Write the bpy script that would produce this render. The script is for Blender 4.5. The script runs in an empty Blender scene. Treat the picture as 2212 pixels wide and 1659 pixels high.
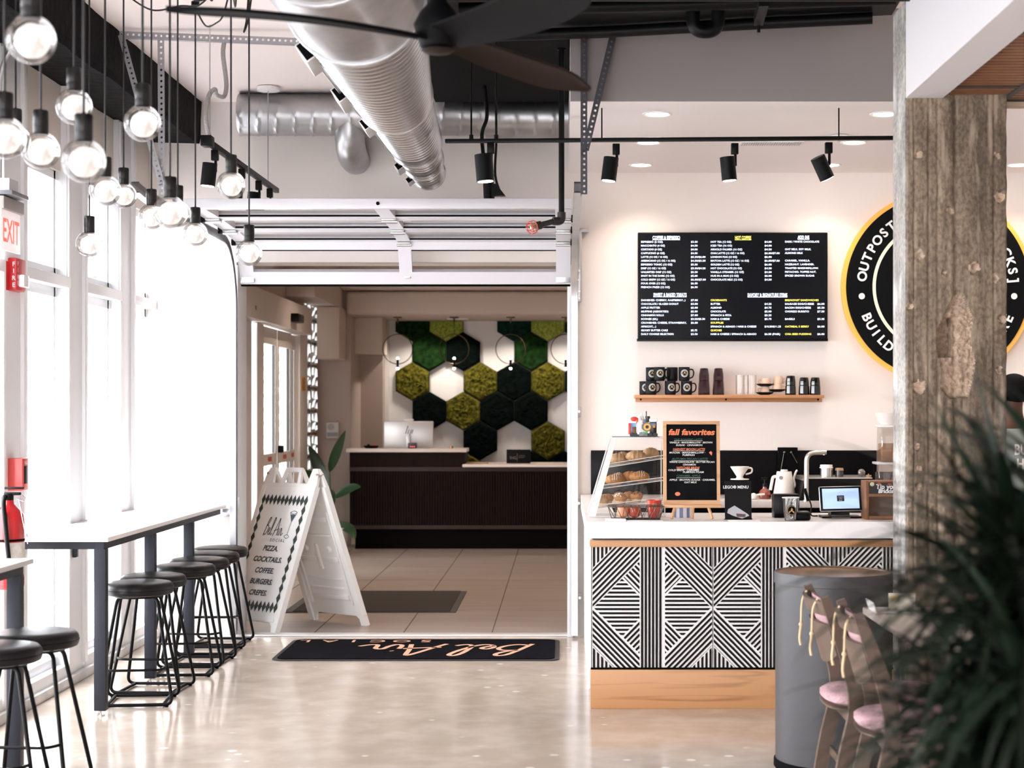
import bpy, bmesh, math, random
from mathutils import Vector, Matrix, noise as mnoise
random.seed(7)
PI = math.pi
SC = bpy.context.scene
COL = SC.collection
F, VX, VY, CH = 3500.0, 1215.0, 885.0, 1.6      # focal length in pixels, vanishing point, eye height

def P(px, py, Y):                                # photograph pixel at depth Y -> point in the room
    return Vector(((px - VX) * Y / F, Y, CH - (py - VY) * Y / F))
def PX(px, Y): return (px - VX) * Y / F
def PZ(py, Y): return CH - (py - VY) * Y / F

# ------------------------------------------------------------------ materials
def new_mat(name):
    m = bpy.data.materials.new(name); m.use_nodes = True
    return m, m.node_tree.nodes, m.node_tree.links, m.node_tree.nodes['Principled BSDF']
def rgba(c): return (c[0], c[1], c[2], 1.0)
def mat(name, col, rough=.5, metal=0.0, spec=.5, var=0.0, vscale=8.0, vstretch=(1, 1, 1), bump=0.0, bscale=40.0, emit=0.0, ecol=None, col2=None, coat=0.0, bstretch=None):
    m, N, L, b = new_mat(name)
    b.inputs['Base Color'].default_value = rgba(col)
    b.inputs['Roughness'].default_value = rough
    b.inputs['Metallic'].default_value = metal
    b.inputs['Specular IOR Level'].default_value = spec
    b.inputs['Coat Weight'].default_value = coat
    if emit:
        b.inputs['Emission Color'].default_value = rgba(ecol or col); b.inputs['Emission Strength'].default_value = emit
    if var or bump:
        tc = N.new('ShaderNodeTexCoord')
        def noise(scale, stretch, det=6):
            mp = N.new('ShaderNodeMapping'); mp.inputs['Scale'].default_value = stretch
            L.new(tc.outputs['Object'], mp.inputs['Vector'])
            n = N.new('ShaderNodeTexNoise'); n.inputs['Scale'].default_value = scale; n.inputs['Detail'].default_value = det
            L.new(mp.outputs['Vector'], n.inputs['Vector']); return n
        if var:
            n = noise(vscale, vstretch)
            r = N.new('ShaderNodeValToRGB'); r.color_ramp.elements[0].position = .32; r.color_ramp.elements[1].position = .68
            c2 = col2 or [max(0, c * (1 - var)) for c in col]
            r.color_ramp.elements[0].color = rgba(c2); r.color_ramp.elements[1].color = rgba(col)
            L.new(n.outputs['Fac'], r.inputs['Fac']); L.new(r.outputs['Color'], b.inputs['Base Color'])
        if bump:
            n = noise(bscale, bstretch or vstretch, 3)
            bp = N.new('ShaderNodeBump'); bp.inputs['Strength'].default_value = bump; bp.inputs['Distance'].default_value = .01
            L.new(n.outputs['Fac'], bp.inputs['Height']); L.new(bp.outputs['Normal'], b.inputs['Normal'])
    return m
def glass(name, tint=(1, 1, 1), refl=.6, dens=0.0):
    """clear sheet glass: mostly transparent, mirror-like towards grazing angles"""
    m, N, L, b = new_mat(name); N.remove(b)
    out = N['Material Output']
    t = N.new('ShaderNodeBsdfTransparent'); t.inputs['Color'].default_value = rgba(tint)
    g = N.new('ShaderNodeBsdfGlossy'); g.inputs['Roughness'].default_value = .02
    lw = N.new('ShaderNodeLayerWeight'); lw.inputs['Blend'].default_value = .25
    mu = N.new('ShaderNodeMath'); mu.operation = 'MULTIPLY_ADD'; mu.inputs[1].default_value = refl; mu.inputs[2].default_value = .02 + dens
    L.new(lw.outputs['Fresnel'], mu.inputs[0])
    mx = N.new('ShaderNodeMixShader')
    L.new(mu.outputs[0], mx.inputs['Fac']); L.new(t.outputs[0], mx.inputs[1]); L.new(g.outputs[0], mx.inputs[2]); L.new(mx.outputs[0], out.inputs['Surface'])
    return m
def wood(name, c1, c2, scale=1.0, axis='X', rough=.45, spec=.5):
    m, N, L, b = new_mat(name)
    tc = N.new('ShaderNodeTexCoord'); mp = N.new('ShaderNodeMapping')
    s = {'X': (.35, 3, 3), 'Y': (3, .35, 3), 'Z': (3, 3, .35)}[axis]
    mp.inputs['Scale'].default_value = [v * scale for v in s]
    n = N.new('ShaderNodeTexNoise'); n.inputs['Scale'].default_value = 1.6; n.inputs['Detail'].default_value = 3; n.inputs['Distortion'].default_value = .3
    w = N.new('ShaderNodeMath'); w.operation = 'MULTIPLY'; w.inputs[1].default_value = 22
    sn = N.new('ShaderNodeMath'); sn.operation = 'SINE'
    fine = N.new('ShaderNodeTexNoise'); fine.inputs['Scale'].default_value = 30
    mp2 = N.new('ShaderNodeMapping'); mp2.inputs['Scale'].default_value = [1 if v > 1 else .05 for v in s]
    add = N.new('ShaderNodeMath'); add.operation = 'MULTIPLY_ADD'; add.inputs[1].default_value = .5
    r = N.new('ShaderNodeValToRGB'); r.color_ramp.elements[0].position = .28; r.color_ramp.elements[1].position = .70
    r.color_ramp.elements[0].color = rgba(c2); r.color_ramp.elements[1].color = rgba(c1)
    L.new(tc.outputs['Object'], mp.inputs['Vector']); L.new(mp.outputs[0], n.inputs['Vector']); L.new(n.outputs['Fac'], w.inputs[0]); L.new(w.outputs[0], sn.inputs[0])
    L.new(tc.outputs['Object'], mp2.inputs['Vector']); L.new(mp2.outputs[0], fine.inputs['Vector'])
    ab = N.new('ShaderNodeMath'); ab.operation = 'ABSOLUTE'; L.new(sn.outputs[0], ab.inputs[0])
    L.new(ab.outputs[0], add.inputs[0]); L.new(fine.outputs['Fac'], add.inputs[2]); L.new(add.outputs[0], r.inputs['Fac'])
    L.new(r.outputs['Color'], b.inputs['Base Color']); b.inputs['Roughness'].default_value = rough; b.inputs['Specular IOR Level'].default_value = spec
    return m

# ------------------------------------------------------------------ mesh builder
class MB:
    def __init__(s): s.v = []; s.f = []
    def add(s, vs, fs):
        o = len(s.v); s.v += [Vector(v) for v in vs]; s.f += [tuple(i + o for i in f) for f in fs]; return s
    def _bm(s, bm, M=None):
        if M: bmesh.ops.transform(bm, matrix=M, verts=bm.verts)
        bm.verts.ensure_lookup_table(); bm.verts.index_update()
        s.add([v.co.copy() for v in bm.verts], [[v.index for v in f.verts] for f in bm.faces]); bm.free(); return s
    def box(s, x0, x1, y0, y1, z0, z1, bev=0.0, M=None, seg=2):
        bm = bmesh.new(); bmesh.ops.create_cube(bm, size=1)
        for v in bm.verts:
            v.co = Vector(((x0 + x1) / 2 + v.co.x * (x1 - x0), (y0 + y1) / 2 + v.co.y * (y1 - y0), (z0 + z1) / 2 + v.co.z * (z1 - z0)))
        if bev > 0:
            bmesh.ops.bevel(bm, geom=list(bm.edges), offset=bev, segments=seg, affect='EDGES', profile=.5)
        return s._bm(bm, M)
    def cyl(s, p0, p1, r0, r1=None, seg=16, cap=True):
        p0, p1 = Vector(p0), Vector(p1); r1 = r0 if r1 is None else r1
        d = (p1 - p0).normalized(); a = d.orthogonal().normalized(); b = d.cross(a)
        vs = []
        for p, r in ((p0, r0), (p1, r1)):
            vs += [p + (a * math.cos(2 * PI * i / seg) + b * math.sin(2 * PI * i / seg)) * r for i in range(seg)]
        fs = [(i, (i + 1) % seg, seg + (i + 1) % seg, seg + i) for i in range(seg)]
        if cap: fs += [tuple(reversed(range(seg))), tuple(range(seg, 2 * seg))]
        return s.add(vs, fs)
    def tube(s, pts, r, seg=8, closed=False, cap=True):
        pts = [Vector(p) for p in pts]; n = len(pts)
        rr = r if isinstance(r, (list, tuple)) else [r] * n
        vs, a = [], None
        for i, p in enumerate(pts):
            t = (pts[(i + 1) % n] - pts[i - 1]) if closed else (pts[min(i + 1, n - 1)] - pts[max(i - 1, 0)])
            t.normalize()
            if a is None: a = t.orthogonal().normalized()
            else:
                a = a - t * a.dot(t)
                a = t.orthogonal().normalized() if a.length < 1e-6 else a.normalized()
            b = t.cross(a)
            vs += [p + (a * math.cos(2 * PI * k / seg) + b * math.sin(2 * PI * k / seg)) * rr[i] for k in range(seg)]
        m = n if closed else n - 1
        fs = [(i * seg + k, i * seg + (k + 1) % seg, ((i + 1) % n) * seg + (k + 1) % seg, ((i + 1) % n) * seg + k) for i in range(m) for k in range(seg)]
        if cap and not closed: fs += [tuple(reversed(range(seg))), tuple((n - 1) * seg + k for k in range(seg))]
        return s.add(vs, fs)
    def lathe(s, prof, c=(0, 0, 0), seg=28, M=None, a0=0.0, a1=2 * PI):
        full = abs(a1 - a0 - 2 * PI) < 1e-6; k = seg if full else seg + 1; vs, fs = [], []
        c = Vector(c)
        for (r, z) in prof:
            for i in range(k):
                a = a0 + (a1 - a0) * i / seg
                v = Vector((r * math.cos(a), r * math.sin(a), z)); v = (M @ v) if M else v
                vs.append(v + c)
        for j in range(len(prof) - 1):
            for i in range(seg):
                i2 = (i + 1) % k
                fs.append((j * k + i, j * k + i2, (j + 1) * k + i2, (j + 1) * k + i))
        return s.add(vs, fs)
    def ball(s, c, r, seg=20, rings=12, sc=(1, 1, 1), M=None):
        prof = [(max(1e-5, math.sin(PI * i / rings)) * r, -math.cos(PI * i / rings) * r) for i in range(rings + 1)]
        o = len(s.v); s.lathe(prof, (0, 0, 0), seg)
        for i in range(o, len(s.v)):
            v = s.v[i]; v = Vector((v.x * sc[0], v.y * sc[1], v.z * sc[2])); v = (M @ v) if M else v
            s.v[i] = v + Vector(c)
        return s
    def prism(s, poly, d0, d1, axis='Y', M=None):
        """polygon in the two other axes, extruded along axis from d0 to d1"""
        n = len(poly)
        def mk(a, b, d): return {'Y': Vector((a, d, b)), 'X': Vector((d, a, b)), 'Z': Vector((a, b, d))}[axis]
        vs = [mk(a, b, d0) for a, b in poly] + [mk(a, b, d1) for a, b in poly]
        if M: vs = [M @ v for v in vs]
        fs = [(i, (i + 1) % n, n + (i + 1) % n, n + i) for i in range(n)] + [tuple(reversed(range(n))), tuple(range(n, 2 * n))]
        return s.add(vs, fs)
    def quad(s, *p): return s.add(p, [tuple(range(len(p)))])
    def ribbon(s, pts, w, M, th=.0):
        """flat stroke in a 2-D plane placed by M"""
        pts = [Vector(p).to_2d() for p in pts]; n = len(pts); vs = []
        for i in range(n):
            t = Vector(pts[min(i + 1, n - 1)]) - Vector(pts[max(i - 1, 0)]); t = t.normalized() if t.length > 1e-9 else Vector((1, 0))
            nn = Vector((-t.y, t.x)); p = Vector(pts[i])
            vs += [M @ Vector((*(p + nn * w / 2), th)), M @ Vector((*(p - nn * w / 2), th))]
        return s.add(vs, [(2 * i, 2 * i + 1, 2 * i + 3, 2 * i + 2) for i in range(n - 1)])
    def text(s, body, size, M, align='LEFT', bold=0.0, xs=1.0, shear=0.0, z=0.0):
        cu = bpy.data.curves.new('t', 'FONT'); cu.body = body; cu.size = size; cu.align_x = align; cu.offset = bold * size; cu.shear = shear; cu.resolution_u = 4 if size > .04 else 2
        o = bpy.data.objects.new('t', cu); COL.objects.link(o)
        dg = bpy.context.evaluated_depsgraph_get(); dg.update()
        me = o.evaluated_get(dg).to_mesh()
        s.add([M @ Vector((v.co.x * xs, v.co.y, z)) for v in me.vertices], [tuple(p.vertices) for p in me.polygons])
        o.evaluated_get(dg).to_mesh_clear(); bpy.data.objects.remove(o); bpy.data.curves.remove(cu); return s
    def xf(s, M, start=0):
        for i in range(start, len(s.v)): s.v[i] = M @ s.v[i]
        return s
    def obj(s, name, m, parent=None, smooth=True, ang=40, fix=True):
        off = Vector((0, 0, 0)); q = parent
        while q: off += q.location; q = q.parent
        loc = Vector((0, 0, 0))
        if parent is None and s.v:
            xs = [v.x for v in s.v]; ys = [v.y for v in s.v]; zs = [v.z for v in s.v]
            loc = Vector(((min(xs) + max(xs)) / 2, (min(ys) + max(ys)) / 2, min(zs))); off = loc
        me = bpy.data.meshes.new(name); me.from_pydata([v - off for v in s.v], [], s.f)
        if fix:
            bm = bmesh.new(); bm.from_mesh(me); bmesh.ops.recalc_face_normals(bm, faces=bm.faces); bm.to_mesh(me); bm.free()
        me.materials.append(m)
        if smooth: me.shade_smooth(); me.set_sharp_from_angle(angle=math.radians(ang))
        o = bpy.data.objects.new(name, me); COL.objects.link(o); o.location = loc
        if parent: o.parent = parent
        return o

def tag(o, label=None, cat=None, group=None, kind=None):
    if label: o['label'] = label
    if cat: o['category'] = cat
    if group: o['group'] = group
    if kind: o['kind'] = kind
    return o
def thing(name, loc, label=None, cat=None, group=None, kind=None):
    o = bpy.data.objects.new(name, None); COL.objects.link(o); o.location = Vector(loc); o.empty_display_size = .05
    return tag(o, label, cat, group, kind)
def struct(o): o['kind'] = 'structure'; return o
KIDS = {}
def kids(o):
    return [c for c in bpy.data.objects if c.parent is o]
def dup(root, loc, rz=0.0, label=None, group=None, scale=1.0):
    def cp(o, par):
        c = o.copy(); COL.objects.link(c)
        if par: c.parent = par
        for k in kids(o): cp(k, c)
        return c
    r = cp(root, None); r.location = Vector(loc); r.rotation_euler = (0, 0, rz); r.scale = (scale,) * 3
    return tag(r, label, None, group)
def fillet(pts, r, n=5, closed=False):
    pts = [Vector(p) for p in pts]; out = []; N = len(pts)
    for i, p in enumerate(pts):
        if not closed and i in (0, N - 1): out.append(p); continue
        a, b = pts[i - 1] - p, pts[(i + 1) % N] - p
        d = min(r, a.length * .48, b.length * .48); A, B = p + a.normalized() * d, p + b.normalized() * d
        for k in range(n + 1):
            t = k / n; out.append(A * (1 - t) ** 2 + p * 2 * t * (1 - t) + B * t * t)
    return out
def spline(pts, n=6):
    pts = [Vector(p) for p in pts]; out = []
    for i in range(len(pts) - 1):
        p0, p1, p2, p3 = pts[max(i - 1, 0)], pts[i], pts[i + 1], pts[min(i + 2, len(pts) - 1)]
        for k in range(n):
            t = k / n
            out.append(.5 * ((2 * p1) + (p2 - p0) * t + (2 * p0 - 5 * p1 + 4 * p2 - p3) * t * t + (3 * p1 - p0 - 3 * p2 + p3) * t ** 3))
    return out + [pts[-1]]
def frame_m(o, right, up):
    """matrix: local x along right, local y along up, local z out of the face"""
    r = Vector(right).normalized(); u = Vector(up); u = (u - r * u.dot(r)).normalized(); n = r.cross(u)
    return Matrix(((r.x, u.x, n.x, o[0]), (r.y, u.y, n.y, o[1]), (r.z, u.z, n.z, o[2]), (0, 0, 0, 1)))
def front_m(x, y, z): return frame_m((x, y, z), (1, 0, 0), (0, 0, 1))
def Rz(a): return Matrix.Rotation(a, 4, 'Z')
def T(*v): return Matrix.Translation(Vector(v))

# ------------------------------------------------------------------ palette
WALL = mat('painted_wall', (.83, .765, .72), .6, var=.03, vscale=2)
WALLW = mat('white_wall', (.86, .86, .87), .55)
CEIL = mat('ceiling_paint', (.88, .79, .755), .7)
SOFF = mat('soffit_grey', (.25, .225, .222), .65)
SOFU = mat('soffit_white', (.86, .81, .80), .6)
TAN = mat('lobby_tan_paint', (.50, .40, .34), .7, var=.08, vscale=60)
TANL = mat('lobby_light_paint', (.60, .49, .42), .7)
BEAM = mat('black_painted_concrete', (.005, .0045, .0055), .7, spec=.06, var=.5, vscale=5, bump=.9, bscale=14)
BLK = mat('black_metal', (.003, .003, .0033), .42, spec=.14)
BLKM = mat('matte_black', (.0025, .0025, .003), .7, spec=.05)
BLKP = mat('black_plastic', (.003, .003, .0034), .34, spec=.16)
FRAME = mat('white_aluminium', (.82, .83, .85), .35)
ALU = mat('anodised_white_door', (.64, .63, .665), .3)
GALV = mat('galvanised_steel', (.62, .62, .63), .33, .95, var=.15, vscale=12)
DUCT = mat('duct_steel', (.52, .52, .53), .36, 1.0, var=.25, vscale=7, vstretch=(1, 1, 1), bump=.05, bscale=8)
STRUT = mat('strut_grey', (.34, .34, .36), .4, .8)
STEEL = mat('brushed_steel', (.68, .66, .63), .25, 1.0)
GLS = glass('window_glass')
GLSD = glass('door_glass', (.97, .97, .96), .5)
ACR = glass('acrylic', (.97, .97, .96), .35, .02)
WHT = mat('white_plastic', (.86, .85, .84), .4)
WHTQ = mat('white_quartz', (.88, .86, .85), .25, var=.02, vscale=9)
OAK = wood('oak_trim', (.47, .235, .10), (.29, .125, .045), 1.0, 'X')
OAKL = wood('pale_oak', (.62, .36, .19), (.46, .24, .11), 2.0, 'X')
BAR_G = mat('bar_frame_grey', (.018, .020, .028), .45, spec=.25)
VINYL = mat('black_vinyl', (.008, .007, .0075), .36, spec=.24, bump=.06, bscale=60)
RED = mat('fire_red', (.55, .02, .025), .35)
INK = mat('sign_ink', (.045, .055, .06), .6)
WINK = mat('white_lettering', (.9, .9, .88), .5)
GOLD = mat('gold_print', (.55, .33, .12), .4)
# ================================================================== floors
def floor_material():
    m, N, L, b = new_mat('polished_concrete')
    tc = N.new('ShaderNodeTexCoord')
    def nz(scale, st, det=5):
        mp = N.new('ShaderNodeMapping'); mp.inputs['Scale'].default_value = st; L.new(tc.outputs['Object'], mp.inputs['Vector'])
        n = N.new('ShaderNodeTexNoise'); n.inputs['Scale'].default_value = scale; n.inputs['Detail'].default_value = det; L.new(mp.outputs[0], n.inputs['Vector']); return n
    def ramp(src, p0, c0, p1, c1):
        r = N.new('ShaderNodeValToRGB'); r.color_ramp.elements[0].position = p0; r.color_ramp.elements[1].position = p1
        r.color_ramp.elements[0].color = rgba(c0); r.color_ramp.elements[1].color = rgba(c1); L.new(src, r.inputs['Fac']); return r
    big = ramp(nz(1.1, (1, 1, 1)).outputs['Fac'], .35, (.47, .395, .33), .7, (.59, .505, .43))
    mid = ramp(nz(6, (1, 1, 1)).outputs['Fac'], .4, (.86, .84, .82), .65, (1, 1, 1))
    mul = N.new('ShaderNodeMix'); mul.data_type = 'RGBA'; mul.blend_type = 'MULTIPLY'; mul.inputs[0].default_value = 1
    L.new(big.outputs[0], mul.inputs[6]); L.new(mid.outputs[0], mul.inputs[7])
    vo = N.new('ShaderNodeTexVoronoi'); vo.inputs['Scale'].default_value = 5.5; L.new(tc.outputs['Object'], vo.inputs['Vector'])
    spot = ramp(vo.outputs['Distance'], .08, (1, 1, 1), .15, (0, 0, 0))
    msk = ramp(nz(2.0, (1, 1, 1)).outputs['Fac'], .46, (0, 0, 0), .62, (1, 1, 1))
    mm = N.new('ShaderNodeMath'); mm.operation = 'MULTIPLY'; L.new(spot.outputs[0], mm.inputs[0]); L.new(msk.outputs[0], mm.inputs[1])
    mix = N.new('ShaderNodeMix'); mix.data_type = 'RGBA'; L.new(mm.outputs[0], mix.inputs[0]); L.new(mul.outputs[2], mix.inputs[6]); mix.inputs[7].default_value = (.85, .80, .74, 1)
    L.new(mix.outputs[2], b.inputs['Base Color'])
    ro = ramp(nz(3, (1, 1, 1)).outputs['Fac'], .3, (.10, .10, .10), .7, (.2, .2, .2)); L.new(ro.outputs[0], b.inputs['Roughness'])
    b.inputs['Specular IOR Level'].default_value = .6
    return m
struct(MB().box(-2.95, 5, -3, 11.47, -.1, 0).obj('floor', floor_material()))
TILE = mat('lobby_floor_tile', (.40, .335, .295), .34, var=.22, vscale=1.6, vstretch=(.6, 6, 1))
lf = struct(MB().box(-2.95, 3, 11.47, 20.6, -.1, .0).obj('floor_lobby', TILE))
g = MB()
for x in (-2.41, -1.78, -1.14, -.505, .13, .76, 1.4): g.box(x - .004, x + .004, 11.55, 18.6, -.002, .0012)
for y in (12.9, 15.2, 17.5): g.box(-2.9, 1.4, y - .002, y + .002, -.002, .0006)
g.obj('grout_seam', mat('grout', (.10, .08, .07), .8), lf)
struct(MB().box(-2.288, .035, 11.43, 11.55, 0, .012, .003).obj('trim_threshold', mat('threshold_metal', (.75, .74, .74), .3, .3)))

# ================================================================== back wall with its wide opening
b = MB().box(-2.95, -2.30, 11.43, 11.73, 0, 3.77).box(-2.30, .065, 11.43, 11.73, 2.64, 3.77).box(.065, 5, 11.43, 11.73, 0, 3.77)
wb = struct(b.obj('wall_back', WALL, smooth=False))
# white jambs of the opening
struct(MB().box(-2.303, -2.288, 11.425, 11.735, 0, 2.62, .003).obj('trim_jamb', FRAME))
struct(MB().box(.035, .075, 11.40, 11.75, 0, 2.62, .004).obj('trim_jamb', FRAME))
# right wall and the front wall behind the camera with an unseen opening sized for the daylight it lets in
struct(MB().box(5, 5.1, -3, 11.73, 0, 3.77).obj('wall_right', WALL, smooth=False))
struct(MB().box(-2.95, -2.0, -3.1, -3, 0, 3.77).box(-2.0, -.4, -3.1, -3, 2.4, 3.77).box(-.4, 5, -3.1, -3, 0, 3.77).obj('wall_front', WALLW, smooth=False))

# ================================================================== left wall: window bays between white posts
wl = MB()
bays = [8.66 + 1.1 * i for i in range(-10, 3)]
first = bays[0]
wl.box(-3.05, -2.9, -3, first, 0, 3.48)
wl.box(-3.05, -2.91, first, 11.43, 2.98, 3.48).box(-3.05, -2.9, first, 11.43, 0, .09)
struct(wl.obj('wall_left', mat('beige_spandrel', (.70, .645, .59), .6, var=.03, vscale=3), smooth=False))
def make_window(i, y0):
    y1 = min(y0 + .74, 11.43)
    w = thing('window_%d' % i, (-2.95, (y0 + y1) / 2, .09)); struct(w)
    f = MB()
    for (a, c) in ((y0, y0 + .035), (y1 - .07, y1 - .035)): f.box(-2.99, -2.93, a, c, .09, 2.98, .003)
    for (a, c) in ((.09, .17), (2.25, 2.31), (2.37, 2.42), (2.93, 2.98)): f.box(-2.99, -2.93, y0, y1, a, c, .003)
    f.obj('window_frame', FRAME, w)
    MB().box(-2.99, -2.86, y0 - .04, y1 + .03, 2.305, 2.37, .004).obj('transom', FRAME, w)
    MB().box(-2.99, -2.87, y0, y1, .03, .12, .006).obj('window_sill', FRAME, w)
    MB().quad((-2.96, y0, .17), (-2.96, y1, .17), (-2.96, y1, 2.25), (-2.96, y0, 2.25)).obj('pane', GLS, w)
    MB().quad((-2.96, y0, 2.42), (-2.96, y1, 2.42), (-2.96, y1, 2.93), (-2.96, y0, 2.93)).obj('pane', GLS, w)
for i, y in enumerate(bays): make_window(i + 1, y)
n = 1
for y in [bays[0] - 1.1] + bays:
    a, c = y + .74, y + 1.1
    if c > 11.5: break
    struct(MB().box(-3.02, -2.875, a, c, 0, 3.48, .004).box(-2.98, -2.855, c - .065, c - .006, .09, 3.46, .003).box(-2.98, -2.862, a + .006, a + .036, .09, 3.465, .003).obj('trim_%d' % n, FRAME)); n += 1
struct(MB().box(-2.90, -2.84, first, 11.4, 0, .055, .006).obj('baseboard_left', mat('worn_white_base', (.74, .73, .72), .6, var=.3, vscale=9)))
struct(MB().box(-2.84, -2.25, 11.415, 11.43, 0, .012).obj('baseboard_back', FRAME))

# rough black concrete beam over the windows
bm = MB(); n = 90
prof = []
for i in range(n + 1):
    y = -3 + 14.42 * i / n
    j = lambda k, a: mnoise.noise(Vector((y * 5.3, k * 7.7, 2.2))) * a
    prof.append([(-2.98, y, 3.48 + j(1, .008)), (-2.565 + j(2, .012), y, 3.475 + j(3, .012)), (-2.55 + j(4, .012), y, 3.51 + j(5, .014)), (-2.55 + j(6, .006), y, 3.64), (-2.545 + j(7, .012), y, 3.775), (-2.98, y, 3.775)])
vs = [p for r in prof for p in r]; k = 6
fs = [(i * k + a, i * k + (a + 1) % k, (i + 1) * k + (a + 1) % k, (i + 1) * k + a) for i in range(n) for a in range(k)] + [tuple(range(k)), tuple(n * k + a for a in reversed(range(k)))]
bm.add(vs, fs); struct(bm.obj('ceiling_beam', BEAM, ang=20))

# ================================================================== ceilings
struct(MB().box(-2.95, 5.1, -3.1, 11.43, 3.77, 3.87).obj('ceiling', CEIL, smooth=False))
BLKC = mat('black_ceiling_paint', (.004, .004, .0045), .8, spec=.1)
struct(MB().box(-.85, 1.52, 2.0, 8.75, 3.70, 3.768).box(-.85, .04, 8.751, 10.85, 3.66, 3.768).box(-.85, .04, 10.851, 11.42, 3.764, 3.769).obj('ceiling_black_bay', BLKC, smooth=False))
so = thing('ceiling_soffit', (2.5, 10.1, 3.27)); struct(so)
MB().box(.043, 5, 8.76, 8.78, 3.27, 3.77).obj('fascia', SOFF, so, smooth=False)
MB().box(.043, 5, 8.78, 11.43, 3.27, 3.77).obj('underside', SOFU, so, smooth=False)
# white bulkhead beam running towards the camera from the pillar
bb = struct(MB().box(1.526, 1.69, -3, 7.2, 2.985, 3.77).obj('ceiling_bulkhead', mat('bulkhead_white', (.60, .58, .59), .6), smooth=False))
# wooden slat ceiling on the far side of that beam
sl = thing('ceiling_slatted', (3.3, 5, 3.0)); struct(sl)
WSLAT = wood('ceiling_slat_wood', (.19, .075, .03), (.12, .042, .016), 1.0, 'X', .5)
s_ = MB(); y = 2.6
while y < 7.3:
    s_.box(1.69, 4.98, y, y + .036, 3.0, 3.03); y += .0545
s_.obj('slat', WSLAT, sl, smooth=False)
MB().box(1.69, 4.98, 2.5, 7.34, 3.035, 3.06).obj('backing_board', mat('slat_backing', (.02, .015, .012), .8), sl, smooth=False)
r_ = MB()
for y in (4.0, 5.0, 6.0, 7.0, 7.315): r_.box(1.69, 4.98, y, y + .02, 2.994, 3.034)
r_.box(1.975, 2.0, 2.6, 7.33, 2.992, 3.034)
r_.obj('joint', mat('dark_joint', (.03, .025, .022), .6), sl, smooth=False)
struct(MB().box(1.69, 5, 7.34, 7.40, 2.975, 3.77).obj('trim_fascia', mat('tan_fascia', (.55, .42, .30), .6), smooth=False))

# ================================================================== concrete pillar
def pillar_material(side=False):
    m, N, L, b = new_mat('raw_concrete_side' if side else 'raw_concrete')
    tc = N.new('ShaderNodeTexCoord')
    def nz(scale, st, det=8, dist=0):
        mp = N.new('ShaderNodeMapping'); mp.inputs['Scale'].default_value = st; L.new(tc.outputs['Object'], mp.inputs['Vector'])
        n = N.new('ShaderNodeTexNoise'); n.inputs['Scale'].default_value = scale; n.inputs['Detail'].default_value = det; n.inputs['Distortion'].default_value = dist; L.new(mp.outputs[0], n.inputs['Vector']); return n
    def ramp(src, p0, c0, p1, c1):
        r = N.new('ShaderNodeValToRGB'); r.color_ramp.elements[0].position = p0; r.color_ramp.elements[1].position = p1
        r.color_ramp.elements[0].color = rgba(c0); r.color_ramp.elements[1].color = rgba(c1); L.new(src, r.inputs['Fac']); return r
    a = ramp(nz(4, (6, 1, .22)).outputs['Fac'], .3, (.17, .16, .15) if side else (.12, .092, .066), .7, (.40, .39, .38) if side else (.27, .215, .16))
    c = ramp(nz(70, (1, 1, .7), 12).outputs['Fac'], .40, (.62, .60, .58), .60, (1.12, 1.1, 1.07))
    mu = N.new('ShaderNodeMix'); mu.data_type = 'RGBA'; mu.blend_type = 'MULTIPLY'; mu.inputs[0].default_value = .85
    L.new(a.outputs[0], mu.inputs[6]); L.new(c.outputs[0], mu.inputs[7])
    pt = ramp(nz(3.2, (1.6, 1, .8), 5, .6).outputs['Fac'], .38, (.72, .70, .68), .62, (1.2, 1.18, 1.15))
    m2 = N.new('ShaderNodeMix'); m2.data_type = 'RGBA'; m2.blend_type = 'MULTIPLY'; m2.inputs[0].default_value = 1
    L.new(mu.outputs[2], m2.inputs[6]); L.new(pt.outputs[0], m2.inputs[7]); mu = m2
    pk = ramp(nz(7, (3.2, 1, .5), 12, .2).outputs['Fac'], .53, (0, 0, 0), .70, (.8, .8, .8))
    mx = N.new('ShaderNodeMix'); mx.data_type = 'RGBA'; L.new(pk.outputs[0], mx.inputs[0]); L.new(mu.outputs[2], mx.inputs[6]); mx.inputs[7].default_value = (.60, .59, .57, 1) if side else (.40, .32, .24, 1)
    L.new(mx.outputs[2], b.inputs['Base Color']); b.inputs['Roughness'].default_value = .85
    bp = N.new('ShaderNodeBump'); bp.inputs['Strength'].default_value = .55; bp.inputs['Distance'].default_value = .012
    L.new(nz(30, (1.6, 1, .7), 10).outputs['Fac'], bp.inputs['Height']); L.new(bp.outputs[0], b.inputs['Normal'])
    return m
CONC = pillar_material()
pl = thing('pillar', (1.75, 7.34, 0)); struct(pl)
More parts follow.
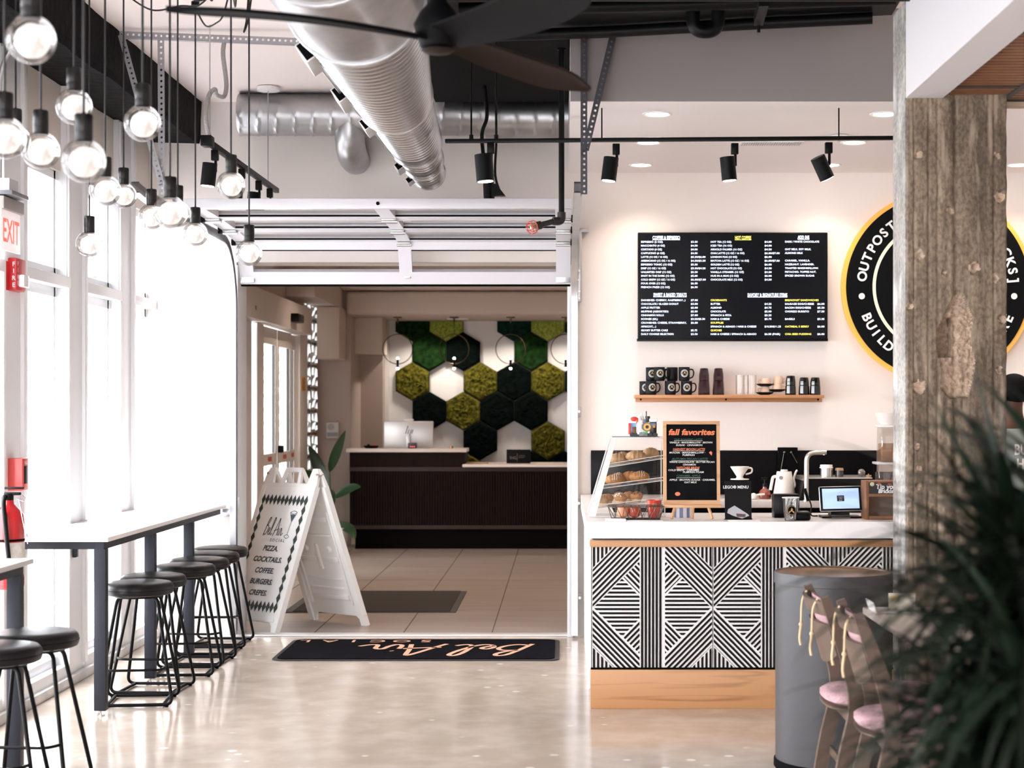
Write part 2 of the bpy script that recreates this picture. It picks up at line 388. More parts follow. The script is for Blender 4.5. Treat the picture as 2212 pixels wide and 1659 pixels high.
# front face: grid with board grooves and bites out of it, edges ragged
def pillar_face():
    vs, fs, nx, nz_ = [], [], 120, 780
    x0, x1, z0, z1 = 1.53, 1.975, 0, 3.42
    cx, cz = PX(2068, 7.2), PZ(745, 7.2)
    out = [(2082, 640), (2102, 690), (2097, 715), (2099, 760), (2107, 780), (2098, 830), (2090, 856), (2052, 860), (2032, 835), (2034, 795), (2028, 768), (2022, 720), (2036, 690), (2050, 660), (2066, 628)]
    poly = [(PX(a, 7.2), PZ(c, 7.2)) for a, c in out]
    def inside(x, z):
        r = False; j = len(poly) - 1
        for i in range(len(poly)):
            (xi, zi), (xj, zj) = poly[i], poly[j]
            if (zi > z) != (zj > z) and x < (xj - xi) * (z - zi) / (zj - zi) + xi: r = not r
            j = i
        return r
    pits = [(PX(a, 7.2), PZ(c, 7.2), r) for a, c, r in ((1986, 550, .028), (2105, 578, .03), (2150, 600, .022), (1985, 835, .035), (1965, 660, .02), (2160, 425, .03), (1984, 335, .02), (2155, 335, .016), (2165, 690, .02), (1982, 965, .018), (1986, 1012, .012), (1985, 1050, .014), (2040, 590, .014), (2055, 455, .022), (2160, 800, .018), (1960, 1085, .03))]
    global PITS
    PITS = pits
    for j in range(nz_ + 1):
        z = z0 + (z1 - z0) * j / nz_
        for i in range(nx + 1):
            x = x0 + (x1 - x0) * i / nx
            y = 7.2
            q = Vector((x * 60, z * 60, 1.3))
            y += .0025 * mnoise.noise(Vector((x * 25, z * 9, 0)))
            for gx, gw, gd in ((1.628, .006, .008), (1.668, .006, .006), (1.748, .012, .012), (1.563, .004, .006), (1.92, .006, .006)):
                y += gd * math.exp(-((x - gx + .004 * mnoise.noise(Vector((0, z * 6, gx * 9)))) / gw) ** 2)
            if inside(x, z):
                y += .022 + .010 * mnoise.noise(q) + .007 * mnoise.noise(q * 2.3)
                if x < PX(2058, 7.2) and PZ(770, 7.2) < z < PZ(686, 7.2): y += .075
            for (a, c, r) in pits:
                d = math.hypot(x - a, z - c) + .012 * mnoise.noise(q * .8)
                if d < r: y += .018 * (1 - d / r) + .006 * mnoise.noise(q)
            ex = x
            if i in (0, nx): ex += .006 * mnoise.noise(Vector((i, z * 11, 5))); y += .006
            vs.append((ex, y, z))
    w = nx + 1
    fs = [(j * w + i, j * w + i + 1, (j + 1) * w + i + 1, (j + 1) * w + i) for j in range(nz_) for i in range(nx)]
    return vs, fs, inside
vs, fs, inside = pillar_face()
pf = MB().add(vs, fs).obj('front_face', CONC, pl, ang=80, fix=False)
# broken-out aggregate shows pale
AGG = mat('broken_aggregate', (.56, .42, .31), .9, var=.4, vscale=45, bump=.8, bscale=90)
pf.data.materials.append(AGG)
for p in pf.data.polygons:
    c = Vector((0, 0, 0))
    for vi in p.vertices: c += Vector(vs[vi])
    c /= 4
    if inside(c.x, c.z): p.material_index = 1
    elif any(math.hypot(c.x - a, c.z - b_) + .010 * mnoise.noise(Vector((c.x * 60, c.z * 60, 1.3))) < r * .8 for a, b_, r in PITS): p.material_index = 1
MB().box(1.535, 1.97, 7.33, 7.48, 0, 3.42).obj('core', CONC, pl, smooth=False)
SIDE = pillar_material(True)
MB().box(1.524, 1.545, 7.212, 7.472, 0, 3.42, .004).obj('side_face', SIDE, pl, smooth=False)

# ================================================================== outside: pavement and a breeze-block screen
struct(MB().box(-12, -3.1, -4, 30, -.2, -.1).obj('pavement', mat('pavement', (.6, .6, .6), .8)))
sw = MB()      # covered porch outside the sliding door, closed by a breeze-block screen
for i in range(30):
    for j in range(15):
        y0, z0 = 16.4 + i * .4, -.1 + j * .2
        sw.box(-4.4, -4.3, y0, y0 + .4, z0, z0 + .03).box(-4.4, -4.3, y0, y0 + .03, z0, z0 + .2).prism([(y0 + .03, z0 + .03), (y0 + .10, z0 + .03), (y0 + .37, z0 + .2), (y0 + .28, z0 + .2)], -4.38, -4.32, 'X').prism([(y0 + .30, z0 + .03), (y0 + .37, z0 + .03), (y0 + .12, z0 + .2), (y0 + .05, z0 + .2)], -4.37, -4.33, 'X')
struct(sw.obj('wall_outside_screen', mat('breeze_block', (.50, .50, .46), .9), smooth=False))
struct(MB().box(-4.7, -4.45, 16.0, 30, -.1, 2.9).obj('wall_outside', mat('outside_wall', (.36, .38, .32), .9, var=.4, vscale=4), smooth=False))
struct(MB().box(-4.9, -3.06, 13.0, 30, 2.92, 3.05).obj('ceiling_porch', mat('porch_soffit', (.5, .5, .48), .9), smooth=False))
# ================================================================== sectional glass door rolled up overhead (door_1)
d = thing('door_1', (-1.1, 10.5, 2.5)); struct(d)
XL, XR = -2.26, .055
def bar_yz(m, y0, z0, y1, z1, x0, x1, th):
    """flat bar between two points of the section profile"""
    t = Vector((0, y1 - y0, z1 - z0)).normalized(); nrm = Vector((0, -t.z, t.y))
    a, c = Vector((0, y0, z0)), Vector((0, y1, z1)); vs = []
    for p in (a + nrm * th / 2, a - nrm * th / 2, c - nrm * th / 2, c + nrm * th / 2):
        vs += [(x0, p.y, p.z), (x1, p.y, p.z)]
    m.add(vs, [(0, 1, 3, 2), (2, 3, 5, 4), (4, 5, 7, 6), (6, 7, 1, 0), (0, 2, 4, 6), (1, 7, 5, 3)])
# profile points from the lowest edge up the curve and out along the track: (y, z)
prof = [(11.40, PZ(612, 11.40)), (11.22, PZ(517, 11.22)), (10.78, 2.815), (10.26, 2.83), (9.72, 2.835)]
sections = list(zip(prof[:-1], prof[1:]))
for k, ((y0, z0), (y1, z1)) in enumerate(sections):
    L_ = math.hypot(y1 - y0, z1 - z0); ty, tz = (y1 - y0) / L_, (z1 - z0) / L_
    at = lambda s: (y0 + ty * s, z0 + tz * s)
    fr = MB(); rw = .075 if k else .10
    for (s0, s1) in ((.004, rw), (L_ - .07, L_ - .004)):
        (a, c), (e, g) = at(s0), at(s1); bar_yz(fr, a, c, e, g, XL, XR, .045)
    for x0, x1 in ((XL, XL + .10), (-1.14, -1.05), (XR - .10, XR)):
        (a, c), (e, g) = at(rw), at(L_ - .07); bar_yz(fr, a, c, e, g, x0, x1, .045)
    fr.obj('door_section', ALU, d, smooth=False)
    gk = MB()
    for s0 in (rw, L_ - .07):
        (a, c), (e, g) = at(s0 - .004), at(s0 + .004); bar_yz(gk, a, c - .012, e, g - .012, XL + .1, XR - .1, .011)
    gk.obj('gasket', BLKM, d, smooth=False)
    (a, c), (e, g) = at(rw), at(L_ - .07)
    MB().quad((XL + .1, a, c), (XR - .1, a, c), (XR - .1, e, g), (XL + .1, e, g)).obj('pane', GLSD, d)
    if k:
        for x in (XL + .05, -1.095, XR - .05):
            hb = MB(); hb.box(x - .045, x + .045, y0 - .04, y0 + .04, z0 - .034, z0 - .022, .002).cyl((x - .05, y0, z0 - .04), (x + .05, y0, z0 - .04), .011, seg=10)
            hb.box(x - .018, x + .018, y0 + .035, y0 + .075, z0 - .045, z0 - .024, .004); hb.obj('hinge', GALV, d)
        for x, sx in ((XL, -1), (XR, 1)):
            MB().cyl((x, y0, z0 - .02), (x + sx * .03, y0, z0 - .02), .024, seg=14).obj('roller', BLK, d)
MB().box(XL, XR, 9.66, 9.72, 2.80, 2.86, .004).obj('end_rail', ALU, d)
MB().cyl((PX(816, 9.655), 9.655, 2.83), (PX(816, 9.655), 9.662, 2.83), .011, seg=16).obj('rail_hole', BLKM, d)
MB().box(XL, XR, 11.385, 11.415, prof[0][1] - .022, prof[0][1] + .004, .003).obj('bottom_seal', BLKM, d)
for x in (XL + .05, XR - .05):
    MB().box(x - .05, x + .05, 11.35, 11.372, prof[0][1] + .0, prof[0][1] + .13, .003).obj('corner_bracket', GALV, d)
MB().box(-1.11, -1.06, 11.345, 11.37, prof[0][1] + .03, prof[0][1] + .07, .006).obj('lift_handle', STEEL, d)
# the tracks the door rides in
for x, s in ((XL - .045, 'l'), (XR + .03, 'r')):
    pts = [(x, 11.36, .02), (x, 11.36, 2.30)] + [(x, 11.36 - .42 * (1 - math.cos(a)), 2.30 + .46 * math.sin(a)) for a in [PI / 2 * i / 8 for i in range(1, 9)]] + [(x, 9.0, 2.78), (x, 8.74, 2.80)]
    tr = MB(); w_ = .022
    vs = []
    for i, p in enumerate(pts):
        p = Vector(p); t = (Vector(pts[min(i + 1, len(pts) - 1)]) - Vector(pts[max(i - 1, 0)])).normalized(); nn = Vector((0, -t.z, t.y))
        for dx, dn in ((-w_, .03), (w_, .03), (w_, .024), (-w_ + .006, .024), (-w_ + .006, -.024), (w_, -.024), (w_, -.03), (-w_, -.03)):
            vs.append(p + Vector((dx if s == 'l' else -dx, 0, 0)) + nn * dn)
    k = 8; tr.add(vs, [(i * k + a, i * k + (a + 1) % k, (i + 1) * k + (a + 1) % k, (i + 1) * k + a) for i in range(len(pts) - 1) for a in range(k)])
    t_ = tr.obj('garage_door_track', GALV, None, ang=30)
    tag(t_, 'galvanised curved roller track for the overhead door, %s' % ('along the edge by the window bar' if s == 'l' else 'along the edge by the coffee counter'), 'track', 'overhead door tracks')
# flag bracket beside the opening on the coffee side
fb = thing('track_bracket', P(1246, 560, 11.40), 'galvanised angle bracket screwed to the wall beside the overhead door, above the counter', 'bracket')
MB().box(.095, .135, 11.385, 11.43, PZ(652, 11.4), PZ(500, 11.4), .002).box(.095, .185, 11.39, 11.42, PZ(502, 11.4), PZ(493, 11.4), .002).obj('plate', GALV, fb)
for y in (585, 605, 630, 645): MB().cyl((.115, 11.385, PZ(y, 11.4)), (.115, 11.376, PZ(y, 11.4)), .008, seg=8).obj('screw', STEEL, fb)
# white wall plates beside the opening
WP = mat('plate_grey', (.62, .61, .60), .4)
for (px, py, where) in ((1249, 889, 'wall beside the pastry case, upper plate'), (1249, 1087, 'wall beside the pastry case, lower plate'), (1251, 1291, 'wall near the floor by the counter end')):
    o = thing('wall_plate', P(px, py, 11.42), 'small grey cable plate on the ' + where, 'wall plate', 'plates beside the overhead door')
    c = P(px, py, 11.42)
    MB().box(c.x - .022, c.x + .022, 11.41, 11.43, c.z - .033, c.z + .033, .003).obj('plate', WP, o)
    MB().cyl((c.x + .004, 11.41, c.z), (c.x + .004, 11.404, c.z), .009, seg=12).obj('screw_cap', STEEL, o)
for (px, py, where) in ((503, 885, 'high on'), (506, 1092, 'at the bar top end on'), (503, 1289, 'low under the bar on')):
    o = thing('power_outlet', P(px, py, 11.42), 'white power outlet %s the bright wall beside the sign' % where, 'outlet', 'outlets on the bright wall')
    c = P(px, py, 11.42)
    MB().box(c.x - .035, c.x + .035, 11.418, 11.43, c.z - .058, c.z + .058, .003).obj('plate', FRAME, o)
    for dz in (.022, -.022): MB().box(c.x - .014, c.x + .014, 11.416, 11.4185, c.z + dz - .012, c.z + dz + .012, .003).obj('socket_face', mat('socket_face', (.6, .6, .6), .4) if 'socket_face' not in bpy.data.materials else bpy.data.materials['socket_face'], o)

# ================================================================== perforated strut hangers
def strut(p0, p1, w, m, label, holes=True, face=Vector((0, -1, 0)), group='perforated door hangers'):
    p0, p1 = Vector(p0), Vector(p1); d_ = (p1 - p0); L_ = d_.length; d_.normalize()
    M = frame_m(p0, d_, d_.cross(face) * -1)
    hw, r = w / 2, w * .2; b = MB(); nseg = 10; pitch = .0285 * (w / .032); n_ = int(L_ / pitch); x = 0
    def outline(cx):      # one pitch of strip with a round hole
        rect = []
        return rect
    for i in range(n_):
        a, c = i * pitch, (i + 1) * pitch; cx = (a + c) / 2
        ring = [(cx + r * math.cos(2 * PI * k / 12), r * math.sin(2 * PI * k / 12)) for k in range(12)]
        def outer(k):
            t = 2 * PI * k / 12; u, v = math.cos(t), math.sin(t); s = min(pitch / 2 / max(abs(u), 1e-6), hw / max(abs(v), 1e-6)); return (cx + u * s, v * s)
        # true corners replace the nearest rays
        out = [outer(k) for k in range(12)]
        for k, (sx, sy) in ((1, (1, 1)), (5, (-1, 1)), (7, (-1, -1)), (11, (1, -1))): out[k] = (cx + sx * pitch / 2, sy * hw)
        vs = [(p[0], p[1], 0) for p in ring + out]
        b.add([M @ Vector(v) for v in vs], [(k, (k + 1) % 12, 12 + (k + 1) % 12, 12 + k) for k in range(12)])
    b.add([M @ Vector(v) for v in ((0, -hw, 0), (L_, -hw, 0), (L_, -hw, -w * .8), (0, -hw, -w * .8))], [(0, 1, 2, 3)])
    o = b.obj('perforated_strut', m, None, smooth=False, fix=False)
    so_ = o.modifiers.new('th', 'SOLIDIFY'); so_.thickness = .003
    return tag(o, label, 'strut', group)
YS = 9.22
strut(P(348, 72, YS + .012), P(350, 425, YS + .012), .036, STRUT, 'grey perforated strut hanging straight down among the globe pendants')
strut(P(262, 75, YS - .01), P(350, 398, YS - .006), .034, STRUT, 'grey perforated brace slanting in front of the black beam')
strut(P(258, 74, YS), P(668, 90, YS), .036, STRUT, 'grey perforated rail fixed level under the pale ceiling')
strut(P(1262, 66, 8.72), P(1262, 423, 8.72), .033, mat('strut_dark', (.07, .07, .08), .45, .7), 'dark perforated strut hanging straight down beside the coffee wall')
strut(P(1331, 50, 8.71), P(1263, 335, 8.70), .033, bpy.data.materials['strut_dark'], 'dark perforated brace slanting in front of the grey soffit')

# ================================================================== main reducing duct
rings = [(600, -420, 236, 5.3), (684, -179, 191, 6.0), (766, -13, 152, 6.7), (768, -10, 148, 6.74), (850, 205, 82, 8.6), (853, 208, 77, 8.63), (897, 306, 55, 9.9), (899, 309, 51, 9.95), (913, 345, 43, 10.5), (914, 347, 40, 10.53), (925, 373, 35, 11.0)]
def circ(k): px, py, r, Y = rings[k]; return P(px, py, Y), r * Y / F
du = thing('air_duct', circ(5)[0], 'large spiral steel air duct tapering in steps towards the back wall', 'duct')
SPD = mat('spiral_duct_steel', (.50, .50, .51), .27, 1.0, var=.12, vscale=5)
def loft(a, c, n, ribs, name, m):
    (p0, r0), (p1, r1) = circ(a), circ(c); pr = []; seg = 48
    L_ = (p1 - p0).length; pitch = .075; N_ = max(2, int(L_ / pitch)) if ribs else 2
    vs = []; cnt = 0
    for i in range(N_):
        for (f_, dr) in (((0, 0), (.82, 0), (.9, .006), (.98, 0)) if ribs else ((0, 0), (1, 0))):
            t = min(1, (i + f_) / N_); c_ = p0.lerp(p1, t); r = r0 + (r1 - r0) * t + dr; cnt += 1
            vs += [c_ + Vector((math.cos(2 * PI * k / seg) * r, 0, math.sin(2 * PI * k / seg) * r)) for k in range(seg)]
    b = MB().add(vs, [(i * seg + k, i * seg + (k + 1) % seg, (i + 1) * seg + (k + 1) % seg, (i + 1) * seg + k) for i in range(cnt - 1) for k in range(seg)])
    return b.obj(name, m, du, ang=25)
loft(0, 1, 1, False, 'duct_collar', DUCT); loft(1, 2, 1, False, 'duct_section', DUCT); loft(3, 4, 1, True, 'duct_section', SPD); loft(5, 6, 1, True, 'duct_section', SPD); loft(7, 8, 1, True, 'duct_section', SPD); loft(9, 10, 1, True, 'duct_section', SPD)
jr = lambda a: MB().tube([circ(a)[0] + Vector((math.cos(2 * PI * k / 40) * (circ(a)[1] + .004), 0, math.sin(2 * PI * k / 40) * (circ(a)[1] + .004))) for k in range(40)], .008, 6, True).obj('joint_ring', GALV, du)
for a in (1, 2, 4, 6, 8, 10): jr(a)
e, er = circ(10); MB().cyl(e + Vector((0, -.012, 0)), e, er, seg=40).obj('end_cap', DUCT, du)
(fs0, fr0) = circ(0); MB().cyl(fs0, fs0 + Vector((0, .01, 0)), fr0, seg=40).obj('near_cap', DUCT, du)
GR = mat('grille_grey', (.60, .59, .58), .4, .3)
prevp = None
for (t, a, c, ln) in ((.12, 3, 4, .26), (.62, 3, 4, .26), (.08, 5, 6, .22), (.45, 7, 8, .17), (.55, 9, 10, .13)):
    (p0, r0), (p1, r1) = circ(a), circ(c); p = p0.lerp(p1, t); r = r0 + (r1 - r0) * t; ax = (p1 - p0).normalized()
    out = Vector((-.81, 0, -.59)); side = ax.cross(out).normalized(); M = frame_m(p + out * (r - .004), ax, side); hh = r * .17
    b = MB(); sgn = 1 if (M.col[2].to_3d().dot(out) > 0) else -1
    b.box(0, ln, -hh, hh, min(0, .05 * sgn), max(0, .05 * sgn), .003, M); b.obj('air_grille', GR, du)
    MB().box(-.002, .002, -hh * .85, hh * .85, min(.008 * sgn, .045 * sgn), max(.008 * sgn, .045 * sgn), 0, M).obj('louvre', BLKM, du)
    q = M @ Vector((ln / 2, 0, .012 * sgn))
    if prevp: MB().cyl(prevp, q, .007, seg=8).obj('damper_rod', GALV, du)
    prevp = q
# ================================================================== cross duct along the back wall with its elbow
YD = 11.12
hd = thing('cross_duct', P(870, 248, YD), 'dull spiral duct running level across the back wall behind the big duct', 'duct')
def spiral(x0, x1, z, r, name, m, pitch=.125):
    b = MB(); vs = []; seg = 40; N_ = int((x1 - x0) / .0125)
    for i in range(N_ + 1):
        x = x0 + (x1 - x0) * i / N_
        for k in range(seg):
            a = 2 * PI * k / seg; ph = (x / pitch + k / seg) % 1.0
            rr = r + (.004 if ph < .1 else 0)
            vs.append((x, YD + math.cos(a) * rr, z + math.sin(a) * rr))
    b.add(vs, [(i * seg + k, i * seg + (k + 1) % seg, (i + 1) * seg + (k + 1) % seg, (i + 1) * seg + k) for i in range(N_) for k in range(seg)])
    b.add(vs[:seg], [tuple(range(seg))]); b.add(vs[-seg:], [tuple(range(seg))])
    return b.obj(name, m, hd, ang=30)
zc = PZ(248, YD)
spiral(PX(518, YD), PX(1050, YD), zc, 45 * YD / F, 'duct_section', DUCT)
spiral(PX(1050, YD), PX(1228, YD), PZ(253, YD), 48 * YD / F, 'duct_section', DUCT)
MB().cyl((PX(1048, YD), YD, PZ(245, YD)), (PX(1092, YD), YD, PZ(252, YD)), 46 * YD / F, 49 * YD / F, 36).obj('reducer', DUCT, hd)
el = MB(); ex = PX(756, YD); r = 34 * YD / F
pts = [(ex, YD - .02, zc - .08)] + [(ex, YD - .02 + .27 * (1 - math.cos(a)), zc - .16 - .10 * math.sin(a) * 1.2) for a in [PI / 2 * i / 6 for i in range(7)]] + [(ex, 11.42, zc - .28)]
el.tube([(ex, YD - .02, zc - .05), (ex, YD - .02, zc - .14), (ex, YD + .02, zc - .21), (ex, YD + .11, zc - .255), (ex, YD + .2, zc - .265), (ex, 11.425, zc - .265)], r * .95, 28)
el.obj('elbow', DUCT, hd)
lb = MB().box(PX(1166, 10.8), PX(1177, 10.8), 10.78, 10.8, PZ(203, 10.8), PZ(186, 10.8), .003).obj('hanger_clip', mat('brass_clip', (.55, .36, .2), .4, .8), hd)

# ================================================================== black pipes and steel under the black ceiling
bp_ = MB().prism([(-.72, 7.1), (1.60, 7.1), (1.66, 8.17), (.1, 8.50), (-.72, 8.60)], 3.59, 3.694, 'Z').obj('steel_crossbeam', BLK, smooth=False)
tag(bp_, 'black steel crossbeam under the black ceiling, ending on the concrete pillar', 'beam')
pp = MB().tube([(-.60, 8.48, 3.55), (.2, 8.38, 3.552), (1.0, 8.2, 3.555), (1.55, 8.1, 3.558)], .03, 12).obj('black_pipe', BLK); tag(pp, 'black pipe slung under the crossbeam on its far side', 'pipe', 'black pipes under the ceiling')
pp = MB().tube([(-.5, 7.85, 3.54), (.4, 7.8, 3.545), (1.58, 7.68, 3.55)], .032, 12).obj('black_pipe', BLK); tag(pp, 'black pipe slung under the middle of the crossbeam', 'pipe', 'black pipes under the ceiling')
pp = MB().cyl((-.55, 7.12, 3.45), (1.61, 7.12, 3.45), .055, seg=20).obj('black_pipe', BLK); tag(pp, 'thick black pipe nearest the room, its open end past the pillar top', 'pipe', 'black pipes under the ceiling')
Yu = 7.9
uc = fillet([P(1497, 10, Yu), P(1497, 68, Yu), P(1551, 68, Yu), P(1551, 10, Yu)], .06, 8)
up = MB().tube(uc, 15 * Yu / F, 16).obj('hanging_pipe_trap', BLK); tag(up, 'black U-shaped pipe trap hanging below the crossbeam', 'pipe')
hb = thing('hanger_channel', P(1640, 20, 7.4), 'black slotted channel with a rod end hanging below the crossbeam', 'bracket')
MB().cyl(P(1650, 3, 7.25), P(1638, 46, 7.6), .03, seg=4).obj('channel', BLK, hb)
MB().cyl(P(1639, 45, 7.6), P(1639, 70, 7.6), .008, seg=8).obj('threaded_rod', BLK, hb)
# vertical sprinkler drop with elbow and red cage
Yp = 9.25
sp = thing('hanging_sprinkler_pipe', P(1213, 200, Yp), 'black drop pipe with elbow and red wire cage in front of the rolled up door', 'pipe')
px_ = P(1213, 40, Yp); bt = P(1213, 470, Yp)
MB().cyl((bt.x, Yp, 3.70), (bt.x, Yp, bt.z), .0165, seg=16).obj('pipe', BLK, sp)
MB().cyl((bt.x, Yp, PZ(108, Yp)), (bt.x, Yp, PZ(96, Yp)), .026, seg=16).obj('coupling', BLK, sp)
IRON = mat('cast_iron', (.035, .032, .03), .35, .6)
MB().tube(fillet([bt + Vector((0, 0, .03)), bt + Vector((0, 0, -.022)), bt + Vector((-.05, -.015, -.022))], .04, 6), .024, 16).obj('elbow', IRON, sp)
e0 = bt + Vector((-.04, -.012, -.022)); e1 = P(1168, 486, Yp - .05)
MB().cyl(e0, e1, .016, seg=14).cyl(e1, e1 + (e1 - e0).normalized() * .03, .024, seg=14).obj('nipple', IRON, sp)
cg = MB(); c0 = e1 + (e1 - e0).normalized() * .05
for k in range(6):
    a = 2 * PI * k / 6; ax = (e1 - e0).normalized(); u = ax.orthogonal().normalized(); v = ax.cross(u); o_ = (u * math.cos(a) + v * math.sin(a)) * .036
    cg.tube([c0 - ax * .025 + o_ * .5, c0 - ax * .01 + o_, c0 + ax * .02 + o_, c0 + ax * .04 + o_ * .3], .0022, 5)
u = ax.orthogonal().normalized(); v = ax.cross(u)
for dd, rr in ((-.01, .036), (.02, .036)): cg.tube([c0 + ax * dd + (u * math.cos(2 * PI * k / 16) + v * math.sin(2 * PI * k / 16)) * rr for k in range(16)], .0022, 5, True)
cg.obj('wire_cage', mat('cage_red', (.55, .06, .04), .4), sp)
MB().cyl(c0 - ax * .03, c0 + ax * .015, .009, seg=10).obj('sprinkler_head', mat('brass', (.7, .5, .25), .3, 1), sp)
# black drop pipe and cables behind the track light
bd = thing('drop_pipe', P(1056, 400, 10.3), 'fat black pipe with cables dropping behind the rolled up door', 'pipe')
MB().cyl(P(1053, 350, 10.3), P(1057, 440, 10.3), .035, seg=18).obj('pipe', BLKP, bd)
MB().tube(spline([P(1046, 180, 10.3), P(1052, 250, 10.3), P(1041, 290, 10.3), P(1046, 352, 10.3)], 6), .012, 8).obj('cable', BLKP, bd)
MB().tube(spline([P(1071, 180, 10.3), P(1072, 300, 10.3), P(1070, 380, 10.3), P(1085, 425, 10.3)], 6), .008, 8).obj('cable', BLKP, bd)
MB().prism([(PX(1062, 10.2), PZ(398, 10.2)), (PX(1072, 10.2), PZ(398, 10.2)), (PX(1092, 10.2), PZ(424, 10.2)), (PX(1062, 10.2), PZ(424, 10.2))], 10.17, 10.23, 'Y').obj('bracket', BLKP, bd)

# ================================================================== ceiling fan
fan = thing('ceiling_fan', P(946, 60, 5.0), 'dark ceiling fan with long curved blades in front of the steel duct', 'fan')
FB = mat('fan_blade', (.0025, .0025, .003), .6, spec=.08); FB2 = mat('fan_blade_walnut', (.016, .0095, .007), .55, spec=.1)
hub = P(946, 96, 5.0)
MB().lathe([(.0001, -.02), (.045, -.015), (.055, -.008), (.058, .006), (.07, .03), (.075, .06), (.055, .10), (.028, .13), (.016, .2)], hub, 32).obj('motor_housing', FB, fan)
MB().cyl(hub + Vector((0, 0, .18)), (hub.x, hub.y, 3.70), .013, seg=12).obj('down_rod', FB, fan)
MB().lathe([(.0001, -.03), (.04, -.026), (.052, -.018)], hub, 28).obj('hub_cap', FB2, fan)
def blade(ang, L_, droop, twist, m, wmax=.17, sweep=.10):
    M = Matrix.Translation(hub) @ Rz(ang); vs, fs = [], []; n_, w_ = 22, 7
    for side in (0, 1):
        for i in range(n_ + 1):
            t = i / n_; x = .05 + (L_ - .05) * t
            wd = wmax * (.55 + .9 * t - .4 * t * t) * (1 - .0 * t) * (1 - max(0, (t - .72) / .28) ** 2.2 * .93)
            tw = twist * (1 - .55 * t); yc = sweep * math.sin(t * PI * .9); zc_ = .02 - droop * t * t
            for j in range(w_ + 1):
                s = j / w_ - .5
                vs.append(M @ Vector((x, yc + s * wd * math.cos(tw), zc_ + s * wd * math.sin(tw) + .03 * (.25 - s * s) - (.010 if side else 0))))
    q = (n_ + 1) * (w_ + 1); k = w_ + 1
    for side in (0, 1):
        for i in range(n_):
            for j in range(w_): fs.append(tuple(side * q + v for v in (i * k + j, i * k + j + 1, (i + 1) * k + j + 1, (i + 1) * k + j)))
    for i in range(n_):
        for j in (0, w_): fs.append((i * k + j, (i + 1) * k + j, q + (i + 1) * k + j, q + i * k + j))
    for j in range(w_): fs.append((n_ * k + j, n_ * k + j + 1, q + n_ * k + j + 1, q + n_ * k + j))
    MB().add(vs, fs).obj('fan_blade', m, fan, ang=60)
blade(math.radians(203), .83, -.005, -.20, FB, .15, .09)
blade(math.radians(297), .85, -.02, -.50, FB, .20, .10)
blade(math.radians(40), .64, .07, -.45, FB2, .13, .07)

# ================================================================== track lights
def spot_head(name, top, tilt, az, label, group, L_=.13, r=.042):
    """adapter on the track, stem, cylinder can with a bright face; hangs from top"""
    t_ = thing(name, top, label, 'spotlight', group); top = Vector(top)
    MB().box(top.x - .02, top.x + .02, top.y - .017, top.y + .017, top.z - .065, top.z - .005, .003).obj('adapter', BLK, t_)
    MB().cyl(top + Vector((.004, 0, -.06)), top + Vector((.004, 0, -.13)), .008, seg=10).obj('stem', BLK, t_)
    c = top + Vector((-.035 if az >= 0 else .03, 0, -.145))
    dr = Vector((math.sin(tilt) * math.cos(az), math.sin(tilt) * math.sin(az), -math.cos(tilt)))
    a, e = c - dr * L_ * .5, c + dr * L_ * .5
    MB().cyl(a, e, r, seg=24).obj('lamp_can', BLK, t_)
    MB().cyl(e, e + dr * .003, r * .86, seg=24).obj('lens', mat('lamp_lens_%s' % label[:6], (1, .95, .85), .3, emit=9, ecol=(1, .86, .70)) if 'lens' not in bpy.data.materials else bpy.data.materials['lens'], t_)
    return t_
LENS = mat('lens', (1, .95, .85), .3, emit=7, ecol=(1, .86, .70))
tl = thing('light_track', P(1440, 300, 9.0), 'long black lighting track level in front of the coffee wall', 'track')
p0, p1 = P(962, 305, 9.05), P(1940, 298, 8.94); p1 = p0 + (p1 - p0) * 1.08
M = frame_m(p0, p1 - p0, (0, 0, 1)); L_ = (p1 - p0).length
MB().box(0, L_, -.010, .010, -.018, .018, .002, M).obj('rail', BLK, tl)
for px in (1018, 1072): q = P(px, 303, 9.04); MB().cyl(q, (q.x, q.y, 3.70), .005, seg=8).obj('hanger_rod', BLK, tl); MB().cyl(q, q + Vector((0, 0, .03)), .012, seg=8).obj('rod_nut', BLK, tl)
for px in (1300, 1812): q = P(px, 300, 8.97); MB().cyl(q, (q.x, q.y, 3.27), .004, seg=8).obj('hanger_rod', BLK, tl)
TG = 'spotlights on the long track'
spot_head('track_spotlight', P(1060, 309, 9.04) + Vector((0, 0, .006)), .08, 0, 'black track spotlight in front of the dark drop pipe', TG, .15, .05)
spot_head('track_spotlight', P(1331, 309, 9.01), .12, PI, 'black track spotlight nearest the slanting dark brace', TG)
spot_head('track_spotlight', P(1587, 308, 8.99), .10, .3, 'black track spotlight above the middle of the menu screen', TG)
spot_head('track_spotlight', P(1790, 306, 8.97), .5, .4, 'black track spotlight tilted to show its bright face, beside the pillar', TG)
tl2 = thing('light_track', P(520, 355, 10.1), 'short black lighting track receding over the window bar', 'track')
p0, p1 = P(446, 304, 9.05), P(598, 412, 11.2); M = frame_m(p0, p1 - p0, (0, 0, 1)); L_ = (p1 - p0).length
MB().box(0, L_, -.016, .016, -.016, .016, .002, M).obj('rail', BLK, tl2)
MB().box(-.02, .07, -.03, .03, -.03, .03, .004, M).obj('feed_box', BLK, tl2)
for t in (.04, .85): q = p0.lerp(p1, t); MB().cyl(q, (q.x, q.y, 3.77), .0035, seg=8).obj('hanger_rod', GALV, tl2)
q = p0.lerp(p1, .85); MB().cyl((q.x, q.y, 3.765), (q.x, q.y, 3.74), .075, seg=28).obj('ceiling_plate', WHT, tl2)
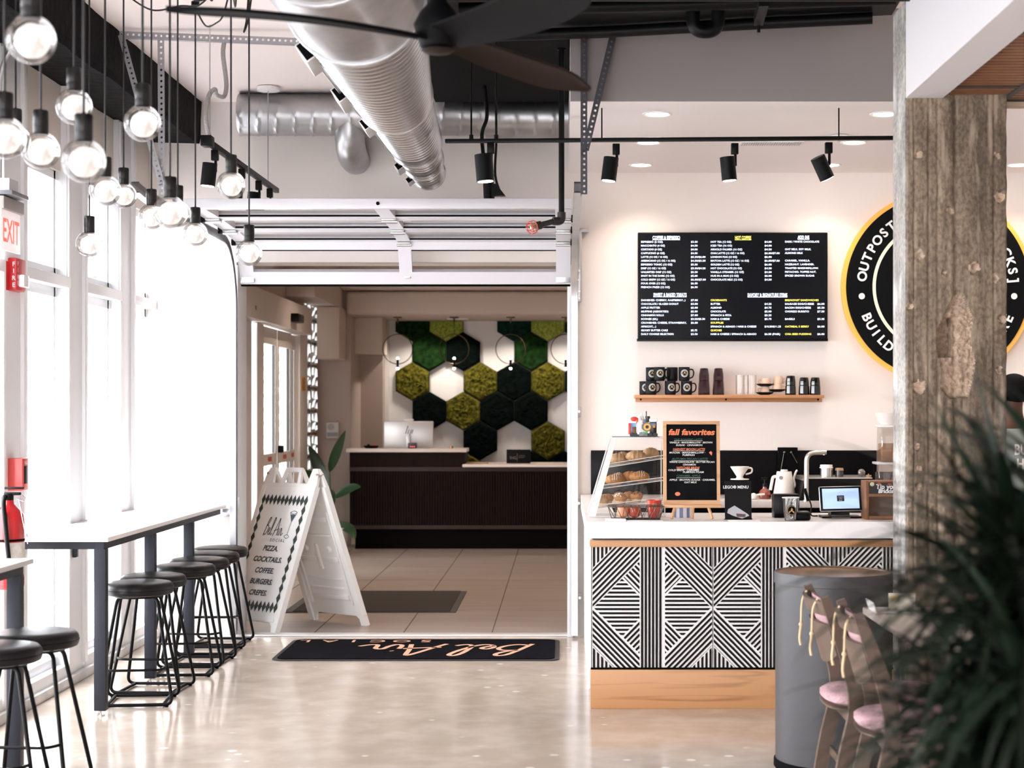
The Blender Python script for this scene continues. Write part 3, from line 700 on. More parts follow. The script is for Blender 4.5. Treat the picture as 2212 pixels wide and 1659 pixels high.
cn = spline([P(484, 92, 9.3), P(482, 120, 9.3), P(489, 180, 9.28), P(484, 208, 9.25), P(468, 205, 9.2), P(464, 193, 9.18), P(452, 205, 9.15), P(445, 240, 9.1), P(446, 270, 9.08), P(452, 293, 9.08)], 8)
cd_ = MB().tube(cn, .013, 10).obj('flexible_conduit', mat('conduit_grey', (.42, .40, .39), .4, .6, bump=.9, bscale=150), None)
tag(cd_, 'grey flexible conduit curling down to the short track over the bar', 'conduit')
TG2 = 'spotlights on the short track'
for t, lb_ in ((.10, 'black spotlight at the near end of the short track, beside the first strut'), (.45, 'black spotlight partly behind a globe on the short track'), (.70, 'black spotlight past the middle of the short track'), (.88, 'black spotlight at the far end of the short track by the wall')):
    spot_head('track_spotlight', p0.lerp(p1, t) + Vector((0, 0, -.014)), .1, PI, lb_, TG2)

# ================================================================== soffit fittings
DLM = mat('downlight_glow', (1, .95, .9), .4, emit=14, ecol=(1, .88, .74))
dnames = {(0, 0): 'near row, above the screen edge by the slanting brace', (1, 0): 'middle row, mostly behind the lighting track near the brace', (2, 0): 'row by the wall, straight above the menu screen edge', (0, 1): 'near row, half hidden by the pillar', (1, 1): 'middle row, touching the lighting track by the pillar', (2, 1): 'row by the wall, behind the tilted spotlight', (0, 2): 'near row past the pillar', (1, 2): 'middle row past the pillar', (2, 2): 'row by the wall past the pillar, above the person'}
proto = None
for i, x in enumerate((.535, 1.82, 3.11)):
    for j, y in enumerate((9.15, 10.12, 11.05)):
        lb_ = 'round glowing soffit downlight in the ' + dnames[(j, i)]
        if proto is None:
            proto = thing('downlight', (x, y, 3.27), lb_, 'downlight', 'soffit downlights')
            MB().lathe([(.062, -.001), (.075, -.006), (.085, -.002), (.085, .0)], (x, y, 3.27), 32).obj('trim_ring', WHT, proto)
            MB().cyl((x, y, 3.2685), (x, y, 3.267), .063, seg=32).obj('lens', DLM, proto)
        else: dup(proto, (x, y, 3.27), 0, lb_)
vt = thing('linear_vent', (PX(1665, 10.2), 10.15, 3.265), 'white linear slot vent in the soffit behind the track', 'vent')
MB().box(PX(1600, 10.1), PX(1735, 10.1), 10.05, 10.2, 3.262, 3.272, .002).obj('frame', WHT, vt)
v_ = MB()
for k in range(26): x = PX(1604, 10.1) + k * .0143; v_.box(x, x + .006, 10.07, 10.18, 3.258, 3.263)
v_.obj('louvre', mat('vent_shadow', (.45, .43, .43), .6), vt)  # grey strips painted as the shade in the vent slots
sk = thing('sprinkler_rose', P(1812, 292, 9.8), 'small white sprinkler rose under the soffit above the track', 'sprinkler')  # sprinkler head on its white ceiling rose
MB().lathe([(.0001, 0), (.05, 0), (.055, .006), (.02, .012)], (PX(1812, 9.85), 9.85, 3.258), 24).obj('rose', WHT, sk)
MB().cyl((PX(1812, 9.85), 9.85, 3.262), (PX(1812, 9.85), 9.85, 3.222), .008, seg=10).obj('head', STEEL, sk)
# ================================================================== globe pendants
CORE = mat('globe_core', (.30, .28, .265), .4, emit=1.25, ecol=(1, .94, .90))
GGL = glass('globe_glass', (.99, .98, .97), .75)
CAPM = mat('pendant_cap', (.007, .006, .006), .34, spec=.3)
_n, _l, _b = CORE.node_tree.nodes, CORE.node_tree.links, CORE.node_tree.nodes['Principled BSDF']
_t = _n.new('ShaderNodeTexCoord'); _z = _n.new('ShaderNodeTexNoise'); _z.inputs['Scale'].default_value = 26; _z.inputs['Detail'].default_value = 2; _m = _n.new('ShaderNodeMapRange')
_m.inputs[1].default_value = .36; _m.inputs[2].default_value = .62; _m.inputs[3].default_value = .48; _m.inputs[4].default_value = 1.0
_l.new(_t.outputs['Object'], _z.inputs['Vector']); _l.new(_z.outputs['Fac'], _m.inputs[0]); _l.new(_m.outputs[0], _b.inputs['Emission Strength'])
R0 = .0665
def cast_core():
    b = MB().ball((0, 0, 0), R0 * .70, 24, 16)
    for i, v in enumerate(b.v):
        n_ = mnoise.noise(v * 40); b.v[i] = v * (1 + .05 * n_) + Vector((.004, 0, -.004))
    return b
pend = thing('globe_pendant', (0, 0, 0))
MB().ball((0, 0, 0), R0, 32, 20).obj('glass_globe', GGL, pend)
cast_core().obj('frosted_core', CORE, pend)
MB().lathe([(.0001, R0 - .012), (.0255, R0 - .012), (.0265, R0 - .008), (.0265, R0 + .018)], (0, 0, 0), 28).lathe([(.026, R0 + .0185), (.0268, R0 + .020), (.0268, R0 + .070), (.0245, R0 + .0735), (.006, R0 + .074), (.005, R0 + .08), (.0001, R0 + .08)], (0, 0, 0), 28).obj('cap', CAPM, pend)
PEN = [  # px, py, diameter px, label
    (67, 85, 107, 'biggest and nearest clear globe pendant, hung highest of all in front of the black beam'),
    (160, 230, 79, 'clear globe pendant straight below the black beam, second highest of the cluster'),
    (308, 266, 80, 'clear globe pendant in front of the two grey struts'),
    (10, 297, 92, 'clear globe pendant cut off by the picture edge above the conduit box'),
    (34, 303, 64, 'clear globe pendant mostly hidden behind the one above the conduit box'),
    (88, 325, 82, 'clear globe pendant between the edge-cut globe and the big low one'),
    (181, 347, 95, 'large clear globe pendant hanging in the middle of the cluster'),
    (227, 411, 68, 'clear globe pendant overlapping a smaller one behind it, under the large middle globe'),
    (267, 422, 56, 'small clear globe pendant half behind another, just below the beam end'),
    (193, 527, 57, 'lowest clear globe pendant of the window side, alone against the glass'),
    (327, 468, 56, 'small clear globe pendant tucked behind a larger one beside the upright strut'),
    (367, 458, 72, 'clear globe pendant at the foot of the upright strut'),
    (384, 462, 58, 'clear globe pendant hidden directly behind the globe at the strut foot'),
    (422, 505, 54, 'clear globe pendant in front of the rolled door track'),
    (499, 400, 62, 'clear globe pendant beside the short lighting track'),
    (538, 546, 57, 'lowest clear globe pendant, in front of the rolled up glass door'),
]
PG = 'globe pendants over the window bar'
CTR = Vector((-1.62, 8.1, 3.74))
for i, (px, py, dpx, lab) in enumerate(PEN):
    Y = 2 * R0 * F / dpx; c = P(px, py, Y)
    if i == 0: o = pend; o.location = c; tag(o, lab, 'pendant lamp', PG)
    else:
        o = dup(pend, c, random.uniform(0, 6), lab, PG); tag(o, None, 'pendant lamp')
        for ch in [k for k in bpy.data.objects if k.parent is o]: pass
CORD = mat('black_cord', (.008, .008, .009), .5)
roots = [o for o in bpy.data.objects if o.name.startswith('globe_pendant') and o.parent is None]
roots.sort(key=lambda o: o.name)
SWAG = {8, 12, 13, 14, 15, 2}
for i, o in enumerate(roots):
    c = o.location; top = Vector((c.x, c.y, 3.75))
    pts = [c + Vector((0, 0, R0 + .078)), top]
    b = MB().tube(pts, .0045, 7)
    if i in SWAG:      # slack run from its hook back to the shared canopy
        sg = .10 + .05 * (i % 4); mid = (top + CTR) / 2 - Vector((0, 0, sg))
        dr_ = (top - CTR); dr_.z = 0; dr_.normalize(); end = CTR + dr_ * .106; b.tube(spline([top + Vector((0, 0, -.012)), top.lerp(mid, .5) - Vector((0, 0, .06)), mid, end.lerp(mid, .5) - Vector((0, 0, .05)), end], 8), .0045, 6)
    b.xf(Matrix.Translation(-c))
    # world position is folded into the parent already
    o.rotation_euler = (0, 0, 0)
    me_ = b; me_.xf(Matrix.Translation(c)); cdo = me_.obj('cord', CORD, o)
    hk = MB().cyl(top, top + Vector((0, 0, .02)), .022, seg=16).cyl(top - Vector((0, 0, .03)), top, .008, seg=10).obj('ceiling_hook', BLK, o)
cp = MB().lathe([(.0001, -.03), (.09, -.03), (.10, -.02), (.10, .0)], CTR + Vector((0, 0, .03)), 32).obj('ceiling_canopy', BLK)
tag(cp, 'black round ceiling canopy gathering the slack pendant cords', 'canopy')

# ================================================================== window bar tables
def bar_table(name, y0, y1, label, legs_y, end_leg=True):
    x0, x1, zt = -2.865, -2.362, .936
    t = thing(name, ((x0 + x1) / 2, (y0 + y1) / 2, 0), label, 'bar table', 'white topped window bars')
    MB().box(x0, x1, y0, y1, zt - .024, zt, .003).obj('tabletop', WHTQ, t)
    MB().box(x1 - .075, x1 - .03, y0 + .03, y1 - .05, zt - .065, zt - .024).box(x0 + .02, x0 + .06, y0 + .03, y1 - .05, zt - .065, zt - .024).box(x0 + .061, x1 - .076, y0 + .031, y0 + .075, zt - .064, zt - .0245).box(x0 + .061, x1 - .076, y1 - .095, y1 - .051, zt - .064, zt - .0245).obj('apron', BAR_G, t)
    for y in legs_y:
        MB().box(x1 - .082, x1 - .022, y, y + .055, .028, zt - .064, .002).obj('leg', BAR_G, t)
        MB().cyl((x1 - .052, y + .027, 0), (x1 - .052, y + .027, .008), .02, seg=14).cyl((x1 - .052, y + .027, .008), (x1 - .052, y + .027, .03), .006, seg=8).obj('levelling_foot', STEEL, t)
        MB().box(x0 + .0, x0 + .02, y, y + .055, zt - .20, zt - .064, .002).obj('wall_bracket', BAR_G, t)
    return t
bar_table('bar_table', 8.42, 11.38, 'long white window bar with six black stools in a row', (8.45, 9.47, 10.447))
bar_table('bar_table', 4.4, 7.24, 'nearer white window bar cut by the picture edge beside the extinguisher', (7.12, 5.0))
MB_ = MB().box(-2.39, -2.33, 11.385, 11.428, .85, .905, .004).obj('bar_mount', GALV); tag(MB_, 'small galvanised bracket fixing the window bar to the bright wall', 'bracket')

# ================================================================== stools
def make_stool():
    t = thing('bar_stool', (0, 0, 0))
    R = .186
    MB().lathe([(.0001, .592), (R - .02, .592), (R - .006, .598), (R, .612), (R, .632), (R - .004, .645), (R - .016, .657), (R - .05, .663), (.0001, .665)], (0, 0, 0), 48).obj('seat', VINYL, t)
    MB().lathe([(R - .0005, .6215), (R + .0015, .623), (R - .0005, .6245)], (0, 0, 0), 48).obj('seam', BLKM, t)
    MB().cyl((0, 0, .578), (0, 0, .592), .13, seg=28).obj('seat_plate', BLK, t)
    fr = BLK
    for s in (-1, 1):
        yt, yb = s * .055, s * .155
        path = [(-.03, yt * .9, .582), (-.105, yt, .582), (-.20, yb, .012), (.20, yb, .012), (.105, yt, .582), (.03, yt * .9, .582)]
        MB().tube(fillet(path, .045, 7), .0092, 10).obj('leg_frame', fr, t)
        for sx in (-1, 1): MB().cyl((sx * .17, yb, 0), (sx * .17, yb, .008), .009, seg=10).obj('foot_pad', BLKM, t)
    for sx in (-1, 1): MB().tube([(sx * .15, -.155, .012), (sx * .15, .155, .012)], .009, 8).obj('floor_runner', fr, t)
    h = .205; xw = .20 - .095 * h / .58 + .0; yw = .155 - .10 * h / .58
    MB().tube(fillet([(-xw, -yw, h), (-xw + .03, -yw - .075, h), (xw - .03, -yw - .075, h), (xw, -yw, h)], .05, 6), .007, 8).obj('footrest', fr, t)
    return t
stool = make_stool()
ST = [(-2.315, 8.86, 'first black round stool at the near end of the long window bar'), (-2.335, 9.245, 'second black round stool along the long window bar, counted from its near end'), (-2.296, 9.85, 'third black round stool along the long window bar, counted from its near end'),
      (-2.30, 10.265, 'fourth black round stool along the long window bar, counted from its near end'), (-2.32, 10.69, 'fifth black round stool along the long window bar, last but one before the wall'), (-2.344, 11.10, 'last black round stool of the long window bar, in front of the folding sign'),
      (-2.245, 6.88, 'black round stool tucked at the end of the nearer window bar below the extinguisher'), (-2.27, 6.47, 'black round stool cut by the picture edge, nearest of all')]
SG = 'black window bar stools'
rots = (.10, -.06, .05, -.05, PI, -.03, -.08, .1)
for i, (x, y, lab) in enumerate(ST):
    o = stool if i == 0 else dup(stool, (x, y, 0), rots[i])
    o.location = (x, y, 0); o.rotation_euler = (0, 0, rots[i]); tag(o, lab, 'stool', SG)

# ================================================================== fire equipment by the first window
ex = thing('fire_extinguisher', (-2.785, 8.15, .70), 'red fire extinguisher with black hose hanging on the white post', 'fire extinguisher')
c = Vector((-2.785, 8.15, 0))
REDX = mat('extinguisher_red', (.50, .012, .015), .22)
MB().lathe([(.0001, .70), (.066, .70), (.074, .71), (.076, .725), (.076, 1.035), (.070, 1.075), (.045, 1.105), (.026, 1.125), (.024, 1.145), (.0001, 1.145)], (c.x, c.y, 0), 32).obj('cylinder', REDX, ex)
MB().lathe([(.0765, .76), (.0772, .76), (.0772, .935), (.0765, .935)], (c.x, c.y, 0), 32).obj('label_band', mat('label_paper', (.80, .76, .72), .5, var=.25, vscale=40), ex)
MB().lathe([(.0766, .94), (.0773, .94), (.0773, .952), (.0766, .952)], (c.x, c.y, 0), 32).obj('band', BLKM, ex)
MB().cyl((c.x, c.y, 1.14), (c.x, c.y, 1.18), .024, seg=16).box(c.x - .02, c.x + .06, c.y - .012, c.y + .012, 1.17, 1.185, .003).box(c.x - .02, c.x + .075, c.y - .01, c.y + .01, 1.20, 1.212, .003).obj('valve', BLK, ex)
MB().tube([(c.x + .07, c.y, 1.172 + .0), (c.x + .085, c.y - .01, 1.16), (c.x + .08, c.y - .02, 1.14), (c.x + .05, c.y - .02, 1.15)], .003, 6).obj('pull_pin', STEEL, ex)
MB().tube(spline([(c.x - .01, c.y - .03, 1.165), (c.x + .0, c.y - .075, 1.13), (c.x + .015, c.y - .088, 1.0), (c.x + .03, c.y - .09, .86), (c.x + .035, c.y - .088, .80)], 6), .012, 10).obj('hose', BLKP, ex)
MB().box(-2.876, -2.86, 8.13, 8.17, .95, 1.2).obj('wall_hook', STEEL, ex)
MB().tube(spline([(c.x + .06, c.y - .03, 1.15), (c.x + .09, c.y - .05, 1.03), (c.x + .115, c.y - .06, .93)], 5), .0015, 5).obj('tag_cord', STEEL, ex)
def wallx(px, Y): return PX(px, Y)
ps = thing('pull_station', (-2.87, 8.5, 1.3), 'red fire alarm pull station on the white post above the extinguisher', 'alarm')
a, e = P(10, 1060, 8.42).z, P(10, 990, 8.42).z
REDP = mat('pull_red', (.68, .09, .08), .35)
MB().box(-2.88, -2.80, 8.40, 8.50, a, e, .006).obj('body', REDP, ps)
MB().box(-2.802, -2.797, 8.425, 8.475, a + .035, e - .04, .002).obj('pull_handle', BLKP, ps)
MB().text('PULL', .022, frame_m((-2.7985, 8.43, e - .032), (0, 1, 0), (0, 0, 1)), bold=.01).obj('lettering', WINK, ps)
hs = thing('alarm_horn', (-2.87, 8.47, 2.2), 'red fire alarm horn with a clear strobe on the white post', 'alarm')
a, e = P(20, 627, 8.4).z, P(20, 556, 8.4).z
MB().box(-2.88, -2.83, 8.40, 8.55, a, e, .01).box(-2.88, -2.872, 8.36, 8.58, a - .0, e - .02, .003).obj('body', RED, hs)
MB().box(-2.833, -2.80, 8.43, 8.52, a + .02, a + .085, .008).obj('strobe', mat('strobe_clear', (.8, .8, .8), .1), hs)
lt = MB()
for k, ch in enumerate('FIRE'): lt.text(ch, .032, frame_m((-2.845, 8.398, e - .045 - k * .036), (1, 0, 0), (0, 0, 1)), 'CENTER', bold=.02)
for k, ch in enumerate('FIRE'): lt.text(ch, .03, frame_m((-2.829, 8.42, e - .04 - k * .034), (0, 1, 0), (0, 0, 1)), 'CENTER', bold=.02)
lt.obj('lettering', WINK, hs)
es = thing('exit_sign', (-2.76, 8.08, 2.4), 'red lettered exit sign hanging edge-on below a grey box by the window', 'exit sign')
yn, yf = 7.96, 8.24; zt, zb = PZ(452, 8.0), PZ(540, 8.0)
MB().box(-2.765, -2.757, yn, yf, zb, zt, .002).obj('panel', mat('exit_panel', (.85, .80, .80), .25, emit=.35, ecol=(1, .85, .85)), es)
MB().text('EXIT', .165, frame_m((-2.756, (yn + yf) / 2, zb + .045), (0, 1, 0), (0, 0, 1)), 'CENTER', bold=.012, xs=.72).obj('lettering', mat('exit_red', (.8, .05, .04), .4, emit=.9, ecol=(1, .12, .08)), es)
MB().box(-2.80, -2.74, yn - .01, yf + .01, zt, zt + .062, .005).obj('housing', mat('housing_taupe', (.30, .27, .25), .5), es)
jb = thing('junction_box', (-2.78, 8.06, 2.75), 'grey electrical box with conduit pipe above the exit sign', 'junction box')
MB().box(-2.86, -2.73, 8.0, 8.13, PZ(412, 8.0), PZ(384, 8.0), .004).obj('box', mat('box_grey', (.55, .54, .54), .45), jb)
MB().box(-2.83, -2.70, 7.95, 8.2, PZ(422, 8.0), PZ(413, 8.0), .003).obj('canopy_plate', mat('plate_dark', (.14, .14, .15), .4), jb)
MB().cyl((-2.80, 8.06, PZ(385, 8.0)), (-2.80, 8.06, 3.1), .012, seg=12).tube(fillet([(-2.80, 8.06, 3.09), (-2.80, 8.06, 3.3), (-2.7, 8.06, 3.47)], .1, 6), .012, 12).obj('conduit', mat('conduit_steel', (.5, .5, .5), .35, .8), jb)
# ================================================================== lobby shell
LW = MB().box(-3.05, -2.9, 11.74, 14.2, 0, 3.4).box(-3.05, -2.9, 14.2, 18.06, 2.72, 3.4).box(-3.05, -2.9, 19.12, 20.6, 0, 3.4).box(-3.05, -2.9, 18.06, 19.12, 2.9, 3.4)
struct(LW.obj('wall_lobby_side', TAN, smooth=False))
struct(MB().box(-2.95, -2.51, 19.2, 19.4, 0, 3.4).box(-2.66, -2.235, 20.15, 20.4, 0, 3.4).box(-2.56, -2.51, 19.4, 20.15, 0, 3.4).obj('wall_lobby_panel', TAN, smooth=False))
struct(MB().box(-2.26, 3, 20.5, 20.6, 0, 2.9).box(-2.262, -2.19, 20.40, 20.5, 0, 2.76).obj('wall_lobby_back', mat('lobby_white_wall', (.72, .69, .66), .6), smooth=False))
struct(MB().box(2.6, 2.7, 11.74, 20.6, 0, 3.4).obj('wall_lobby_far_side', TAN, smooth=False))
struct(MB().box(-2.95, 3, 11.74, 20.6, 3.3, 3.4).obj('ceiling_lobby', TANL, smooth=False))
bh = MB().box(-2.56, 2.6, 19.1, 20.49, 2.72, 3.0, .05, seg=4)
struct(bh.obj('ceiling_lobby_bulkhead', TANL))
struct(MB().box(-2.60, 2.6, 18.9, 20.49, 3.01, 3.3, .02).obj('ceiling_lobby_step', TANL))
struct(MB().box(-2.95, -2.60, 17.0, 19.19, 2.79, 3.3).obj('ceiling_lobby_drop', mat('lobby_pale', (.58, .50, .44), .7), smooth=False))
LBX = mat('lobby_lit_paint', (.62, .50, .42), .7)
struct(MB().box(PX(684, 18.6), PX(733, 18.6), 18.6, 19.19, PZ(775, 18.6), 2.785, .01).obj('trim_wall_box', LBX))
struct(MB().box(PX(733, 19.6), PX(826, 19.6), 19.6, 20.14, PZ(765, 19.6), 2.719, .01).obj('trim_wall_box', TANL))

# ================================================================== automatic sliding entry door
d2 = thing('door_2', (-2.85, 16, 0)); struct(d2)
CR = mat('door_frame_cream', (.72, .68, .65), .4)
DG = mat('dark_gap', (.02, .02, .022), .5)
def Yd(px): return 2.9 * F / (VX - px)
MB().box(-2.93, -2.74, 13.6, 17.72, 2.415, 2.70, .006).obj('operator_header', mat('header_cream', (.70, .64, .60), .4), d2)
MB().box(-2.745, -2.66, Yd(605) - .3, Yd(605) + .05, PZ(687, 15.7), PZ(668, 15.7), .012).obj('motion_sensor', BLKP, d2)
MB().box(-2.738, -2.735, 14.44, 14.5, PZ(668, 14.4), PZ(659, 14.4)).obj('header_sticker', mat('sticker_grey', (.25, .2, .2), .5), d2)
def leaf(a, c, x, name):
    f_ = MB()
    f_.box(x - .022, x + .022, a, a + .09, 0.01, 2.40, .003).box(x - .022, x + .022, c - .09, c, .01, 2.40, .003)
    f_.box(x - .021, x + .021, a + .09, c - .09, 2.24, 2.40).box(x - .021, x + .021, a + .09, c - .09, .01, .22)
    f_.box(x - .021, x + .023, a + .09, c - .09, 1.06, 1.17, .003)
    f_.obj(name, CR, d2, smooth=False)
    MB().quad((x, a + .09, .22), (x, c - .09, .22), (x, c - .09, 1.06), (x, a + .09, 1.06)).obj('pane', GLSD, d2)
    MB().quad((x, a + .09, 1.17), (x, c - .09, 1.17), (x, c - .09, 2.24), (x, a + .09, 2.24)).obj('pane', GLSD, d2)
    MB().box(x + .0225, x + .025, (a + c) / 2 - .10, (a + c) / 2 + .10, 1.095, 1.14).obj('push_label', mat('push_label_red', (.50, .10, .08), .5), d2)
    MB().box(x - .012, x + .012, c - .101, c - .091, .22, 2.24).obj('gasket', DG, d2, smooth=False)
MB().box(-2.95, -2.86, 14.2, 14.9, 0, 2.42, .003).obj('side_frame', CR, d2)
MB().box(-2.94, -2.87, 14.9, 14.96, 0, 2.42).obj('gap_seal', DG, d2, smooth=False)
MB().box(-2.93, -2.84, 15.08, 15.40, 0, 2.41, .004).obj('post', CR, d2)
leaf(15.42, 16.22, -2.88, 'door_leaf'); leaf(16.25, 17.08, -2.88, 'door_leaf'); leaf(17.10, 17.52, -2.91, 'side_light')
MB().box(-2.95, -2.84, 17.54, 18.05, 0, 2.72, .004).obj('post', CR, d2)
MB().box(-2.845, -2.80, 16.2, 16.28, 1.17, 1.24, .006).obj('lock', BLKM, d2)
ws = thing('warning_sticker', (-2.838, 17.75, 1.7), 'orange caution sticker on the cream door post', 'sticker')
MB().box(-2.8395, -2.836, 17.62, 17.90, PZ(845, 17.7), PZ(814, 17.7), .001).obj('sheet', mat('sticker_orange', (.85, .40, .05), .5), ws)
t_ = MB()
for k in range(7): t_.box(-2.8358, -2.8352, 17.66, 17.86 - .03 * (k % 2), PZ(818 + k * 3.6, 17.7) - .008, PZ(818 + k * 3.6, 17.7))
t_.obj('lettering', INK, ws)
# glass block panel: 4 x 14 blocks, all pattern of one wall panel
gb = thing('window_20', (-2.9, 18.6, 0)); struct(gb)
GBK = mat('glass_block', (.66, .65, .62), .08, spec=.9)
b = MB(); bl = MB()
BR = mat('glass_block_bright', (.9, .92, .92), .15, emit=1.0, ecol=(.95, .98, 1.0))
hb = .262
for r in range(11):
    for c in range(2):
        y0 = 18.08 + c * .52; y1 = y0 + .505; z0 = .02 + r * hb; z1 = z0 + hb - .018
        b.box(-2.93, -2.885, y0, y1, z0, z1, .018)
        random.seed(r * 7 + c)
        fl = lambda u, v: (-2.879, y0 + u * (y1 - y0), z0 + v * (z1 - z0))
        for poly in (((.08, .12), (.34, .16), (.62, .5), (.3, .42)), ((.55, .55), (.9, .5), (.78, .9), (.62, .92)), ((.1, .6), (.3, .58), (.26, .92), (.1, .9)), ((.6, .1), (.9, .12), (.86, .34), (.66, .3))):
            bl.add([fl(u + random.uniform(-.05, .05), v + random.uniform(-.05, .05)) for u, v in poly], [tuple(range(4))])
b.obj('glass_block_tile', GBK, gb); 
gl_ = mat('glass_block_glint', (.95, .97, .98), .05, spec=1)
bl.obj('glass_block_glow_tile', mat('daylight_glow', (.9, .93, .95), .1, emit=.9, ecol=(.93, .97, 1)), gb, smooth=False, fix=False)  # glowing patches on the blocks stand in for daylight coming through them
MB().box(-2.95, -2.93, 18.06, 19.12, 0, 2.9).obj('backing', mat('mortar', (.50, .46, .42), .7), gb, smooth=False)

# wall intercom
ic = thing('wall_intercom', P(719, 928, 19.18), 'small white intercom box with a round speaker on the tan lobby wall', 'intercom')
Y = 19.2; MB().box(PX(706, Y), PX(733, Y), 19.15, 19.2, PZ(946, Y), PZ(912, Y), .006).obj('body', mat('intercom_white', (.62, .58, .56), .5), ic)
MB().cyl((PX(716, Y), 19.15, PZ(922, Y)), (PX(716, Y), 19.146, PZ(922, Y)), .04, seg=24).obj('speaker', mat('speaker_grey', (.42, .38, .37), .6), ic)
MB().box(PX(708, Y), PX(731, Y), 19.144, 19.15, PZ(943, Y), PZ(934, Y)).obj('display_panel', mat('panel_slate', (.28, .26, .28), .4), ic)

# ================================================================== reception desk
rd = thing('reception_desk', (-.6, 18.9, 0), 'dark ribbed wooden reception desk with a raised left end', 'desk')
DW = wood('dark_walnut', (.0125, .0065, .005), (.005, .0035, .003), 1.2, 'Z', .65, .08)
DW2 = wood('dark_walnut_rail', (.030, .014, .010), (.015, .008, .006), 1.2, 'X', .5, .3)
XA, XB, XC = PX(755, 18.6), PX(1003, 18.6), 1.6
MB().box(XA, XC, 18.62, 19.3, .24, .945).obj('carcass', DW, rd, smooth=False)
MB().box(XA, XB, 18.605, 19.3, .946, 1.115).obj('raised_front', DW, rd, smooth=False)
MB().box(XA, XC, 18.60, 18.63, PZ(1018, 18.6), PZ(1009, 18.6) - .0).box(XA, XC, 18.60, 18.63, PZ(1143, 18.6), PZ(1135, 18.6)).obj('rail', DW2, rd, smooth=False)
sl_ = MB(); x = XA + .03
while x < XC: sl_.box(x, x + .018, 18.606, 18.622, PZ(1135, 18.6), PZ(1018, 18.6)); x += .03
sl_.obj('slat', DW, rd, smooth=False)
MB().box(XA + .06, XC, 18.64, 19.28, 0, .24).obj('plinth', mat('plinth_black', (.004, .003, .003), .7, spec=.03), rd, smooth=False)
CTS = mat('reception_top', (.72, .62, .55), .3)
MB().box(PX(748, 18.58), XB + .03, 18.56, 19.0, PZ(977, 18.58), PZ(969, 18.58), .004).obj('raised_top', CTS, rd)
MB().box(XB - .02, XC, 18.56, 19.32, PZ(1009, 18.58), PZ(1003, 18.58), .004).obj('low_top', CTS, rd)
zt = PZ(969, 18.58) + .001; zl = PZ(1003, 18.58) + .001
# computer screen seen from behind
mo = thing('monitor', (PX(882, 18.75), 18.8, zt), 'silver computer screen seen from behind on the raised desk end', 'monitor')
SIL = mat('silver_plastic', (.62, .60, .58), .35, .5)
Y = 18.78
MB().box(PX(829, Y), PX(936, Y), Y, Y + .03, PZ(967, Y), PZ(910, Y), .008).obj('screen_back', SIL, mo)
MB().box(PX(878, Y), PX(887, Y), Y - .03, Y, zt + .001, PZ(940, Y), .005).box(PX(858, Y), PX(905, Y), Y - .12, Y + .1, zt + .001, zt + .008, .003).obj('stand', SIL, mo)
mm = front_m(PX(876, Y), Y - .003, PZ(937, Y)); lg = MB()
def stroke(b, M, pts, w): b.ribbon([Vector(p) for p in pts], w, M)
for pts in ([(0, 0), (.030, .092)], [(.026, 0), (.042, .050)], [(.042, -.036), (.070, .050)], [(.072, 0), (.088, .050)]): stroke(lg, mm, pts, .010)
lg.obj('logo', INK, mo, smooth=False, fix=False)
wc = thing('webcam', (PX(882, Y), Y + .02, PZ(910, Y)), 'slim white webcam bar on top of the silver screen', 'webcam')
MB().box(PX(872, Y), PX(893, Y), Y - .01, Y + .03, PZ(909, Y), PZ(905, Y), .006).obj('bar', WHT, wc)
MB().box(PX(879, Y), PX(886, Y), Y, Y + .02, PZ(910, Y) + .0, PZ(908.5, Y)).obj('clip', WHT, wc)
cr = thing('card_reader', (PX(890, 18.7), 18.68, zt), 'small dark card reader with red lights in front of the silver screen', 'card reader')
Y = 18.60; MB().box(PX(881, Y), PX(900, Y), Y, Y + .05, zt, PZ(957, Y), .005).obj('body', mat('reader_dark', (.05, .03, .03), .4), cr)
rl = MB()
for k in range(3): rl.ball((PX(887 + k * 4, Y), Y - .001, PZ(965, Y)), .006, 8, 6)
rl.obj('indicator_dot', mat('red_led', (.8, .1, .05), .4, emit=1.5, ecol=(1, .15, .1)), cr)
bt_ = thing('desk_tray', (PX(802, 18.75), 18.72, zt), 'black shallow tray of odds and ends on the raised desk end', 'tray')
Y = 18.7; MB().lathe([(.0001, .002), (.07, .002), (.085, .02), (.09, .03), (.08, .028), (.0001, .018)], (PX(802, Y), Y, zt), 24).obj('tray', BLKM, bt_)
MB().box(PX(806, Y), PX(812, Y), Y - .02, Y + .02, zt + .02, zt + .045, .006).obj('red_cap', RED, bt_); MB().ball((PX(796, Y), Y, zt + .03), .02, 12, 8).obj('black_knob', BLKP, bt_)
kb = MB().lathe([(.0001, 0), (.022, 0), (.024, .012), (.018, .026), (.0001, .03)], (PX(975, 18.7), 18.7, zt), 20).obj('desk_bell', mat('copper', (.6, .33, .2), .25, 1)); tag(kb, 'small copper desk bell near the end of the raised desk top', 'bell')
ih = thing('desk_sign', (PX(1120, 18.9), 18.9, zl), 'black desk sign with faint gold letters on the lower desk', 'sign')
Y = 18.9; MB().box(PX(1094, Y), PX(1146, Y), Y, Y + .02, zl, PZ(971, Y), .003).obj('panel', mat('sign_black', (.006, .006, .007), .5, spec=.1), ih)
FG = mat('faint_gold', (.20, .15, .12), .5); MB().text('IHG', .048, front_m(PX(1101, Y), Y - .002, PZ(992, Y))).obj('letter_mark', FG, ih, smooth=False); gt = MB().text('HOTELS &', .016, front_m(PX(1121, Y), Y - .002, PZ(985, Y))).text('RESORTS', .016, front_m(PX(1121, Y), Y - .002, PZ(989, Y)))
MB().box(PX(1117, Y), PX(1117.6, Y), Y - .002, Y - .001, PZ(997, Y), PZ(979, Y)).obj('divider', FG, ih); gt.obj('lettering', FG, ih, smooth=False)
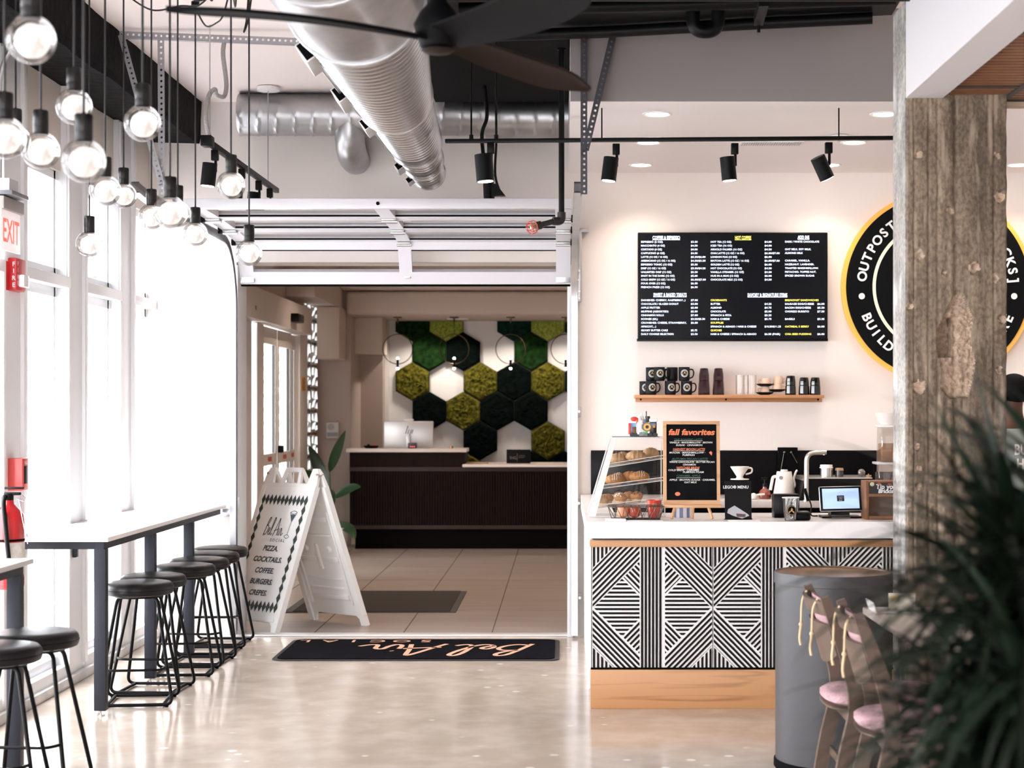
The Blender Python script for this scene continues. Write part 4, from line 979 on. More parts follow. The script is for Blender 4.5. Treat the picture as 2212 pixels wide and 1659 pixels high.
for (a, c, lab) in ((1158, 1214, 'white papers lying on the lower desk beside the black sign'), (1008, 1055, 'brown papers lying on the lower desk below the dark moss panel')):
    o = MB().box(PX(a, 18.85), PX(c, 18.85), 18.75, 18.95, zl, zl + .012, .002).obj('paper_stack', mat('paper_' + lab[:5], (.75, .66, .55) if 'white' in lab else (.45, .30, .16), .7)); tag(o, lab, 'papers')

# ================================================================== moss hexagons
MOSS = {'g': mat('moss_green', (.012, .040, .008), .9, spec=.05, var=.75, vscale=16, bump=1, bscale=34), 'd': mat('moss_dark', (.003, .006, .005), .95, spec=.03, var=.6, vscale=14, bump=.8, bscale=30),
        'y': mat('moss_lime', (.42, .44, .09), .9, spec=.1, var=.55, vscale=34, bump=1, bscale=40, col2=(.13, .22, .02)), 'b': mat('moss_olive', (.15, .125, .014), .9, spec=.05, var=.9, vscale=34, bump=1, bscale=40, col2=(.014, .020, .004)), 't': mat('moss_teal', (.010, .038, .024), .9, spec=.05, var=.7, vscale=16, bump=1, bscale=34)}
HX = {0: {437: 'g', 790: 'y', 1492: 't', 1845: 'y', 2197: 'd'}, 1: {613: 'g', 965: 'd', 1668: 'g'}, 2: {437: 'b', 1142: 'b', 1492: 'd', 1845: 'b', 2197: 'd'}, 3: {613: 'd', 965: 'b', 1317: 'd', 1668: 'd'}, 4: {1142: 'd', 1845: 'b', 437: None}, 5: {965: 'b', 1668: 'd', 2020: 'd'}}
Yh, Rh = 20.44, .2435
COLN = {'g': 'green', 'd': 'near-black', 'y': 'bright lime', 'b': 'olive and gold', 't': 'deep teal green'}
ROWN = ['top row', 'second row down', 'third row down', 'fourth row down', 'fifth row down', 'lowest row']
HW = {(0, 437): 'at the row start', (0, 790): 'behind the second ring lamp', (0, 1492): 'behind the third ring lamp', (0, 1845): 'left of the last ring lamp', (0, 2197): 'cut off by the door jamb', (1, 613): 'next to the first ring lamp', (1, 965): 'below a lime one', (1, 1668): 'below a teal one', (2, 437): 'below the first ring lamp', (2, 1142): 'between two white gaps', (2, 1492): 'between two olive ones', (2, 1845): 'below the last ring lamp', (2, 2197): 'cut off by the door jamb', (3, 613): 'above the silver screen', (3, 965): 'among black ones', (3, 1317): 'next to an olive one', (3, 1668): 'farthest along that row', (4, 1142): 'above the end of the raised desk', (4, 1845): 'above the white papers', (5, 965): 'just clearing the lower desk', (5, 1668): 'hidden behind the black desk sign', (5, 2020): 'behind the white papers'}
for r, row in HX.items():
    for zx, k in row.items():
        if not k: continue
        zy = 172 + 308 * r; c = P(800 + zx * .208, 660 + zy * .208, Yh)
        top = 2.715; n_ = 26; vs, fs, idx = [], [], {}
        amp = .022 if k in 'yb' else .014; lump = 26 if k in 'yb' else 30
        def inhex(x, z): return abs(x) <= Rh * .866 + 1e-6 and abs(z) + abs(x) * .577 <= Rh + 1e-6
        # radial grid
        rings_ = 14; per = 48; pts_ = [[]]
        def hexpt(a, t):
            a6 = (a + PI / 6) % (PI / 3) - PI / 6
            rr = Rh * .866 / math.cos(((a) % (PI / 3)) - PI / 6) if False else Rh * .866 / math.cos(a6)
            return rr * t * math.cos(a), rr * t * math.sin(a)
        vs.append((0, 0))
        for i in range(1, rings_ + 1):
            for j in range(per): vs.append(hexpt(2 * PI * j / per, i / rings_))
        P3 = []
        for q, (x, z) in enumerate(vs):
            wx, wz = c.x + x, min(c.z + z, top); edge = q > (rings_ - 1) * per
            h = 0 if edge else amp * abs(mnoise.noise(Vector((wx * lump, wz * lump, r)))) * 2 + .5 * amp * mnoise.noise(Vector((wx * 60, wz * 60, 3)))
            P3.append((wx, Yh - (0.0 if edge else .012) - h, wz))
        base = len(P3)
        for j in range(per): P3.append((P3[1 + (rings_ - 1) * per + j][0], 20.497, P3[1 + (rings_ - 1) * per + j][2]))
        fs = [(0, 1 + j, 1 + (j + 1) % per) for j in range(per)]
        for i in range(rings_ - 1):
            for j in range(per): fs.append((1 + i * per + j, 1 + (i + 1) * per + j, 1 + (i + 1) * per + (j + 1) % per, 1 + i * per + (j + 1) % per))
        o_ = 1 + (rings_ - 1) * per
        for j in range(per): fs.append((o_ + j, base + j, base + (j + 1) % per, o_ + (j + 1) % per))
        o = thing('moss_panel', c, '%s moss hexagon, %s, %s' % (COLN[k], ROWN[r], HW[(r, zx)]), 'moss panel', 'moss hexagons')
        MB().add(P3, fs).obj('moss', MOSS[k], o, ang=70)
        fr_ = MB(); ring = [P3[o_ + j] for j in range(per)]
        fr_.add([(c.x + (p[0] - c.x) * s_, y_, c.z + (p[2] - c.z) * (s_ if p[2] < top - .001 else 1)) for s_, y_ in ((1.0, Yh - .004), (1.01, Yh - .004), (1.01, 20.497)) for p in ring], [(a * per + j, a * per + (j + 1) % per, (a + 1) * per + (j + 1) % per, (a + 1) * per + j) for a in range(2) for j in range(per)])
        fr_.obj('edge', mat('moss_edge', (.01, .012, .009), .9) if 'moss_edge' not in bpy.data.materials else bpy.data.materials['moss_edge'], o, smooth=False)

# ================================================================== ring pendants over the desk
BRZ = mat('bronze', (.12, .075, .04), .3, .9); LED = mat('led_white', (1, 1, 1), .4, emit=9, ecol=(1, .97, .92))
Yr = 19.58
rp = None
for px, lab in ((859, 'thin ring pendant lamp in front of the first white gap of the moss wall'), (981, 'thin ring pendant lamp over the dark moss, second along the desk'), (1103, 'thin ring pendant lamp in front of the long white gap, third along the desk'), (1222, 'thin ring pendant lamp half hidden by the door jamb')):
    c = P(px, 754, Yr)
    if rp is None:
        rp = thing('ring_pendant', c, lab, 'pendant lamp', 'ring pendants over the reception desk'); r = 32 * Yr / F
        MB().tube([c + Vector((math.cos(2 * PI * k / 56) * r, 0, math.sin(2 * PI * k / 56) * r)) for k in range(56)], .0055, 8, True).obj('ring', BRZ, rp)
        MB().cyl((c.x, c.y, c.z + r), (c.x, c.y, 2.70), .0025, seg=6).obj('cord', BLK, rp)
        MB().lathe([(.0001, 0), (.055, 0), (.055, -.012), (.012, -.02), (.008, -.07), (.0001, -.07)], (c.x, c.y, 2.72), 24).obj('canopy', BRZ, rp)
        MB().cyl((c.x, c.y, c.z - r - .045), (c.x, c.y, c.z - r + .055), .0145, seg=16).obj('lamp_rod', BLK, rp)
        for dz in (-.055, .065): MB().ball((c.x, c.y, c.z - r + dz), .017, 14, 8).obj('lamp_tip', LED, rp)
    else: dup(rp, c, 0, lab)
sm = MB().box(PX(966, 19.9), PX(1012, 19.9), 19.88, 19.94, 2.708, 2.72, .003).obj('ceiling_sensor', WHT); tag(sm, 'slim white sensor strip on the lobby ceiling above the desk', 'sensor')

# ================================================================== potted plant behind the folding sign
pt = thing('potted_plant', (-2.56, 17.9, 0), 'broad leaved green plant in a white pot beside the reception desk', 'plant')
MB().lathe([(.0001, 0), (.14, 0), (.17, .04), (.19, .24), (.20, .30), (.185, .30), (.17, .25), (.0001, .24)], (-2.56, 17.9, 0), 32).obj('pot', mat('pot_white', (.72, .70, .68), .4), pt)
LEAF = mat('leaf_green', (.022, .055, .022), .3, var=.4, vscale=4); STEM = mat('leaf_stem', (.05, .09, .03), .5)
def big_leaf(base, tip, bend, w, side):
    base, tip = Vector(base), Vector(tip); n_ = 14; mid = (base + tip) / 2 + Vector(bend)
    ctr = [base.lerp(mid, t).lerp(mid.lerp(tip, t), t) for t in [i / n_ for i in range(n_ + 1)]]
    side = Vector(side).normalized(); vs = []
    for i, p in enumerate(ctr):
        t = i / n_; ww = w * math.sin(PI * min(1, max(.0, t)) ** .8) ** .8 * .5 + .004
        d_ = (ctr[min(i + 1, n_)] - ctr[max(i - 1, 0)]).normalized(); s_ = (side - d_ * side.dot(d_)).normalized(); nn = s_.cross(d_)
        vs += [p - s_ * ww + nn * ww * .25, p, p + s_ * ww + nn * ww * .25]
    b = MB().add(vs, [(3 * i + a, 3 * i + a + 1, 3 * i + a + 4, 3 * i + a + 3) for i in range(n_) for a in (0, 1)])
    b.obj('leaf', LEAF, pt, fix=False)
S = (-2.56, 17.9, .25)
for base, tip, bend, w, side in (((PX(712, 17.9), 17.9, PZ(1020, 17.9)), (PX(746, 17.7), 17.7, PZ(930, 17.7)), (-.02, 0, .02), .11, (1, .4, 0)), ((PX(718, 17.9), 17.9, PZ(1075, 17.9)), (PX(779, 17.6), 17.6, PZ(1052, 17.6)), (0, 0, .08), .13, (.2, .6, 1)), ((PX(725, 17.9), 17.9, PZ(1128, 17.9)), (PX(766, 17.65), 17.65, PZ(1166, 17.65)), (.08, 0, .08), .12, (.6, .6, .5)), ((-2.6, 17.95, .7), (-2.82, 18.02, 1.2), (0, 0, .05), .13, (1, 0, 0)), ((-2.6, 17.85, .6), (-2.8, 17.5, .95), (0, 0, .1), .13, (1, 1, 0)), ((-2.55, 17.8, .5), (-2.5, 17.4, .75), (0, 0, .12), .12, (1, 0, 0))):
    big_leaf(base, tip, bend, w, side)
    MB().tube(spline([S, (Vector(S) + Vector(base)) / 2 + Vector((0, 0, .08)), base], 6), .008, 6).obj('stem', STEM, pt)

# ================================================================== mats
gm = thing('door_mat', (-1.5, 13.5, 0), 'grey ribbed floor mat on the lobby tiles behind the folding sign', 'mat')
MB().box(-2.13, -.89, 12.78, 14.22, .001, .012, .003).obj('pile', mat('mat_grey', (.060, .052, .046), .95, var=.5, vscale=160, bump=.8, bscale=200), gm)
MB().prism([(-2.20, 12.76), (-.84, 12.76), (-.84, 14.24), (-2.20, 14.24)], .0008, .006, 'Z').obj('rubber_edge', mat('mat_rubber', (.05, .047, .045), .6), gm)
bmx = thing('entrance_mat', (-.95, 10.78, 0), 'black entrance mat with peach script lettering in front of the wide opening', 'mat')
Yf, Yb = 10.31, 11.24
corner = lambda x0, x1, y0, y1, r: [(x1 - r + r * math.cos(a), y1 - r + r * math.sin(a)) for a in [PI / 2 * i / 5 for i in range(6)]] + [(x0 + r - r * math.sin(a), y1 - r + r * math.cos(a)) for a in [PI / 2 * i / 5 for i in range(6)]] + [(x0 + r - r * math.cos(a), y0 + r - r * math.sin(a)) for a in [PI / 2 * i / 5 for i in range(6)]] + [(x1 - r + r * math.sin(a), y0 + r - r * math.cos(a)) for a in [PI / 2 * i / 5 for i in range(6)]]
MB().prism(corner(-1.86, -.02, Yf, Yb, .07), .0005, .007, 'Z').obj('rubber_edge', mat('mat_edge', (.018, .016, .016), .6), bmx)
MB().prism(corner(-1.83, -.05, Yf + .03, Yb - .03, .06), .002, .013, 'Z').obj('pile', mat('mat_black', (.006, .006, .009), .95, spec=.05, var=.4, vscale=6, bump=.8, bscale=220), bmx)
SCRIPT = [[(.02, 0), (.10, .33), (.2, .72), (.28, .95), (.36, 1.0), (.37, .86), (.28, .66), (.16, .54)], [(.16, .54), (.3, .56), (.36, .42), (.3, .2), (.17, .06), (.06, .12)],
          [(.40, .16), (.5, .28), (.53, .40), (.47, .44), (.41, .30), (.43, .12), (.52, .07), (.62, .2)], [(.62, .2), (.76, .6), (.83, .92), (.78, 1.0), (.71, .8), (.65, .4), (.64, .14), (.70, .06), (.80, .16)],
          [(.90, 0), (1.02, .34), (1.16, .78), (1.25, .97), (1.25, .5), (1.26, .04)], [(.94, .30), (1.12, .34), (1.32, .42)], [(1.36, .42), (1.35, .14), (1.41, .06), (1.48, .22)], [(1.41, .62), (1.425, .60)], [(1.48, .22), (1.53, .44), (1.60, .38), (1.60, .10), (1.68, .08), (1.78, .2)]]
lt = MB(); Mm = frame_m((PX(1155, 10.95), 10.975, .0138), (-1, 0, 0), (0, -1, 0))
for s_ in SCRIPT: lt.ribbon(spline([Vector((p[0] * .66, p[1] * .52, 0)) for p in s_], 6), .034, Mm)
PEACH = mat('peach_print', (.66, .36, .24), .9)
lt.obj('script_lettering', PEACH, bmx, smooth=False, fix=False); lt = MB()
for k, ch in enumerate('SOCIAL'):
    lt.text(ch, .14, frame_m((PX(920, 11.1) - k * .165, 11.155, .0138), (-1, 0, 0), (0, -1, 0)), 'CENTER', bold=.01, xs=1.15)
lt.obj('block_lettering', PEACH, bmx, smooth=False, fix=False)

# ================================================================== folding A-frame sign
af = thing('folding_sign', (-1.97, 11.95, 0), 'white plastic folding sign with a diamond border standing in the doorway', 'sign')
PLW = mat('sign_white_plastic', (.88, .88, .86), .4)
FL, FR, BL, BR = Vector((-2.494, 11.89, 0)), Vector((-2.05, 11.55, 0)), Vector((-1.893, 12.36, 0)), Vector((-1.449, 12.02, 0))
up_ = (FR + BL) / 2; u_ = (FR - FL).normalized(); W_ = (FR - FL).length + .03
topc = (FL + FR + BL + BR) / 4 + Vector((0, 0, 1.165))
def panel(bc, sgn):
    v = (topc - bc); r = u_ * sgn; u = v.normalized(); n = r.cross(u).normalized(); return Matrix(((r.x, u.x, n.x, bc.x), (r.y, u.y, n.y, bc.y), (r.z, u.z, n.z, bc.z), (0, 0, 0, 1))), v.length
def sheet(M, L_):
    b = MB(); hw = W_ / 2; t0, t1 = -.012, .012
    wa = lambda y: hw - .012 * y / (L_ - .13)
    b.prism([(-wa(.075), .075), (wa(.075), .075), (wa(L_ - .12), L_ - .115), (-wa(L_ - .12), L_ - .115)], t0, t1, 'Z', M)
    for s in (-1, 1):
        b.prism([(s * hw, 0), (s * (hw - .05), 0), (s * (hw - .065), .05), (s * (hw - .09), .0749), (s * hw, .0749)], t0, t1, 'Z', M)
        b.prism([(s * (hw - .013), L_ - .1149), (s * (hw - .112), L_ - .1149), (s * (hw - .095), L_), (s * (hw - .045), L_), (s * (hw - .028), L_ - .03)], t0, t1, 'Z', M)
    return b
for (bc, sgn, nm) in (((FL + FR) / 2, 1, 'front_panel'), ((BL + BR) / 2, -1, 'rear_panel')):
    M, L_ = panel(bc, sgn)
    sheet(M, L_).obj(nm, PLW, af, smooth=False)
    hw = W_ / 2; e = MB()
    for s in (-1, 1): e.prism([(s * hw, .0), (s * (hw - .045), .0), (s * (hw - .05), L_ - .13), (s * (hw - .012), L_ - .13)], -.030, .016, 'Z', M)
    e.box(-hw + .05, hw - .05, .08, .10, .012, .017, .002, M).box(-hw + .05, hw - .05, L_ - .14, L_ - .125, .012, .016, .002, M)
    e.obj('side_rail', PLW, af, smooth=False)
    hl = MB()
    for s in (-1, 1): hl.prism([(s * .085, L_ - .005), (s * .060, L_ - .012), (s * .078, L_ - .118), (s * .108, L_ - .118)], -.012, .012, 'Z', M)
    hl.prism([(-.086, L_ - .028), (.086, L_ - .028), (.078, L_ + .004), (-.078, L_ + .004)], -.0125, .0125, 'Z', M).obj('carry_handle_frame', PLW, af, smooth=False)
    for s in (-1, 1): MB().cyl(M @ Vector((s * (hw - .035), L_ - .045, -.035)), M @ Vector((s * (hw - .035), L_ - .045, .018)), .01, seg=12).obj('hinge_pin', STEEL, af)
    rb = MB()      # moulded ribs on the inner face
    if sgn == -1:
        for (a, c, d0, d1) in ((-.19, .19, .20, .24), (-.17, .17, .28, .30), (-.19, -.03, .50, .54), (.03, .19, .50, .54), (-.015, .015, .44, .64), (-.19, .19, .70, .72), (-.19, .19, .82, .86), (-.18, .18, .36, .375), (-.17, .17, .95, .965), (-.22, -.205, .16, .9), (.205, .22, .16, .9)): rb.box(a, c, d0, d1, -.026, -.012, .005, M)
        for a in (-.12, .12): rb.cyl(M @ Vector((a, .60, -.012)), M @ Vector((a, .60, -.032)), .028, .02, 16)
        rb.obj('moulded_rib', PLW, af)
M, L_ = panel((FL + FR) / 2, 1)
D = MB(); dm = lambda x, y, w=.021, h=.042: D.add([M @ Vector(p) for p in ((x - w, y, .0145), (x, y - h, .0145), (x + w, y, .0145), (x, y + h, .0145))], [(0, 1, 2, 3)])
xl, xr, yb_, yt_ = -.225, .225, .185, L_ - .245
for k in range(12): dm(xl + (xr - xl) * k / 11, yt_); dm(xl + (xr - xl) * k / 11, yb_)
for k in range(1, 11): y = yb_ + (yt_ - yb_) * k / 11; dm(xl, y); dm(xr, y)
D.obj('diamond_pattern', mat('diamond_green', (.035, .05, .048), .6), af, smooth=False, fix=False)
y = yt_ - .385
for w_ in ('PIZZA.', 'COCKTAILS.', 'COFFEE.', 'BURGERS.', 'CREPES.'): MB().text(w_, .054, M @ T(.0, y, .015), 'CENTER', bold=.03, shear=.2).obj('word_lettering', INK, af, smooth=False, fix=False); y -= .083
MB().text('S O C I A L', .032, M @ T(.045, yt_ - .315, .015), 'CENTER', bold=.004).obj('small_lettering', INK, af, smooth=False, fix=False); L2 = MB()
for s_ in SCRIPT: L2.ribbon(spline([Vector((-.125 + p[0] * .115, yt_ - .275 + p[1] * .14, .015)) for p in s_], 6), .006, M, .015)
L2.obj('script_lettering', INK, af, smooth=False, fix=False)
G_ = MB(); gx, gy = .135, yt_ - .09
G_.ribbon(spline([Vector((gx - .035, gy)), Vector((gx, gy - .012)), Vector((gx + .035, gy)), Vector((gx, gy + .012)), Vector((gx - .035, gy))], 6), .004, M, .015)
for a, c in (((gx - .035, gy), (gx, gy - .07)), ((gx + .035, gy), (gx, gy - .07)), ((gx, gy - .07), (gx - .008, gy - .17))): G_.ribbon([Vector(a), Vector(c)], .004, M, .015)
G_.ribbon(spline([Vector((gx - .035, gy - .18)), Vector((gx - .008, gy - .168)), Vector((gx + .018, gy - .182)), Vector((gx - .008, gy - .196)), Vector((gx - .035, gy - .18))], 6), .004, M, .015)
G_.add([M @ Vector(p) for p in ((gx - .027, gy - .016, .015), (gx, gy - .066, .015), (gx + .027, gy - .016, .015))], [(0, 1, 2)])
G_.obj('cocktail_glass_print', mat('print_teal', (.05, .10, .13), .6), af, smooth=False, fix=False)
# ================================================================== coffee counter
PAT_B = mat('stripe_black', (.012, .011, .011), .7, spec=.1, var=.3, vscale=60)
PANW = mat('panel_white', (.84, .82, .81), .5)
ct = thing('coffee_counter', (1.7, 9.4, 0), 'coffee counter with oak trim and black and white geometric panels', 'counter')
CX0, CX1, CYF = .152, 3.6, 8.67
MB().box(CX0, CX1, CYF + .02, 9.3, .214, .905).box(CX0, CX0 + .1, 9.3, 11.40, .0, .905).obj('carcass', PANW, ct, smooth=False)
MB().box(CX0 - .006, CX1, CYF - .012, CYF + .03, PZ(1181, CYF), PZ(1166.5, CYF), .002).obj('oak_rail', OAK, ct)
MB().box(CX0 - .002, CX1, CYF, CYF + .05, 0, PZ(1447, CYF), .002).obj('plinth', OAK, ct)
MB().box(CX0, CX1, CYF + .012, CYF + .03, PZ(1447, CYF), PZ(1443, CYF)).obj('shadow_gap', BLKM, ct, smooth=False)
S0 = Vector((PX(1280, 8.69), 8.688, PZ(1181.5, 8.69))); UN = 261.7 * 8.69 / F; HH = PZ(1181.5, 8.69) - PZ(1443, 8.69)
def clip(poly, n, d):      # keep n.p <= d
    out = []
    for i, p in enumerate(poly):
        q = poly[(i + 1) % len(poly)]; a, b = n[0] * p[0] + n[1] * p[1] - d, n[0] * q[0] + n[1] * q[1] - d
        if a <= 0: out.append(p)
        if a * b < 0:
            t = a / (a - b); out.append((p[0] + (q[0] - p[0]) * t, p[1] + (q[1] - p[1]) * t))
    return out
polys = []
def hatch(poly, n, pitch, width, phase=0.0):
    l = math.hypot(*n); n = (n[0] / l, n[1] / l); ds = [n[0] * p[0] + n[1] * p[1] for p in poly]
    k = math.floor(min(ds) / pitch) - 1
    while k * pitch + phase < max(ds):
        c = k * pitch + phase
        q = clip(clip(poly, n, c + width / 2), (-n[0], -n[1]), -(c - width / 2))
        if len(q) > 2: polys.append(q)
        k += 1
pt_, wd_ = .0342, .0178
A = .393
half = [([(0, 0), (.172, 0), (0, .172)], (1, 0), .012), ([(.186, 0), (A, 0), (A, .100), (0, .493), (0, .186)], (1, 1), 0.0), ([(A, .118), (A, .385), (.2595, .2515)], (1, -1), .004), ([(0, 1), (.172, 1), (0, .828)], (1, 0), .012), ([(.186, 1), (A, 1), (A, .90), (0, .507), (0, .814)], (1, -1), -.0), ([(A, .882), (A, .615), (.2595, .7485)], (1, 1), .004)]
for poly, n, ph in half: hatch(poly, n, pt_ if n != (1, 0) else pt_, wd_, ph)
hatch([(.008, .5), (.2465, .2615), (A, .408), (A, .592), (.2465, .7385)], (0, 1), pt_, wd_, pt_ / 2 * .0)
base_ = list(polys)
unit = base_ + [[(1 - u, v) for u, v in q] for q in base_]
polys = []; hatch([(.403, 0), (.597, 0), (.597, 1), (.403, 1)], (1, 0), .0305, .0185, .0125 + .0061)
unit += polys
st = MB()
for c in range(5):
    for q in unit:
        vs = [(S0.x + (c + u * .985) * UN, S0.y - .0015, S0.z - v * HH) for u, v in q]; st.add(vs, [tuple(range(len(vs)))])
st.obj('stripe_pattern', PAT_B, ct, smooth=False, fix=False)
for c in range(6): MB().box(S0.x + (c - .009) * UN - .0012, S0.x + (c - .009) * UN + .0012, S0.y - .0018, S0.y + .001, S0.z - HH, S0.z).obj('panel_seam', BLKM, ct, smooth=False)
ss = MB()     # faint pattern on the return side
for k in range(40): ss.box(CX0 - .002, CX0 + .001, 8.75 + k * .065, 8.775 + k * .065, .25, .86)
ss.obj('side_stripe_pattern', mat('side_stripe', (.60, .59, .58), .6), ct, smooth=False)
wt = thing('worktop', (1.7, 9.0, .915), 'thick white stone worktop on the coffee counter', 'worktop')
zc_ = 1.004
MB().prism([(.128, 8.62), (CX1, 8.62), (CX1, 9.36), (.30, 9.36), (.30, 11.40), (.128, 11.40)], .915, zc_, 'Z').obj('slab', WHTQ, wt, smooth=False)
MB().box(.16, CX1 - .02, 8.64, 9.30, .9085, .9148).obj('underlay', BLKM, wt, smooth=False)
# back bar
bc = thing('back_counter', (1.7, 11.0, 0), 'low back bar with a pale stone top against the cream wall', 'counter')
QTZ = mat('pale_quartz', (.58, .54, .51), .3, var=.1, vscale=30)
MB().box(.31, 3.6, 10.66, 11.38, 0, .955).obj('carcass', BLKM, bc, smooth=False)
MB().box(.305, 3.6, 10.60, 11.428, .958, 1.003, .003).obj('stone_top', QTZ, bc)
bs = MB().box(.20, PX(1893, 11.42), 11.405, 11.429, 1.004, PZ(973, 11.41), .002).obj('backsplash', mat('black_granite', (.004, .004, .005), .35, spec=.12, var=.6, vscale=90)); tag(bs, 'black speckled stone backsplash low on the cream wall', 'backsplash')
zb_ = 1.004      # back bar surface

# ------------------------------------------------------------------ menu screen
tv = thing('menu_tv', P(1582, 620, 11.40), 'large black menu screen with white and yellow price lists on the cream wall', 'screen')
Yt = 11.36
MB().box(PX(1378, Yt), PX(1788, Yt), Yt, Yt + .05, PZ(736, Yt), PZ(502, Yt), .004).obj('bezel', BLKP, tv)
MB().box(PX(1382, Yt), PX(1784, Yt), Yt - .002, Yt + .001, PZ(731, Yt), PZ(505, Yt)).obj('display', mat('screen_black', (.003, .0035, .005), .2, spec=.2, emit=.004, ecol=(.5, .6, .8)), tv, smooth=False)
MB().box(PX(1376, Yt), PX(1788.5, Yt), Yt - .006, Yt + .04, PZ(737, Yt), PZ(731.5, Yt), .002).obj('lower_bezel', BLKP, tv)
LW_ = mat('screen_white_text', (.6, .7, 1), .5, emit=1.1, ecol=(.82, .89, 1)); LY_ = mat('screen_yellow_text', (.7, .6, .1), .5, emit=1.0, ecol=(1, .85, .16))
tw, ty = MB(), MB()
def zx(x): return 1360 + x * .19892
def zy(y): return 490 + y * .19892
def line(b, s, x, y, h=20.5, xs=None, width=None, bold=.018):
    """text whose capitals are h zoomed pixels high, base at y+h/2"""
    size = h * .19892 * Yt / F / .73
    M = front_m(PX(zx(x), Yt), Yt - .0032, PZ(zy(y + h / 2), Yt))
    n0 = len(b.v); b.text(s, size, M, bold=bold)
    if width:
        x0 = PX(zx(x), Yt); mx = max(v.x for v in b.v[n0:]); k = (width * .19892 * Yt / F) / (mx - x0)
        for i in range(n0, len(b.v)): b.v[i].x = x0 + (b.v[i].x - x0) * k
colA = [('ESPRESSO (2 OZ)', 236, '$3.50', 74), ('MACCHIATO (4 OZ)', 260, '$4.50', 74), ('CORTADO (4 OZ)', 228, '$4.00', 74), ('CAPPUCINO (6 OZ)', 258, '$4.50', 74), ('LATTE (12 OZ / 16 OZ)', 290, '$5.50/$6.00', 160), ('AMERICANO (12 OZ / 16 OZ)', 375, '$4.50/$5.50', 160), ('ESPRESSO TONIC (12 OZ)', 340, '$5.50', 74), ('DRIP (12 OZ / 16 OZ)', 272, '$3.50/$4.50', 160), ('UNLIMITED DRIP (12 OZ)', 330, '$5.50', 74), ('SHOT IN THE DARK (12 OZ)', 365, '$5.00', 74), ('COLD BREW (12 OZ / 16 OZ)', 370, '$6.00/$7.00', 163), ('POUR OVER (12 OZ)', 266, '$6.50', 74), ('FRENCH PRESS (12 OZ)', 313, '$6.50', 74)]
for i, (s, w_, p, pw) in enumerate(colA): y = 163 + i * 41; line(tw, s, 123, y, width=w_); line(tw, p, 664, y, width=pw)
colB = [('HOT TEA (12 OZ)', 225, '$4.00', 78), ('ICED TEA (16 OZ)', 233, '$4.00', 78), ('ARNOLD PALMER (16 OZ)', 343, '$4.50', 78), ('CHAI LATTE (12 OZ / 16 OZ)', 368, '$6.00/$7.00', 165), ('LONDON FOG (12 OZ)', 288, '$6.00', 78), ('MATCHA LATTE (12 OZ / 16 OZ)', 417, '$6.00/$7.00', 165), ('GOLDEN LATTE (12 OZ)', 312, '$6.00', 78), ('HOT CHOCOLATE (12 OZ)', 340, '$4.50', 78), ('VANILLA STEAMER (12 OZ)', 361, '$4.50', 78), ('HUG IN A MUG (12 OZ)', 304, '$6.00', 78), ('CHOCOLATE MILK (12 OZ)', 347, '$4.50', 78)]
for i, (s, w_, p, pw) in enumerate(colB): y = 163 + i * 41; line(tw, s, 879, y, width=w_); line(tw, p, 1464, y, width=pw)
for i, s, w_ in ((0, 'DARK / WHITE CHOCOLATE', 372), (2, 'OAT MILK. SOY MILK.', 285), (3, 'ALMOND MILK', 196), (5, 'CARAMEL. VANILLA.', 272), (6, 'HAZELNUT. LAVENDER.', 318), (7, 'TOASTED MARSHMALLOW.', 364), (8, 'PISTACHIO. TOFFEE NUT.', 340), (9, 'SPICED BROWN SUGAR', 322)): line(tw, s, 1686, 161 + i * 41, width=w_)
colC = [('DANISHES: CHERRY, RASPBERRY...)', 483, '$7.00', 76), ('CHOCOLATE / GLAZED DONUT', 408, '$3.00', 76), ('APPLE FRITTER', 207, '$5.00', 76), ('MUFFINS (ASSORTED)', 297, '$5.50', 74), ('CINNAMON ROLLS', 247, '$7.00', 76), ('SCONES (S/L)', 181, '$3.25/$5.50', 155), ('CRONISHES: CHEESE, STRAWBERRY,', 495, '$6.00', 76), ('APRICOT,...)', 163, None, 0), ('GOOEY BUTTER CAKE', 291, '$5.75', 70), ('DAILY COOKIE SELECTION', 353, '$3.50', 74)]
for i, (s, w_, p, pw) in enumerate(colC):
    y = 796 + i * 40.9; line(tw, s, 124, y, width=w_)
    if p: line(tw, p, 664, y, width=pw)
colD = [('CROISSANTS', 176, None, 1), ('BUTTER', 106, '$4.25', 0), ('ALMOND', 119, '$4.75', 0), ('CHOCOLATE', 166, '$5.00', 0), ('SPINACH & FETA', 226, '$5.25', 0), ('HAM & CHEESE', 206, '$5.75', 0), ('SOUFFLES', 140, None, 1), ('SPINACH & ASIAGO / HAM & CHEESE', 497, '$10.50/$11.25', 0), ('QUICHES', 122, None, 1), ('HAM & CHEESE / SPINACH & ASIAGO', 498, '$6.50 (PAIR)', 0)]
for i, (s, w_, p, yel) in enumerate(colD):
    y = 796 + i * 40.9; line(ty if yel else tw, s, 879, y, width=w_)
    if p: line(tw, p, 1464, y, width={5: 76, 13: 178, 12: 171}.get(len(p), 76))
for i, s, w_, p, yel in ((0, 'BREAKFAST SANDWICHES', 366, None, 1), (1, 'SAUSAGE EGG/CHEESE', 315, '$6.00', 0), (2, 'BACON EGG/CHEESE', 283, '$5.50', 0), (3, 'CHORIZO BURRITO', 262, '$7.50', 0), (5, 'BAGELS', 107, '$3.25', 0), (7, 'OATMEAL 5 BERRY', 262, '$6.00', 1), (9, 'CHIA SEED PUDDING', 286, '$6.00', 1)):
    y = 796 + i * 40.9; line(ty if yel else tw, s, 1686, y, width=w_)
    if p: line(tw, p, 2037, y, width=78)
